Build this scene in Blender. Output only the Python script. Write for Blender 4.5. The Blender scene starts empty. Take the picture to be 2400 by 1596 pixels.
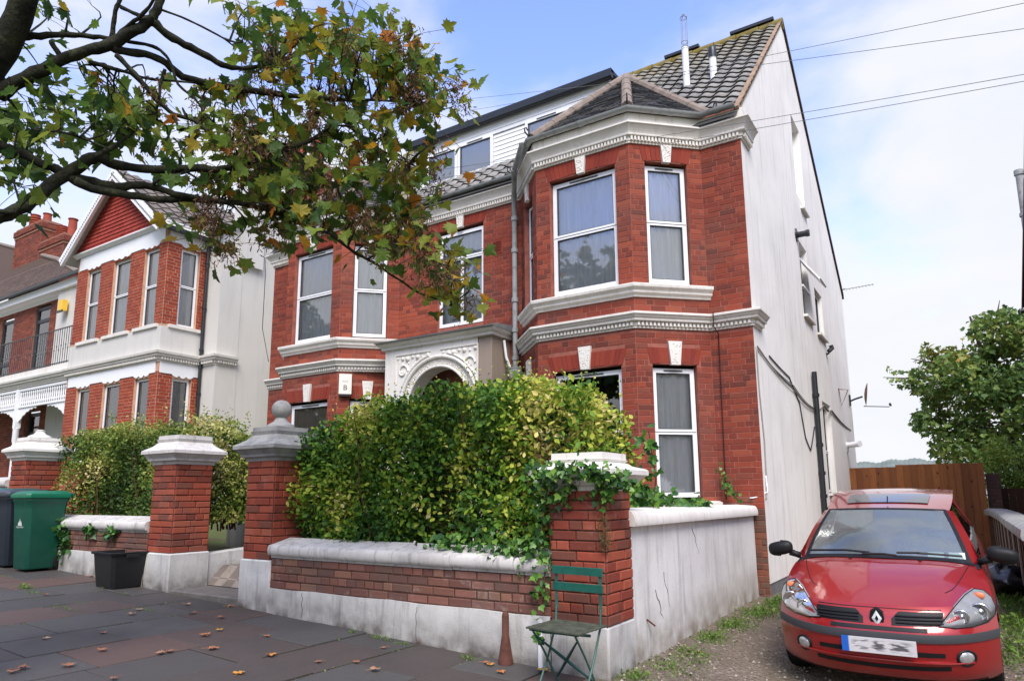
import bpy, math, random
import numpy as np
from mathutils import Matrix, Vector
R = math.radians
scene = bpy.context.scene
COL = scene.collection
rng = random.Random(7)
npr = np.random.default_rng(11)

# ------------------------------------------------------------------ camera
CAM_H, CAM_F = 1.27, 1607.7                       # eye height (m), focal length in photo pixels (2400 wide)
CAM_C = (1197.6, 890.7)
YAW, PITCH, ROLL = R(-32.954), R(9.542), R(-0.343)
_f = Vector((math.sin(YAW)*math.cos(PITCH), math.cos(YAW)*math.cos(PITCH), math.sin(PITCH)))
_r0 = Vector((math.cos(YAW), -math.sin(YAW), 0)); _u0 = _r0.cross(_f)
_r = _r0*math.cos(ROLL) + _u0*math.sin(ROLL); _u = -_r0*math.sin(ROLL) + _u0*math.cos(ROLL)
cam_data = bpy.data.cameras.new('camera'); cam = bpy.data.objects.new('camera', cam_data); COL.objects.link(cam)
cam.matrix_world = Matrix(((_r.x, _u.x, -_f.x, 0), (_r.y, _u.y, -_f.y, 0), (_r.z, _u.z, -_f.z, CAM_H), (0, 0, 0, 1)))
cam_data.sensor_fit = 'HORIZONTAL'; cam_data.sensor_width = 36
cam_data.lens = CAM_F/2400*36
cam_data.shift_x = (1200-CAM_C[0])/2400; cam_data.shift_y = (CAM_C[1]-798)/2400
cam_data.clip_start = 0.05; cam_data.clip_end = 3000
scene.camera = cam
scene.render.resolution_x, scene.render.resolution_y = 1024, 680
EYE = np.array([0, 0, CAM_H]); CM = np.array([[*_r], [-_u.x, -_u.y, -_u.z], [*_f]])
def pxp(p):                                        # world point -> photo pixel, depth
    v = CM @ (np.array(p, float)-EYE); return CAM_C[0]+CAM_F*v[0]/v[2], CAM_C[1]+CAM_F*v[1]/v[2], v[2]
def at(x, y, d):                                   # photo pixel + optical depth in metres -> world point
    return EYE + CM.T @ (np.array([(x-CAM_C[0])/CAM_F, (y-CAM_C[1])/CAM_F, 1.0])*d)

# ------------------------------------------------------------------ world: blue sky with broken white cloud
SUN_EL, SUN_AZ = R(50), R(142)                     # azimuth: direction the light comes from, measured from +Y towards +X
world = bpy.data.worlds.new('World'); scene.world = world; world.use_nodes = True
wn, wl = world.node_tree.nodes, world.node_tree.links; wn.clear()
def W(t, **k):
    n = wn.new(t)
    for a, b in k.items(): setattr(n, a, b)
    return n
sky = W('ShaderNodeTexSky', sky_type='NISHITA', sun_disc=False, sun_elevation=SUN_EL, sun_rotation=SUN_AZ, air_density=1.0, dust_density=0.4, ozone_density=2.2)
tc = W('ShaderNodeTexCoord'); sep = W('ShaderNodeSeparateXYZ'); wl.new(tc.outputs['Generated'], sep.inputs[0])
mp = W('ShaderNodeMapping'); wl.new(tc.outputs['Generated'], mp.inputs[0]); mp.inputs['Scale'].default_value = (1.0, 1.0, 2.2); mp.inputs['Location'].default_value = (0.31, 0.12, 0.05)
nz = W('ShaderNodeTexNoise'); nz.inputs['Scale'].default_value = 2.6; nz.inputs['Detail'].default_value = 7; nz.inputs['Roughness'].default_value = 0.52; nz.inputs['Distortion'].default_value = 0.25
wl.new(mp.outputs[0], nz.inputs[0])
hz = W('ShaderNodeMapRange'); wl.new(sep.outputs[2], hz.inputs[0]); hz.inputs[1].default_value = 0.0; hz.inputs[2].default_value = 0.60; hz.inputs[3].default_value = 0.50; hz.inputs[4].default_value = 0.07
ad = W('ShaderNodeMath', operation='ADD'); wl.new(nz.outputs[0], ad.inputs[0]); wl.new(hz.outputs[0], ad.inputs[1])
rp = W('ShaderNodeMapRange', interpolation_type='SMOOTHSTEP'); wl.new(ad.outputs[0], rp.inputs[0]); rp.inputs[1].default_value = 0.47; rp.inputs[2].default_value = 0.76
tint = W('ShaderNodeMix', data_type='RGBA', blend_type='MULTIPLY'); tint.inputs[0].default_value = 1; wl.new(sky.outputs[0], tint.inputs[6]); tint.inputs[7].default_value = (3.9, 3.6, 4.6, 1)
nz2 = W('ShaderNodeTexNoise'); nz2.inputs['Scale'].default_value = 7; nz2.inputs['Detail'].default_value = 5; wl.new(mp.outputs[0], nz2.inputs[0])
shade = W('ShaderNodeMix', data_type='RGBA'); wl.new(nz2.outputs[0], shade.inputs[0]); shade.inputs[6].default_value = (8.5, 8.9, 9.8, 1); shade.inputs[7].default_value = (10.1, 10.1, 10.3, 1)
mx = W('ShaderNodeMix', data_type='RGBA'); wl.new(rp.outputs[0], mx.inputs[0]); wl.new(tint.outputs[2], mx.inputs[6]); wl.new(shade.outputs[2], mx.inputs[7])
bg = W('ShaderNodeBackground'); wl.new(mx.outputs[2], bg.inputs[0]); bg.inputs[1].default_value = 0.062
wo = W('ShaderNodeOutputWorld'); wl.new(bg.outputs[0], wo.inputs[0])

# ------------------------------------------------------------------ sun behind thin cloud: very soft
sd = bpy.data.lights.new('sun', 'SUN'); sd.energy = 2.7; sd.angle = R(30); sd.color = (1.0, 0.93, 0.83)
so = bpy.data.objects.new('sun', sd); COL.objects.link(so)
_sv = Vector((math.sin(SUN_AZ)*math.cos(SUN_EL), math.cos(SUN_AZ)*math.cos(SUN_EL), math.sin(SUN_EL)))
so.rotation_euler = _sv.to_track_quat('Z', 'Y').to_euler(); so.location = (6, -8, 20)
vs = scene.view_settings; vs.view_transform = 'Standard'; vs.look = 'None'; vs.exposure = 0.68; vs.gamma = 1; vs.use_curve_mapping = False

# ------------------------------------------------------------------ materials
def lin(r, g, b): return tuple(((c/255)/12.92 if c/255 <= .04045 else ((c/255+.055)/1.055)**2.4) for c in (r, g, b))
class Mat:
    def __init__(s, name, rough=.8, spec=.3, metal=0, coat=0):
        s.m = bpy.data.materials.new(name); s.m.use_nodes = True; s.t = s.m.node_tree; s.n = s.t.nodes; s.l = s.t.links
        s.b = s.n['Principled BSDF']; s.b.inputs['Roughness'].default_value = rough; s.b.inputs['Specular IOR Level'].default_value = spec; s.b.inputs['Metallic'].default_value = metal; s.b.inputs['Coat Weight'].default_value = coat
        s.pos = None
    def N(s, t, **k):
        n = s.n.new(t)
        for a, b in k.items(): setattr(n, a, b)
        return n
    def P(s, scale=(1, 1, 1)):
        g = s.N('ShaderNodeNewGeometry'); m = s.N('ShaderNodeMapping'); s.l.new(g.outputs['Position'], m.inputs[0]); m.inputs['Scale'].default_value = scale; return m.outputs[0]
    def noise(s, sc, det=4, rough=.55, scale=(1, 1, 1), dist=0, obj=False):
        n = s.N('ShaderNodeTexNoise'); n.inputs['Scale'].default_value = sc; n.inputs['Detail'].default_value = det; n.inputs['Roughness'].default_value = rough; n.inputs['Distortion'].default_value = dist
        s.l.new(s.P(scale), n.inputs[0]); return n.outputs[0]
    def ramp(s, fac, stops, interp='LINEAR'):
        r = s.N('ShaderNodeValToRGB'); r.color_ramp.interpolation = interp; e = r.color_ramp.elements
        while len(e) < len(stops): e.new(.5)
        for el, (p, c) in zip(e, stops): el.position = p; el.color = (*c, 1) if len(c) == 3 else c
        s.l.new(fac, r.inputs[0]); return r.outputs[0]
    def mix(s, fac, a, b, mode='MIX'):
        m = s.N('ShaderNodeMix', data_type='RGBA', blend_type=mode)
        for k, v in ((0, fac), (6, a), (7, b)):
            if hasattr(v, 'is_linked') or hasattr(v, 'links'): s.l.new(v, m.inputs[k])
            elif k == 0: m.inputs[0].default_value = v
            else: m.inputs[k].default_value = (*v, 1)
        return m.outputs[2]
    def rng(s, v, a, b, c=0, d=1):
        m = s.N('ShaderNodeMapRange'); s.l.new(v, m.inputs[0])
        for i, x in enumerate((a, b, c, d)): m.inputs[i+1].default_value = x
        return m.outputs[0]
    def math(s, op, a, b):
        m = s.N('ShaderNodeMath', operation=op)
        for i, v in enumerate((a, b)):
            if hasattr(v, 'links'): s.l.new(v, m.inputs[i])
            else: m.inputs[i].default_value = v
        return m.outputs[0]
    def attr(s, name='rnd'):
        a = s.N('ShaderNodeAttribute', attribute_name=name); return a.outputs['Fac']
    def sepz(s, axis=2):
        g = s.N('ShaderNodeNewGeometry'); x = s.N('ShaderNodeSeparateXYZ'); s.l.new(g.outputs['Position'], x.inputs[0]); return x.outputs[axis]
    def col(s, c):
        if hasattr(c, 'links'): s.l.new(c, s.b.inputs['Base Color'])
        else: s.b.inputs['Base Color'].default_value = (*c, 1)
        return s
    def rou(s, v): s.l.new(v, s.b.inputs['Roughness']); return s
    def bump(s, h, st=.3, d=.01):
        b = s.N('ShaderNodeBump'); b.inputs['Strength'].default_value = st; b.inputs['Distance'].default_value = d; s.l.new(h, b.inputs['Height']); s.l.new(b.outputs[0], s.b.inputs['Normal']); return s
    def two_sided_leaf(s, w=.35):
        # thin leaf: part of the light passes through
        tr = s.N('ShaderNodeBsdfTranslucent'); ms = s.N('ShaderNodeMixShader'); ms.inputs[0].default_value = w
        for l in s.b.inputs['Base Color'].links: s.l.new(l.from_socket, tr.inputs[0])
        s.l.new(s.b.outputs[0], ms.inputs[1]); s.l.new(tr.outputs[0], ms.inputs[2]); s.l.new(ms.outputs[0], s.n['Material Output'].inputs[0]); return s
def plain(name, c, rough=.6, spec=.4, var=.12, sc=6, metal=0, coat=0, bump=0):
    m = Mat(name, rough, spec, metal, coat); n = m.noise(sc, 5, .6); d = tuple(x*(1-var) for x in c); e = tuple(min(1, x*(1+var)) for x in c)
    m.col(m.ramp(n, [(.3, d), (.7, e)]))
    if bump: m.bump(m.noise(sc*12, 3), bump, .004)
    return m.m
def brick_mat(name, cols, stain=.35, soot=(0.10, 0.085, 0.075), sc=1.2, orange=None, eff=0):
    m = Mat(name, .82, .25); r = m.attr('rnd'); n = len(cols)
    c = m.ramp(r, [(i/(n-1), lin(*x)) for i, x in enumerate(cols)])
    fine = m.noise(38, 4, .65); c = m.mix(m.rng(fine, .3, .75, 0, .45), c, m.mix(.5, c, (.5, .5, .5), 'MULTIPLY'))
    if orange: c = m.mix(m.math('MULTIPLY', m.rng(m.noise(.9, 3, .5), .5, .68, 0, .75), m.rng(m.attr('rnd'), .15, .8, .25, 1)), c, lin(*orange))
    if eff: c = m.mix(m.rng(m.noise(3.4, 6, .75), .58, .74, 0, eff), c, lin(186, 172, 164))
    big = m.noise(sc, 5, .6, (1, 1, .6)); c = m.mix(m.rng(big, .48, .74, 0, stain), c, soot)
    m.col(c); m.bump(fine, .5, .006); return m.m
def paint_white(name, c=(214, 212, 208), dirt=(120, 118, 112), amt=.5, streak=True, sc=2.0, low=None, bump=.25):
    m = Mat(name, .75, .25); base = lin(*c); n1 = m.noise(sc, 6, .62); col = m.mix(m.rng(n1, .42, .78, 0, amt*.55), base, lin(*dirt))
    if streak:
        n2 = m.noise(sc*3.2, 5, .65, (1.6, 1.6, .16)); col = m.mix(m.rng(n2, .52, .78, 0, amt), col, lin(*dirt))
    n3 = m.noise(34, 3, .6); col = m.mix(m.rng(n3, .62, .72, 0, amt*.5), col, lin(*dirt))
    if low:                                        # splash-back mud above the ground
        z = m.math('ADD', m.sepz(), m.math('MULTIPLY', m.math('MINIMUM', m.math('ADD', m.sepz(0), 2.2), 0.0), .042)); f = m.math('MULTIPLY', m.rng(z, low[0], low[1], 1, 0), m.rng(m.noise(5, 5), .3, .65, .25, 1)); col = m.mix(f, col, lin(*low[2]))
    m.col(col); m.bump(m.noise(55, 4, .6), bump, .006); return m.m
M = {}
M['brick_house'] = brick_mat('brick_house', [(102, 55, 46), (115, 56, 45), (127, 60, 46), (133, 61, 46), (140, 65, 48), (146, 69, 50), (131, 60, 46), (119, 56, 45), (156, 79, 57), (106, 61, 52)], .38, orange=(166, 82, 57))
M['brick_arch'] = brick_mat('brick_arch', [(126, 50, 39), (138, 56, 42), (146, 62, 45), (130, 52, 40)], .15)
M['mortar_house'] = plain('mortar_house', lin(148, 92, 80), .9, .1, .25, 9)
M['brick_pier'] = brick_mat('brick_pier', [(108, 56, 46), (138, 66, 50), (152, 75, 56), (162, 84, 62), (148, 70, 53), (128, 62, 49), (168, 94, 71), (88, 57, 50)], .42, sc=2.0, eff=.22)
M['brick_low'] = brick_mat('brick_low', [(120, 80, 70), (108, 74, 66), (130, 88, 76), (140, 96, 84), (94, 72, 66), (146, 106, 86), (114, 76, 66)], .65, sc=2.2, eff=.6)
M['mortar_dark'] = plain('mortar_dark', lin(84, 62, 54), .95, .1, .3, 14)
M['brick_orange'] = brick_mat('brick_orange', [(150, 66, 46), (166, 74, 50), (140, 62, 46), (158, 72, 54)], .12)
M['mortar_light'] = plain('mortar_light', lin(196, 158, 132), .9, .1, .15, 10)
M['brick_old'] = brick_mat('brick_old', [(140, 70, 54), (116, 60, 50), (158, 86, 66), (96, 56, 50), (150, 78, 60)], .3)
M['mortar_old'] = plain('mortar_old', lin(150, 108, 92), .9, .1, .2, 10)
M['trim'] = paint_white('trim_white', (226, 223, 216), (150, 140, 122), .42, True, 2.6, bump=.12)
M['trim_dirty'] = paint_white('trim_weathered', (206, 203, 198), (96, 94, 90), .75, True, 3.0)
M['cap_grey'] = paint_white('cap_lichened_grey', (158, 158, 155), (70, 72, 70), 1.25, False, 5.0, bump=.5)
M['render_side'] = paint_white('render_side_white', (240, 238, 233), (146, 143, 136), .42, True, 1.1, bump=.2)
M['render_plinth'] = paint_white('render_plinth', (208, 207, 203), (96, 96, 93), .72, True, 2.4, (0.0, .30, (88, 82, 76)), .4)
M['render_wall'] = paint_white('render_garden_wall', (222, 221, 217), (116, 114, 108), .52, True, 2.2, (-.05, .42, (118, 104, 86)), .4)
M['render_neigh'] = paint_white('render_neighbour', (206, 204, 198), (170, 168, 162), .35, True, 1.2, bump=.1)
M['upvc'] = plain('upvc_white', lin(236, 238, 240), .3, .5, .02, 3)
M['rubber'] = plain('gasket_dark', lin(60, 66, 70), .6, .3, .1)
M['lead'] = plain('lead_grey', lin(112, 114, 116), .6, .4, .2, 5)
M['gutter'] = Mat('gutter_grey', .55, .4).m
_g = Mat('gutter_grey_pvc', .5, .4); _g.col(_g.mix(_g.rng(_g.noise(9, 5), .5, .7, 0, .7), lin(150, 154, 154), lin(92, 94, 90))); M['gutter'] = _g.m
M['gutter_black'] = plain('gutter_black', lin(34, 38, 42), .4, .5, .2, 6)
M['porch_grey'] = paint_white('porch_brown_render', (150, 136, 124), (120, 108, 98), .5, True, 1.6)
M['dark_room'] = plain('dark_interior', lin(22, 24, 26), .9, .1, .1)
M['wood_dark'] = plain('door_dark', lin(58, 44, 38), .5, .4, .2)
def curtain_mat():
    m = Mat('net_curtain', .95, .05); n = m.noise(3, 4, .6, (9, 9, .5)); m.col(m.ramp(n, [(.3, lin(222, 224, 222)), (.7, lin(246, 247, 246))])); return m.m
M['curtain'] = curtain_mat()
M['curtain_grey'] = plain('curtain_grey', lin(122, 124, 126), .95, .05, .25, 8)
def glass_mat(name, tint, refl):
    m = Mat(name, .03, .5); tr = m.N('ShaderNodeBsdfTransparent'); tr.inputs[0].default_value = (*tint, 1); gl = m.N('ShaderNodeBsdfGlossy'); gl.inputs['Roughness'].default_value = .015
    wv = m.noise(1.1, 2); b = m.N('ShaderNodeBump'); b.inputs['Strength'].default_value = .06; b.inputs['Distance'].default_value = .05; m.l.new(wv, b.inputs['Height']); m.l.new(b.outputs[0], gl.inputs['Normal'])
    lw = m.N('ShaderNodeFresnel'); lw.inputs[0].default_value = 1.55; f = m.math('ADD', m.math('MULTIPLY', lw.outputs[0], 1.0), refl); ms = m.N('ShaderNodeMixShader'); m.l.new(f, ms.inputs[0]); m.l.new(tr.outputs[0], ms.inputs[1]); m.l.new(gl.outputs[0], ms.inputs[2]); m.l.new(ms.outputs[0], m.n['Material Output'].inputs[0]); return m.m
M['glass'] = glass_mat('window_glass', (.98, .99, 1.0), .17)
def misted(name, tint):                             # windscreen with dew: thin pale film, wiped clear in places
    m = Mat(name, .03, .5); tr = m.N('ShaderNodeBsdfTransparent'); tr.inputs[0].default_value = (*tint, 1); df = m.N('ShaderNodeBsdfDiffuse'); df.inputs[0].default_value = (*lin(186, 200, 200), 1); gl = m.N('ShaderNodeBsdfGlossy'); gl.inputs['Roughness'].default_value = .08
    a = m.N('ShaderNodeMixShader'); st = m.noise(60, 4, .7, (1, 1, .35)); bl = m.noise(.9, 1, .3); m.l.new(m.math('MULTIPLY', m.rng(st, .3, .7, .72, 1), m.rng(bl, .40, .46, .06, .26)), a.inputs[0]); m.l.new(tr.outputs[0], a.inputs[1]); m.l.new(df.outputs[0], a.inputs[2])
    b = m.N('ShaderNodeMixShader'); b.inputs[0].default_value = .20; m.l.new(a.outputs[0], b.inputs[1]); m.l.new(gl.outputs[0], b.inputs[2]); m.l.new(b.outputs[0], m.n['Material Output'].inputs[0]); return m.m
M['screen_car'] = misted('windscreen_misted', (.62, .74, .70)); M['glass_car'] = glass_mat('car_side_glass', (.3, .36, .35), .25)
# ------------------------------------------------------------------ mesh builder
LOC = {}
def rot2(a): return np.array([[math.cos(a), -math.sin(a)], [math.sin(a), math.cos(a)]])
class MB:
    def __init__(s): s.v = []; s.f = []; s.mi = []; s.r = []
    def add(s, vs, fs, mi=0, rnd=0.5):
        b = len(s.v); s.v.extend([tuple(map(float, p)) for p in vs]); s.f.extend([tuple(b+i for i in f) for f in fs]); s.mi.extend([mi]*len(fs)); s.r.extend([rnd]*len(fs)); return s
    def box(s, x0, x1, y0, y1, z0, z1, mi=0, rnd=.5):
        return s.add([(x0, y0, z0), (x1, y0, z0), (x1, y1, z0), (x0, y1, z0), (x0, y0, z1), (x1, y0, z1), (x1, y1, z1), (x0, y1, z1)], [(3, 2, 1, 0), (4, 5, 6, 7), (0, 1, 5, 4), (1, 2, 6, 5), (2, 3, 7, 6), (3, 0, 4, 7)], mi, rnd)
    def bbox(s, x0, x1, y0, y1, z0, z1, c=.01, mi=0, rnd=.5):          # chamfered vertical edges + top
        a = [(x0+c, y0), (x1-c, y0), (x1, y0+c), (x1, y1-c), (x1-c, y1), (x0+c, y1), (x0, y1-c), (x0, y0+c)]
        b = [(x0+2*c, y0+c), (x1-2*c, y0+c), (x1-c, y0+2*c), (x1-c, y1-2*c), (x1-2*c, y1-c), (x0+2*c, y1-c), (x0+c, y1-2*c), (x0+c, y0+2*c)]
        vs = [(*p, z0) for p in a]+[(*p, z1-c) for p in a]+[(*p, z1) for p in b]; fs = [(i, (i+1) % 8, 8+(i+1) % 8, 8+i) for i in range(8)]+[(8+i, 8+(i+1) % 8, 16+(i+1) % 8, 16+i) for i in range(8)]+[tuple(range(16, 24)), tuple(range(7, -1, -1))]
        return s.add(vs, fs, mi, rnd)
    def tube(s, pts, r, seg=8, mi=0, cap=True, rnd=.5):
        pts = [np.array(p, float) for p in pts]; n = len(pts); rs = r if hasattr(r, '__len__') else [r]*n; vs = []; prev = None
        for i, p in enumerate(pts):
            t = pts[min(i+1, n-1)]-pts[max(i-1, 0)]; t = t/(np.linalg.norm(t)+1e-9)
            if prev is None:
                a = np.array([0, 0, 1.]) if abs(t[2]) < .9 else np.array([1., 0, 0]); u = np.cross(t, a)
            else: u = prev-t*(prev@t)
            u /= np.linalg.norm(u)+1e-9; w = np.cross(t, u); prev = u
            for k in range(seg): an = 2*math.pi*k/seg; vs.append(p+rs[i]*(math.cos(an)*u+math.sin(an)*w))
        fs = [(i*seg+k, i*seg+(k+1) % seg, (i+1)*seg+(k+1) % seg, (i+1)*seg+k) for i in range(n-1) for k in range(seg)]
        if cap: fs += [tuple(range(seg-1, -1, -1)), tuple((n-1)*seg+k for k in range(seg))]
        return s.add(vs, fs, mi, rnd)
    def lathe(s, c, prof, seg=20, mi=0, axis='z', sx=1, sy=1):
        vs = []
        for rr, h in prof:
            for k in range(seg):
                a = 2*math.pi*k/seg; x, y = rr*math.cos(a)*sx, rr*math.sin(a)*sy
                vs.append((c[0]+x, c[1]+y, c[2]+h) if axis == 'z' else ((c[0]+x, c[1]+h, c[2]+y) if axis == 'y' else (c[0]+h, c[1]+x, c[2]+y)))
        n = len(prof); fs = [(i*seg+k, i*seg+(k+1) % seg, (i+1)*seg+(k+1) % seg, (i+1)*seg+k) for i in range(n-1) for k in range(seg)]
        fs += [tuple(range(seg-1, -1, -1)), tuple((n-1)*seg+k for k in range(seg))]; return s.add(vs, fs, mi)
    def sq(s, c, prof, mi=0, ax=1, ay=1):                              # square "lathe": (half width, z)
        vs = [(c[0]+sx*h*ax, c[1]+sy*h*ay, c[2]+z) for h, z in prof for sx, sy in ((-1, -1), (1, -1), (1, 1), (-1, 1))]; n = len(prof)
        fs = [(i*4+k, i*4+(k+1) % 4, (i+1)*4+(k+1) % 4, (i+1)*4+k) for i in range(n-1) for k in range(4)]+[(3, 2, 1, 0), tuple((n-1)*4+k for k in range(4))]; return s.add(vs, fs, mi)
    def prism(s, poly, axis, a, b, mi=0, rnd=.5):                      # poly of 2D points extruded along axis from a to b
        def p3(p, t): return (t, p[0], p[1]) if axis == 'x' else ((p[0], t, p[1]) if axis == 'y' else (p[0], p[1], t))
        n = len(poly); vs = [p3(p, a) for p in poly]+[p3(p, b) for p in poly]; return s.add(vs, [tuple(range(n-1, -1, -1)), tuple(range(n, 2*n))]+[(i, (i+1) % n, n+(i+1) % n, n+i) for i in range(n)], mi, rnd)
    def sweep(s, path, prof, mi=0, closed=False, cap=True):            # horizontal path (x,y) mitred; prof: (offset outward to the right of travel, z)
        n = len(path); P = [np.array(p[:2], float) for p in path]; vs = []
        for i in range(n):
            d0 = P[i]-P[i-1] if i > 0 or closed else P[1]-P[0]; d1 = P[(i+1) % n]-P[i] if i < n-1 or closed else P[-1]-P[-2]
            d0 = d0/np.linalg.norm(d0); d1 = d1/np.linalg.norm(d1); n0 = np.array([d0[1], -d0[0]]); n1 = np.array([d1[1], -d1[0]]); m = n0+n1; m = m/(m@n0) if abs(m@n0) > 1e-6 else n0
            for o, z in prof: vs.append((*(P[i]+m*o), z))
        k = len(prof); fs = []
        for i in range(n if closed else n-1):
            for j in range(k): fs.append((i*k+j, ((i+1) % n)*k+j, ((i+1) % n)*k+(j+1) % k, i*k+(j+1) % k))
        if cap and not closed: fs += [tuple(range(k)), tuple((n-1)*k+j for j in range(k-1, -1, -1))]
        return s.add(vs, fs, mi)
    def grid(s, fn, nu, nv, mi=0, flip=False, rnd=.5):
        vs = [fn(i/nu, j/nv) for j in range(nv+1) for i in range(nu+1)]; w = nu+1
        fs = [(j*w+i, j*w+i+1, (j+1)*w+i+1, (j+1)*w+i) if not flip else (j*w+i, (j+1)*w+i, (j+1)*w+i+1, j*w+i+1) for j in range(nv) for i in range(nu)]; return s.add(vs, fs, mi, rnd)
    def xf(s, mat):                                                    # transform everything so far
        s.v = [tuple(mat @ Vector(p)) for p in s.v]; return s
    def build(s, name, mats, parent=None, smooth=False, loc=None, kind=None):
        mats = mats if isinstance(mats, (list, tuple)) else [mats]
        off = np.array(LOC.get(parent.name, (0, 0, 0))) if parent is not None else np.array(loc if loc is not None else (0, 0, 0)); me = bpy.data.meshes.new(name)
        me.from_pydata([tuple(np.array(p)-off) for p in s.v], [], s.f)
        for m in mats: me.materials.append(m)
        if len(mats) > 1: me.polygons.foreach_set('material_index', s.mi)
        a = me.attributes.new('rnd', 'FLOAT', 'FACE'); a.data.foreach_set('value', s.r)
        if smooth is True: me.polygons.foreach_set('use_smooth', [True]*len(s.f))
        me.update(); o = bpy.data.objects.new(name, me); COL.objects.link(o)
        if parent is not None: o.parent = parent
        elif loc is not None: o.location = loc
        LOC[o.name] = tuple(off)
        if smooth == 'auto': autosmooth(o)
        if kind: o['kind'] = kind
        return o
def autosmooth(o, ang=35):
    me = o.data; me.polygons.foreach_set('use_smooth', [True]*len(me.polygons))
    import bmesh as _b
    bm = _b.new(); bm.from_mesh(me)
    for e in bm.edges:
        if len(e.link_faces) == 2 and e.calc_face_angle(0) > math.radians(ang): e.smooth = False
    bm.to_mesh(me); bm.free()
def thing(name, label, cat, loc, group=None):
    o = bpy.data.objects.new(name, None); o.empty_display_size = .2; COL.objects.link(o); o.location = loc; LOC[o.name] = tuple(loc); o['label'] = label; o['category'] = cat
    if group: o['group'] = group
    return o
def tag(o, label, cat, group=None):
    o['label'] = label; o['category'] = cat
    if group: o['group'] = group
    return o
def struct(o): o['kind'] = 'structure'; return o

# ------------------------------------------------------------------ bricks
_BC = {}
def brick_mesh(L, h, dep, var, mat, ch=.005):
    key = (round(L, 3), round(h, 3), var, mat.name)
    if key in _BC: return _BC[key]
    m = MB(); brick_into(m, np.zeros(3), np.array([1., 0]), L, h, dep, ch, (var+.5)/12); me = bpy.data.meshes.new('brick'); me.from_pydata(m.v, [], m.f); me.materials.append(mat)
    a = me.attributes.new('rnd', 'FLOAT', 'FACE'); a.data.foreach_set('value', m.r); me.update(); _BC[key] = me; return me
def brick_into(m, c, U, L, h, dep, ch, rnd):
    # brick centred at c (on the wall face); U along the wall, outward normal N = (Uy,-Ux); stands dep proud, 12 mm buried
    N = np.array([U[1], -U[0]]); hl, hh = L/2, h/2
    def p(u, n, z): return (c[0]+U[0]*u+N[0]*n, c[1]+U[1]*u+N[1]*n, c[2]+z)
    vs = [p(-hl, -.012, -hh), p(hl, -.012, -hh), p(hl, -.012, hh), p(-hl, -.012, hh), p(-hl, dep-ch, -hh), p(hl, dep-ch, -hh), p(hl, dep-ch, hh), p(-hl, dep-ch, hh), p(-hl+ch, dep, -hh+ch), p(hl-ch, dep, -hh+ch), p(hl-ch, dep, hh-ch), p(-hl+ch, dep, hh-ch)]
    m.add(vs, [(0, 1, 5, 4), (1, 2, 6, 5), (2, 3, 7, 6), (3, 0, 4, 7), (4, 5, 9, 8), (5, 6, 10, 9), (6, 7, 11, 10), (7, 4, 8, 11), (8, 9, 10, 11)], 0, rnd)
def courses(length, z0, z1, holes, course=.075, gap=.009, seq=(.225, .1125), jit=.006, seed=0):
    """returns bricks (u0,u1,z0,z1) filling a wall strip, leaving rectangular openings free"""
    r = random.Random(seed); out = []; nrow = max(1, round((z1-z0)/course)); ch = (z1-z0)/nrow
    for k in range(nrow):
        a, b = z0+k*ch, z0+(k+1)*ch; spans = [(0, length)]
        for (u0, u1, h0, h1) in holes:
            if h0 < b-.02 and h1 > a+.02:
                ns = []
                for s0, s1 in spans:
                    if u0 > s0: ns.append((s0, min(s1, u0)))
                    if u1 < s1: ns.append((max(s0, u1), s1))
                spans = [q for q in ns if q[1]-q[0] > .025]
        for s0, s1 in spans:
            u = s0-(seq[1] if k % 2 else 0)*.5-r.choice((0, 0, .1125)); i = r.randrange(2)
            while u < s1:
                L = (seq[0] if (k % 2 == 0 or r.random() < .75) else seq[1])
                if k % 2 and r.random() < .35: L = seq[1]
                e = u+L; c0, c1 = max(u, s0), min(e, s1)
                if s1-c1 < .045: c1 = s1
                if c1-c0 > .03: out.append((c0+gap/2, c1-gap/2, a+gap/2, b-gap/2))
                u = e if c1 < s1 else s1+1
    return out
class BrickJob:                                     # bricks of one thing: 300 largest single, rest joined per wall
    def __init__(s): s.items = []
    def wall(s, parent, P0, U, bricks, mat, dep=.006, rough=.0025, zbias=None, seed=1, ch=.005, weight=1.0):
        r = random.Random(seed); U = np.array(U, float); U = U/np.linalg.norm(U); P0 = np.array(P0, float)
        for (u0, u1, a, b) in bricks:
            c = np.array([P0[0]+U[0]*(u0+u1)/2, P0[1]+U[1]*(u0+u1)/2, P0[2]+(a+b)/2]); rv = r.random()
            if zbias: rv = min(.999, max(0, zbias(c, rv)))
            x0, y0, d = pxp(c); area = (u1-u0)*(b-a)/max(d, .1)**2*weight
            N = np.array([U[1], -U[0]]); vw = np.array([-c[0], -c[1]]); vw /= np.linalg.norm(vw); area *= max(0, N@vw)
            if not (-20 < x0 < 2420 and -20 < y0 < 1620): area *= .01
            s.items.append((area, parent, c, U, u1-u0, b-a, max(.001, dep+r.uniform(-rough, rough)), ch, int(rv*12), mat, r.uniform(-.006, .006)))
    def emit(s, limit=300, name='brick'):
        s.items.sort(key=lambda t: -t[0]); rest = {}
        for i, (ar, par, c, U, L, h, dep, ch, var, mat, tw) in enumerate(s.items):
            if i < limit and ar > 0:
                o = bpy.data.objects.new(name, brick_mesh(L, h, round(dep*2000)/2000, var, mat, ch)); COL.objects.link(o); o.parent = par; po = np.array(LOC[par.name]); o.location = tuple(c-po); o.rotation_euler = (0, tw if L < .3 else 0, math.atan2(U[1], U[0])); LOC[o.name] = tuple(c)
            else:
                m = rest.setdefault((par.name, mat.name), (MB(), par, mat)); brick_into(m[0], c, U, L, h, dep, ch, (var+.5)/12)
        for m, par, mat in rest.values(): m.build('bricks' if name == 'brick' else name+'s', mat, par, kind='stuff')
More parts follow.
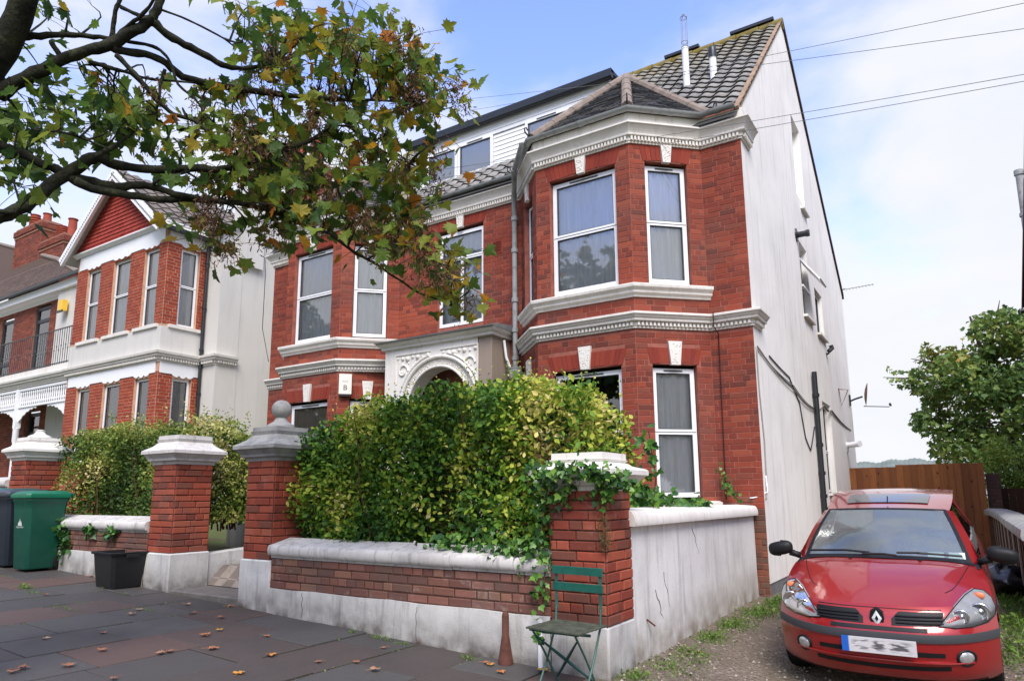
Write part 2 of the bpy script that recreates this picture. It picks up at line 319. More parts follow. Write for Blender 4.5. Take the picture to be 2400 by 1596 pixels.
def wall_sheet(m, P0, U, length, z0, z1, holes=(), n=0.0, mi=0, depth=.0):
    """flat wall face with rectangular openings cut out (grid of quads)"""
    U = np.array(U, float); U = U/np.linalg.norm(U); N = np.array([U[1], -U[0]]); us = sorted({0, length, *[h[0] for h in holes], *[h[1] for h in holes]}); zs = sorted({z0, z1, *[h[2] for h in holes], *[h[3] for h in holes]})
    us = [u for u in us if 0 <= u <= length]; zs = [z for z in zs if z0 <= z <= z1]
    p = lambda u, z, nn: (P0[0]+U[0]*u+N[0]*nn, P0[1]+U[1]*u+N[1]*nn, z)
    for i in range(len(us)-1):
        for j in range(len(zs)-1):
            uc, zc = (us[i]+us[i+1])/2, (zs[j]+zs[j+1])/2
            if any(h[0] < uc < h[1] and h[2] < zc < h[3] for h in holes): continue
            m.add([p(us[i], zs[j], n), p(us[i+1], zs[j], n), p(us[i+1], zs[j+1], n), p(us[i], zs[j+1], n)], [(0, 1, 2, 3)], mi)
    if depth:
        for (a, b, c, d) in holes:                   # reveals
            m.add([p(a, c, n), p(a, d, n), p(a, d, n-depth), p(a, c, n-depth)], [(0, 1, 2, 3)], mi); m.add([p(b, c, n), p(b, d, n), p(b, d, n-depth), p(b, c, n-depth)], [(3, 2, 1, 0)], mi)
            m.add([p(a, d, n), p(b, d, n), p(b, d, n-depth), p(a, d, n-depth)], [(0, 1, 2, 3)], mi); m.add([p(a, c, n), p(b, c, n), p(b, c, n-depth), p(a, c, n-depth)], [(3, 2, 1, 0)], mi)
def frameU(P0, U):
    U = np.array(U, float); U = U/np.linalg.norm(U); N = np.array([U[1], -U[0]])
    return lambda u, n, z: (P0[0]+U[0]*u+N[0]*n, P0[1]+U[1]*u+N[1]*n, z)
def obox(m, F, u0, u1, n0, n1, z0, z1, mi=0, rnd=.5):
    m.add([F(u0, n1, z0), F(u1, n1, z0), F(u1, n0, z0), F(u0, n0, z0), F(u0, n1, z1), F(u1, n1, z1), F(u1, n0, z1), F(u0, n0, z1)], [(3, 2, 1, 0), (4, 5, 6, 7), (0, 1, 5, 4), (1, 2, 6, 5), (2, 3, 7, 6), (3, 0, 4, 7)], mi, rnd)
def window(par, F, u0, u1, z0, z1, rec=-.07, trans=None, mull=None, fw=.055, curtain='curtain', vent=False, glass='glass', mats=None, opening_bars=True, name='window'):
    """frame of mitred bars, panes, gaskets, curtain behind; F(u,n,z) wall frame. Returned part is the frame."""
    fr = MB(); a, b = rec, rec-.06
    obox(fr, F, u0, u0+fw, b, a, z0, z1); obox(fr, F, u1-fw, u1, b, a, z0, z1); obox(fr, F, u0+fw, u1-fw, b, a, z0, z0+fw); obox(fr, F, u0+fw, u1-fw, b, a, z1-fw, z1)
    cells = []; zs = [z0+fw]+([trans-fw*.55, trans+fw*.55] if trans else [])+[z1-fw]
    if trans: obox(fr, F, u0+fw, u1-fw, b, a, trans-fw*.55, trans+fw*.55); obox(fr, F, u0+.01, u1-.01, a, a+.003, trans-.006, trans+.002, 1)
    rows = [(zs[0], zs[1])]+([(zs[2], zs[3])] if trans else [])
    for i, (q0, q1) in enumerate(rows):
        if mull is not None and (i == 0 or mull[1]): cells += [(u0+fw, mull[0]-fw*.5, q0, q1), (mull[0]+fw*.5, u1-fw, q0, q1)]; obox(fr, F, mull[0]-fw*.5, mull[0]+fw*.5, b, a, q0, q1)
        else: cells.append((u0+fw, u1-fw, q0, q1))
    if vent: w = (u1-u0); obox(fr, F, u0+w*.28, u1-w*.28, a, a+.012, z1-fw*.62, z1-fw*.38, 1)
    fo = fr.build(name, [M['upvc'] if mats is None else mats, M['rubber']], par)
    for (c0, c1, q0, q1) in cells:
        g = MB(); g.add([F(c0, a-.03, q0), F(c1, a-.03, q0), F(c1, a-.03, q1), F(c0, a-.03, q1)], [(0, 1, 2, 3)]); g.build('pane', M[glass], fo)
        k = MB(); t = .012; obox(k, F, c0, c0+t, a-.03, a-.012, q0, q1); obox(k, F, c1-t, c1, a-.03, a-.012, q0, q1); obox(k, F, c0+t, c1-t, a-.03, a-.012, q0, q0+t); obox(k, F, c0+t, c1-t, a-.03, a-.012, q1-t, q1); k.build('gasket', M['rubber'], fo)
    if curtain:
        cu = MB(); ph = rng.random()*6
        cu.grid(lambda s, t: F(u0+fw*.6+(u1-u0-fw*1.2)*s, b-.012+.012*math.sin(s*(u1-u0)*46+ph+math.sin(s*9+ph))+.01*math.sin(s*(u1-u0)*19+t*1.5), z0+fw*.6+(z1-z0-fw*1.2)*t), int(60*(u1-u0))+8, 3); cu.build('curtain', M[curtain], fo, smooth=True)
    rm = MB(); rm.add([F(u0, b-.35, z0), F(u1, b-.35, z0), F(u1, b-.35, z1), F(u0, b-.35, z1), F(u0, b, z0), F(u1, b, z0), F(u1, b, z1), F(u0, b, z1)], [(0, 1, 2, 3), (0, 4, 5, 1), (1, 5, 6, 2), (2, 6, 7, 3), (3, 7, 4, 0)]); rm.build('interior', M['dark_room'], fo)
    return fo
# ------------------------------------------------------------------ terrain
def sm(t): t = min(1, max(0, t)); return t*t*(3-2*t)
def gz(x, y):
    z = .042*max(0, min(14, -2.2-x))
    if y > 4.6 and x < -2.35 and not (-7.7 < x < -6.2): z += .22*sm((y-4.7)/.5)
    if x > -2.3: z += sm((x+2.2)/.9)*sm((y-4.0)/1.4)*(1-sm((x-1.2)/1.0))*min(.12, -.177+.078*(y-5.63))*(1-sm((y-12)/6))
    return z
def mat_ground():
    m = Mat('ground_earth', .95, .1); n = m.noise(1.2, 6, .65); m.col(m.ramp(n, [(.35, lin(86, 80, 64)), (.55, lin(84, 96, 58)), (.75, lin(70, 88, 50))])); m.bump(m.noise(20, 4), .5, .03); return m.m
M['earth'] = mat_ground()
xs = sorted(set([-7.71, -7.69, -6.21, -6.19, -1500, -600, -200, -80, -50, -40, -32]+[round(-26+.5*i, 3) for i in range(47)]+[round(-2.6+.1*i, 3) for i in range(50)]+[2.6, 3, 4, 6, 9, 14, 25, 60, 200, 600, 1500]))
ys = sorted(set([-1500, -500, -120, -40, -20, -12, -6, -3, -1.5]+[round(.25*i, 3) for i in range(18)]+[4.5, 4.6, 4.7]+[round(4.8+.2*i, 3) for i in range(34)]+[12, 13, 14, 16, 18, 20, 24, 30, 40, 60, 100, 200, 500, 1500]))
g = MB(); g.add([(x, y, gz(x, y)-(.03 if (x < -2.2 and y < 4.6) else .012)) for y in ys for x in xs], [(j*len(xs)+i, j*len(xs)+i+1, (j+1)*len(xs)+i+1, (j+1)*len(xs)+i) for j in range(len(ys)-1) for i in range(len(xs)-1)])
struct(g.build('ground', M['earth'], smooth=True))
# driveway of worn gravel and dirt
def mat_drive():
    m = Mat('driveway_gravel', .95, .15); n = m.noise(.9, 6, .6); f = m.noise(46, 5, .75); v = m.N('ShaderNodeTexVoronoi'); v.inputs['Scale'].default_value = 42; m.l.new(m.P(), v.inputs[0])
    c = m.ramp(n, [(.3, lin(124, 110, 97)), (.5, lin(146, 133, 118)), (.68, lin(130, 121, 100))]); c = m.mix(m.rng(f, .35, .7, 0, .75), c, lin(90, 78, 68)); c = m.mix(m.rng(v.outputs['Color'], .72, .95, 0, .8), c, lin(176, 168, 154)); m.col(c); m.bump(m.math('ADD', f, v.outputs['Distance']), .9, .03); return m.m
M['drive'] = mat_drive()
d = MB(); xd = [-2.32+.08*i for i in range(52)]; yd = [-.5, 1, 2, 3]+[3.4+.12*i for i in range(122)]
d.add([(x, y, gz(x, y)+.004+.012*math.sin(x*5.1+y*2.3)*math.sin(y*3.7-x)*.7) for y in yd for x in xd], [(j*len(xd)+i, j*len(xd)+i+1, (j+1)*len(xd)+i+1, (j+1)*len(xd)+i) for j in range(len(yd)-1) for i in range(len(xd)-1)])
drive = struct(d.build('driveway', M['drive'], smooth=True))
pb = MB()
for i in range(2600):
    y = 3.6+abs(rng.gauss(0, 2.2)); x = rng.uniform(-2.2, 1.6); s = rng.uniform(.005, .017)*(1+.25*(rng.random() < .1)); z = gz(x, y)+.008; a = rng.random()*3
    q = [(x+s*math.cos(a+k*1.57)*rng.uniform(.7, 1.2), y+s*math.sin(a+k*1.57)*rng.uniform(.7, 1.2), z) for k in range(4)]; pb.add(q+[(x, y, z+s*.8)], [(0, 1, 4), (1, 2, 4), (2, 3, 4), (3, 0, 4)], 0, rng.random())
mpb = Mat('pebble', .8, .2); mpb.col(mpb.ramp(mpb.attr(), [(0, lin(92, 82, 72)), (.5, lin(140, 130, 116)), (.9, lin(176, 170, 158)), (1, lin(126, 92, 76))])); pb.build('gravel', mpb.m, drive, kind='stuff')
# road behind the viewer
def mat_asph():
    m = Mat('asphalt', .85, .3); m.col(m.ramp(m.noise(30, 4), [(.3, (.035, .035, .037)), (.7, (.06, .06, .062))])); return m.m
r = MB(); r.add([(-60, -9.5, 1.4), (-14, -9.5, .40), (60, -9.5, -.35), (60, -1.6, -.35), (-14, -1.6, .40), (-60, -1.6, 1.4)], [(0, 1, 4, 5), (1, 2, 3, 4)]); 
for i in range(len(r.v)): x, y, z = r.v[i]; r.v[i] = (x, y, gz(x, y)+.0)
struct(r.build('road', mat_asph()))
# pavement slabs
def mat_slab():
    m = Mat('paving_slab', .6, .3); r_ = m.attr(); c = m.ramp(r_, [(0, lin(76, 73, 71)), (.3, lin(84, 82, 80)), (.6, lin(73, 70, 68)), (.8, lin(80, 72, 68)), (.93, lin(96, 77, 70)), (1, lin(80, 71, 67))])
    f = m.noise(75, 4, .7); c = m.mix(m.rng(f, .4, .75, 0, .5), c, m.mix(1, c, (.45, .45, .45), 'MULTIPLY')); n = m.noise(.7, 6, .6); c = m.mix(m.rng(n, .5, .7, 0, .55), c, lin(50, 48, 48)); c = m.mix(m.rng(m.noise(2.6, 5, .7), .62, .72, 0, .5), c, lin(70, 78, 50)); c = m.mix(m.rng(m.noise(120, 2), .72, .78, 0, .7), c, lin(150, 146, 138))
    m.col(c); m.rou(m.rng(n, .35, .7, .5, .8)); m.bump(f, .35, .006); return m.m
M['slab'] = mat_slab(); M['joint'] = plain('joint_soil', lin(58, 56, 44), .95, .1, .4, 12)
pv = MB(); px = [-26, -20, -16]+[-14+.5*i for i in range(24)]+[-2.2]; py = [-1.5, 0, 1, 2, 3, 4, 4.62]
pv.add([(x, y, gz(x, y)-.022) for y in py for x in px], [(j*len(px)+i, j*len(px)+i+1, (j+1)*len(px)+i+1, (j+1)*len(px)+i) for j in range(len(py)-1) for i in range(len(px)-1)])
pave = struct(pv.build('pavement', M['joint']))
x = -2.02; k = 0; sl = math.atan(-.042); srng = random.Random(5)
while x > -15.0:
    w = srng.choice((.60, .62, .64, .60)); y = 4.57; x0 = x-w
    y -= (.0 if k % 2 == 0 else -.0)+(.32 if k % 2 else .62)*srng.uniform(.9, 1.1)-.62; first = True
    y = 4.585
    while y > .6:
        L = srng.choice((.62, .66, .76, .62))*(.55 if (first and k % 2) else 1); first = False; y0 = y-L; cx, cy = (x+x0)/2, (y+y0)/2
        if pxp((cx, cy, gz(cx, cy)))[0] > -260 and not (cx > -2.0):
            m = MB(); a, b = (w-.012)/2, (L-.012)/2; m.bbox(-a, a, -b, b, -.045, 0, .004, 0, srng.random() if srng.random() < .8 else srng.uniform(.7, .95))
            o = m.build('paving_slab', M['slab']); o.parent = pave; o.location = (cx, cy, gz(cx, cy)+srng.uniform(-.007, .007)); o.rotation_euler = (srng.uniform(-.006, .006), -sl+srng.uniform(-.006, .006) if cx < -2.2 else 0, srng.uniform(-.006, .006))
        y = y0
    x = x0; k += 1
# ------------------------------------------------------------------ garden piers
def pier(name, label, cx, cy, hw, zg, zp, zb, cap, plinth_hw, mats=('render_plinth', 'brick_pier', 'trim_dirty'), seed=1, ball=None, zbias=None, course=.0745, group=None):
    t = thing(name, label, 'pier', (cx, cy, zg), group)
    m = MB(); m.bbox(cx-plinth_hw, cx+plinth_hw, cy-plinth_hw, cy+plinth_hw, zg-.1, zp, .014); pl = m.build('plinth', M[mats[0]], t)
    m = MB(); m.box(cx-hw+.006, cx+hw-.006, cy-hw+.006, cy+hw-.006, zp-.01, zb+.02); sh = m.build('shaft', M['mortar_dark'], t)
    J = BrickJob()
    for P0, U, sd in (((cx-hw+.006, cy-hw+.006, 0), (1, 0), 1), ((cx+hw-.006, cy-hw+.006, 0), (0, 1), 2), ((cx-hw+.006, cy+hw-.006, 0), (0, -1), 3), ((cx+hw-.006, cy+hw-.006, 0), (-1, 0), 4)):
        br = courses(2*hw-.012, zp, zb, [], course, .008, seq=(.218, .108), seed=seed*10+sd); J.wall(sh, P0, U, br, M[mats[1]], .012, .004, zbias, seed*7+sd, .006)
    J.emit(300)
    m = MB(); m.sq((cx, cy, 0), [(h, z) for h, z in cap]); c = m.build('cap', M[mats[2]], t)
    if ball:
        zc, rr, zb0 = ball; m = MB(); m.lathe((cx, cy, 0), [(.15, zb0), (.14, zb0+.03), (.075, zb0+.07), (.055, zb0+.11), (.07, zb0+.13)]+[(rr*math.sin(a), zc-rr*math.cos(a)) for a in [.35+.17*i for i in range(17)]]+[(.004, zc+rr)], 28); m.build('ball_finial', M['cap_grey'], c, smooth='auto')
    return t
def cap_prof(hw, z0, z1, z2, z3, ov, top):                           # neck, slab, ogee, block
    return [(hw+.01, z0), (hw+.015, z0+.03), (hw+.05, z0+.045), (hw+.055, z0+.07), (hw+ov-.02, z1-.045), (hw+ov, z1-.035), (hw+ov, z1), (hw+ov-.015, z1+.012), (hw+.02, z1+(z2-z1)*.42), (hw-.02, z1+(z2-z1)*.75), (top+.015, z2), (top, z2+.002), (top, z3), (.01, z3+.004)]
pier('corner_pier', 'ivy-hung red brick pier with white cap behind the green folding chair', -2.412, 4.83, .232, 0, .352, 1.305, cap_prof(.232, 1.30, 1.455, 1.535, 1.585, .115, .215), .238, ('render_plinth', 'brick_pier', 'trim'), 3, zbias=lambda c, r: r*.75+.25 if r > .12 else r)
pier('gate_pier', 'brick gate pier with grey stone ball on its cap', -6.10, 4.84, .222, .15, .645, 1.645, cap_prof(.222, 1.64, 1.80, 1.955, 2.0, .115, .20), .244, ('render_plinth', 'brick_pier', 'cap_grey'), 5, (2.20, .104, 2.0))
pier('gate_pier', 'brick gate pier without a ball, flat whitened cap, beside the black tub', -7.865, 4.85, .235, .2, .64, 1.66, cap_prof(.235, 1.655, 1.815, 1.955, 2.0, .11, .215), .255, ('render_plinth', 'brick_pier', 'trim_dirty'), 7)
p4 = pier('boundary_pier', 'brick pier with white cap and small knob behind the wheelie bins', -11.72, 4.86, .24, .38, .8, 1.83, cap_prof(.24, 1.825, 1.99, 2.13, 2.17, .11, .215), .255, ('render_plinth', 'brick_pier', 'trim'), 9)
m = MB(); m.lathe((-11.72, 4.86, 0), [(.16, 2.17), (.15, 2.2), (.08, 2.23), (.055, 2.27), (.065, 2.29), (.03, 2.30)], 20); m.build('knob', M['trim'], p4, smooth='auto')
# ------------------------------------------------------------------ low front walls: plinth, brick panel, coping stones
def low_wall(label, x0, x1, zp, zc, zg, seed, yf=4.615, ncop=5, mats=('render_plinth', 'brick_low', 'trim_dirty')):
    t = thing('front_wall', label, 'wall', ((x0+x1)/2, yf+.12, zg), None)
    m = MB(); nseg = 10
    for i in range(nseg):
        a, b = x0+(x1-x0)*i/nseg, x0+(x1-x0)*(i+1)/nseg; za, zb = gz(a, 4.5), gz(b, 4.5); wob = lambda q: zp+.006*math.sin(q*7)
        m.add([(a, yf-.03, za-.1), (b, yf-.03, zb-.1), (b, yf-.03, wob(b)), (a, yf-.03, wob(a)), (a, yf+.3, wob(a)), (b, yf+.3, wob(b)), (a, yf+.3, za-.1), (b, yf+.3, zb-.1)], [(0, 1, 2, 3), (3, 2, 5, 4), (4, 5, 7, 6)])
    m.build('plinth', M[mats[0]], t)
    m = MB(); m.box(x0, x1, yf, yf+.215, zp-.02, zc+.01); pn = m.build('brick_panel', M['mortar_dark'], t)
    J = BrickJob(); J.wall(pn, (x0, yf, 0), (1, 0), courses(x1-x0, zp, zc, [], .071, .008, seed=seed), M[mats[1]], .006, .004, None, seed, .007); J.emit(300)
    xs_ = [x0]+sorted(x0+(x1-x0)*((i+.5+rng.uniform(-.25, .25))/ncop) for i in range(ncop))+[x1]
    for a, b in zip(xs_[:-1], xs_[1:]):
        rr = .052; pr = [(yf+.26, zc), (yf-.01, zc), (yf-.012, zc+.03)]+[(yf-.028-rr*.55*math.sin(q), zc+.075-rr*math.cos(q)) for q in [.35+.42*i for i in range(7)]]+[(yf+.02, zc+.135), (yf+.22, zc+.185), (yf+.27, zc+.15)]
        m = MB(); m.prism(pr, 'x', a+.003, b-.003); o = m.build('coping_stone', M[mats[2]], t, smooth='auto'); o.location = (0, 0, rng.uniform(-.003, .003))
    return t
low_wall('low brick front wall with white plinth and coping under the big privet hedge', -5.86, -2.64, .382, .672, .1, 21, ncop=5)
low_wall('low brick front wall with white coping behind the black tub and bins', -11.48, -8.10, .60, .86, .3, 22, ncop=4)
low_wall('low dark brick wall beyond the bins with grey coping', -18.5, -11.96, .95, 1.42, .6, 23, ncop=7)
# white rendered side wall of the front garden
t = thing('garden_side_wall', 'white rendered garden wall with rounded coping along the driveway', 'wall', (-2.28, 7.1, 0))
m = MB(); n = 24; P = []
xw = lambda y: -2.185-.018*(y-5.0)
for i in range(n+1):
    y = 5.05+(9.14-5.05)*i/n; w = .004*math.sin(i*1.7)
    P.append([(xw(y)+w+.012, y, gz(-2.1, y)-.1), (xw(y)+w, y, .3), (xw(y)-w*.6, y, .75), (xw(y), y, 1.045), (xw(y)-.24, y, 1.045), (xw(y)-.24, y, 0)])
m.add([q for r_ in P for q in r_], [(i*6+k, (i+1)*6+k, (i+1)*6+k+1, i*6+k+1) for i in range(n) for k in range(5)]+[(n*6, n*6+1, n*6+2, n*6+3, n*6+4, n*6+5)]); m.build('rendered_face', M['render_wall'], t, smooth='auto')
m = MB(); pr = [(-.28, 1.03), (.055, 1.03)]+[(.06-.05*(1-math.cos(a)), 1.05+.10*math.sin(a)) for a in [0, .4, .8, 1.2, 1.57]]+[(-.2, 1.165), (-.28, 1.13)]
m.add([(xw(y)+o, y, z-.006*(y-5)) for y in (5.02, 5.9, 6.8, 7.7, 8.6, 9.15) for o, z in pr], [(i*9+k, (i+1)*9+k, (i+1)*9+(k+1) % 9, i*9+(k+1) % 9) for i in range(5) for k in range(9)]+[tuple(range(9)), tuple(range(53, 44, -1))]); m.build('coping', M['trim'], t, smooth='auto')
# rendered stub walls and step along the entrance path between the gate piers
m = MB(); m.prism([(5.08, .1), (8.6, .3), (8.6, .80), (5.08, .60)], 'x', -7.86, -7.63); tag(m.build('path_wall', M['render_plinth'], loc=(-7.7, 6, .2)), 'low white wall along the left of the entrance path', 'wall')
m = MB(); m.box(-9.6, -7.87, 6.7, 6.9, .2, 1.12); tag(m.build('path_wall', M['render_plinth'], loc=(-8.7, 6.8, .2)), 'white rendered wall crossing the garden behind the ball-less gate pier', 'wall')
m = MB(); m.bbox(-7.6, -6.35, 4.62, 5.1, .12, .245, .012); tag(m.build('door_step', plain('step_concrete', lin(104, 100, 96), .8, .3, .25, 9, bump=.4), loc=(-7, 4.9, .12)), 'dark concrete step between the two gate piers', 'step')
def mat_path():
    m = Mat('path_tiles', .7, .3); v = m.N('ShaderNodeTexChecker'); v.inputs['Scale'].default_value = 6; m.l.new(m.P(), v.inputs[0]); v.inputs[1].default_value = (*lin(120, 108, 100), 1); v.inputs[2].default_value = (*lin(150, 140, 130), 1); m.col(m.mix(m.rng(m.noise(4, 5), .4, .7, 0, .6), v.outputs[0], lin(90, 84, 78))); return m.m
m = MB(); m.add([(-7.62, 5.1, .25), (-6.3, 5.1, .25), (-6.3, 5.3, .46), (-7.62, 5.3, .46), (-6.3, 9.1, .5), (-7.62, 9.1, .5)], [(0, 1, 2, 3), (3, 2, 4, 5)]); struct(m.build('garden_path', mat_path()))
# ------------------------------------------------------------------ main house
M['blind'] = plain('blind_beige', lin(176, 166, 148), .9, .1, .08, 3)
YF, YB = 9.2, 8.45                                  # facade, bay fronts
XL, XR = -12.05, -2.125                             # house corners
HB = thing('brick_house', 'double-fronted red brick house with white cornices, two bays and white side wall', 'house', ((XL+XR)/2, YF, 0))
RB = [(-5.74, YF), (-5.0, YB), (-3.48, YB), (-2.70, YF)]; LB = [(-11.42, YF), (-10.66, YB), (-9.17, YB), (-8.43, YF)]
path = [(XL, YF)]+LB+RB+[(XR, YF)]
ZT, ZM = 6.15, 3.478
seg = []                                            # (P0, U, length)
for a, b in zip(path[:-1], path[1:]):
    a, b = np.array(a), np.array(b); seg.append((a, (b-a)/np.linalg.norm(b-a), float(np.linalg.norm(b-a))))
# openings per segment: (u0,u1,z0,z1)
UP, LO = (4.10, 5.905), (1.20, 2.998)
OP = {0: [], 1: [(.23, .86, *UP), (.23, .86, *LO)], 2: [(.20, 1.25, *UP), (.20, 1.25, *LO)], 3: [(.22, .84, *UP), (.22, .84, *LO)],
      4: [(-7.50+8.43, -6.515+8.43, 4.16, 5.955)], 5: [(.24, .80, *UP), (.24, .80, *LO)], 6: [(.235, 1.30, *UP), (.235, 1.30, *LO)], 7: [(.225, .862, *UP), (.225, .862, *LO)], 8: []}
JB = BrickJob(); M['brick_worn'] = brick_mat('brick_worn', [(104, 76, 62), (120, 84, 66), (138, 84, 64), (96, 72, 62), (112, 86, 72)], .6, sc=2.5)
def house_bias(c, r):                               # redder, cleaner bricks at the lower right corner
    return r
for i, (P0, U, L) in enumerate(seg):
    m = MB(); wall_sheet(m, P0, U, L, -.2, 6.66, OP[i], 0, 0, .11); w = m.build('wall', M['mortar_house'], HB)
    F = frameU(P0, U); holes = list(OP[i])
    for (u0, u1, z0, z1) in OP[i]:                   # soldier arch over every opening
        za = z1; zt = z1+(.225 if z1 < 4 else .232); e = .055; nb = max(6, round((u1-u0+2*e)/.075)); holes.append((u0-e, u1+e, za, zt)); key_w = .17 if z1 < 4 else .14; um = (u0+u1)/2; lm = MB()
        wb = (u1-u0+2*e)/nb
        for k in range(nb):
            a, b = u0-e+k*wb, u0-e+(k+1)*wb
            if abs((a+b)/2-um) < key_w/2: continue
            arc = MB(); t0 = (a-um)*.06; t1 = (b-um)*.06; d_ = .007+rng.uniform(-.002, .002); g_ = .003
            rise = .022*(1-((a+b)/2-um)**2/((u1-u0)/2+e)**2)
            arc.add([F(a+g_-t0, -.01, za+rise), F(b-g_-t1, -.01, za+rise), F(b-g_+t1, -.01, zt), F(a+g_+t0, -.01, zt), F(a+g_-t0, d_, za+rise), F(b-g_-t1, d_, za+rise), F(b-g_+t1, d_, zt), F(a+g_+t0, d_, zt)], [(4, 5, 6, 7), (0, 1, 5, 4), (1, 2, 6, 5), (2, 3, 7, 6), (3, 0, 4, 7)], 0, rng.random())
            arc.build('arch_brick', M['brick_arch'], w)
        wt, wbm = (.098, .066) if z1 < 4 else (.082, .056); z0k, z1k = z1-.012, z1+(.312 if z1 < 4 else .245); kn = .045
        if i == 4: um = -7.0+8.43-.0
        ks = MB(); ks.add([F(um-wbm, -.02, z0k), F(um+wbm, -.02, z0k), F(um+wt, -.02, z1k), F(um-wt, -.02, z1k), F(um-wbm, kn, z0k), F(um+wbm, kn, z0k), F(um+wt, kn, z1k), F(um-wt, kn, z1k)], [(4, 5, 6, 7), (0, 1, 5, 4), (1, 2, 6, 5), (2, 3, 7, 6), (3, 0, 4, 7)])
        for q in range(26):                          # carved vermiculation
            zz = z0k+.02+(z1k-z0k-.04)*rng.random(); ww = wbm+(wt-wbm)*(zz-z0k)/(z1k-z0k)-.016; uu = um+rng.uniform(-1, 1)*ww; s = rng.uniform(.008, .014)
            ks.add([F(uu-s, kn, zz-s*.6), F(uu+s, kn, zz-s*.5), F(uu+s*.8, kn, zz+s*.6), F(uu-s*.7, kn, zz+s*.5), F(uu, kn+.009, zz)], [(0, 1, 4), (1, 2, 4), (2, 3, 4), (3, 0, 4)])
        ks.build('keystone', M['trim'], HB)
        # window unit
        if i == 4: window(HB, F, u0+.004, u1-.004, 4.19, 5.90, -.045, 5.40, (um, False), .06, vent=False)
        elif z1 > 4: window(HB, F, u0+.012, u1-.012, 4.145, z1-.035, -.075, 5.025, None, .062, vent=True, curtain='curtain')
        else: window(HB, F, u0+.012, u1-.012, 1.235, z1-.045, -.075, 2.095, None, .062, vent=True, curtain='curtain' if i in (7,) else ('blind' if i == 2 else None))
    for (a, b) in ((ZM, 3.70), (3.915, 4.10), (ZT, 6.66)):
        if a != 3.915 or i not in (0, 4, 8): holes.append((-1, L+1, a, b))
    if i == 4: holes.append((.2, 2.45, .0, 3.9))
    br = courses(L, -.2, ZT, holes, .0756, .009, seed=40+i); old = [b for b in br if i == 8 and b[2] < 1.12+.12*math.sin(b[0]*9)]; br = [b for b in br if b not in old]; JB.wall(w, (P0[0], P0[1], 0), U, br, M['brick_house'], .0035, .0018, None, 60+i, .003); JB.wall(w, (P0[0], P0[1], 0), U, old, M['brick_worn'], .006, .004, None, 60+i, .004)
JB.emit(300)
# white trim: sill band, mid cornice with dentils, top cornice, fascia
def trim_run(nm, pts, prof, dent=None, mat='trim', ends=0):
    m = MB(); m.sweep(pts, prof); P = [np.array(p) for p in pts]
    if dent:
        z0, z1, o0, o1, stp, wd = dent
        for a, b in zip(P[:-1], P[1:]):
            L = np.linalg.norm(b-a); U = (b-a)/L; F = frameU(a, U); n = max(1, int(L/stp))
            for k in range(n): u = (k+.5)*L/n; obox(m, F, u-wd/2, u+wd/2, o0, o1, z0, z1)
    return m.build(nm, M[mat], HB)
corn_mid = [(-.02, ZM), (.022, ZM), (.022, ZM+.03), (.034, ZM+.034), (.034, ZM+.085), (.085, ZM+.092), (.09, ZM+.105), (.09, ZM+.125), (.105, ZM+.135), (.125, ZM+.165), (.14, ZM+.175), (.14, ZM+.20), (.11, ZM+.212), (-.02, ZM+.235)]
corn_top = [(-.02, ZT), (.024, ZT), (.024, ZT+.028), (.036, ZT+.032), (.036, ZT+.09), (.075, ZT+.098), (.08, ZT+.115), (.075, ZT+.125), (.085, ZT+.15), (.105, ZT+.185), (.135, ZT+.225), (.155, ZT+.24), (.155, ZT+.262), (.05, ZT+.275), (.05, ZT+.44), (-.02, ZT+.45)]
sill_b = [(-.02, 3.915), (.03, 3.915), (.035, 3.95), (.07, 3.965), (.075, 4.0), (.09, 4.01), (.115, 4.035), (.12, 4.07), (.115, 4.082), (-.02, 4.105)]
left_mid = [(XL-.0, YF), LB[0]]
ext = lambda pts: pts
midR = [(XR, YF+.45), (XR, YF)]
for nm, pts in (('mid_cornice', [RB[0], RB[1], RB[2], RB[3], (XR, YF), (XR, YF+.42)]), ('mid_cornice', [(XL, YF), LB[0], LB[1], LB[2], (-8.36, YF-.05)])): trim_run(nm, pts, corn_mid, (ZM+.032, ZM+.082, .03, .062, .055, .03))
for nm, pts in (('top_cornice', [(XL, YF+.3), (XL, YF)]+LB+RB+[(XR, YF), (XR, YF+.42)]),): trim_run(nm, pts, corn_top, (ZT+.030, ZT+.088, .034, .066, .05, .028))
trim_run('sill_band', [(-5.62, YF-.12), RB[1], RB[2], (RB[3][0]-.12, RB[3][1]-.12), (RB[3][0]+.02, RB[3][1]+.02)], sill_b); trim_run('sill_band', [(LB[0][0]+.1, YF-.1), LB[1], LB[2], LB[3]], sill_b)
sill_g = [(-.02, 1.06), (.03, 1.06), (.05, 1.09), (.09, 1.11), (.095, 1.165), (-.02, 1.19)]
trim_run('sill_band', RB, sill_g); trim_run('sill_band', LB, sill_g)
# lead flashing / bird-dirty ledge on the mid cornice omitted; gutters
def gutter(pts, z, r=.058, mat='gutter', nm='gutter', off=.115, joints=True):
    m = MB(); P = [np.array(p, float) for p in pts]; pr = [(off+r*math.cos(a), z+r*math.sin(a)) for a in [math.pi+.39*i for i in range(9)]]+[(off+r-.006, z), (off, z-r*.55), (off-r+.006, z)]
    m.sweep(pts, pr)
    for a, b in zip(P[:-1], P[1:]):
        L = np.linalg.norm(b-a)
        if L < .4 or not joints: continue
        U = (b-a)/L; q = a+U*L*.55; m.sweep([q-U*.035, q+U*.035], [(o*1.0+(o-off)*.12, z+(zz-z)*1.12) for o, zz in pr])
    return m.build(nm, M[mat], HB, smooth='auto')
ZG = 6.635
gutter([(XL-.12, YF)]+LB[:1], ZG); gutter(LB, ZG); gutter([LB[3], RB[0]], ZG-.06); gutter(RB+[(XR-.02, YF)], ZG)
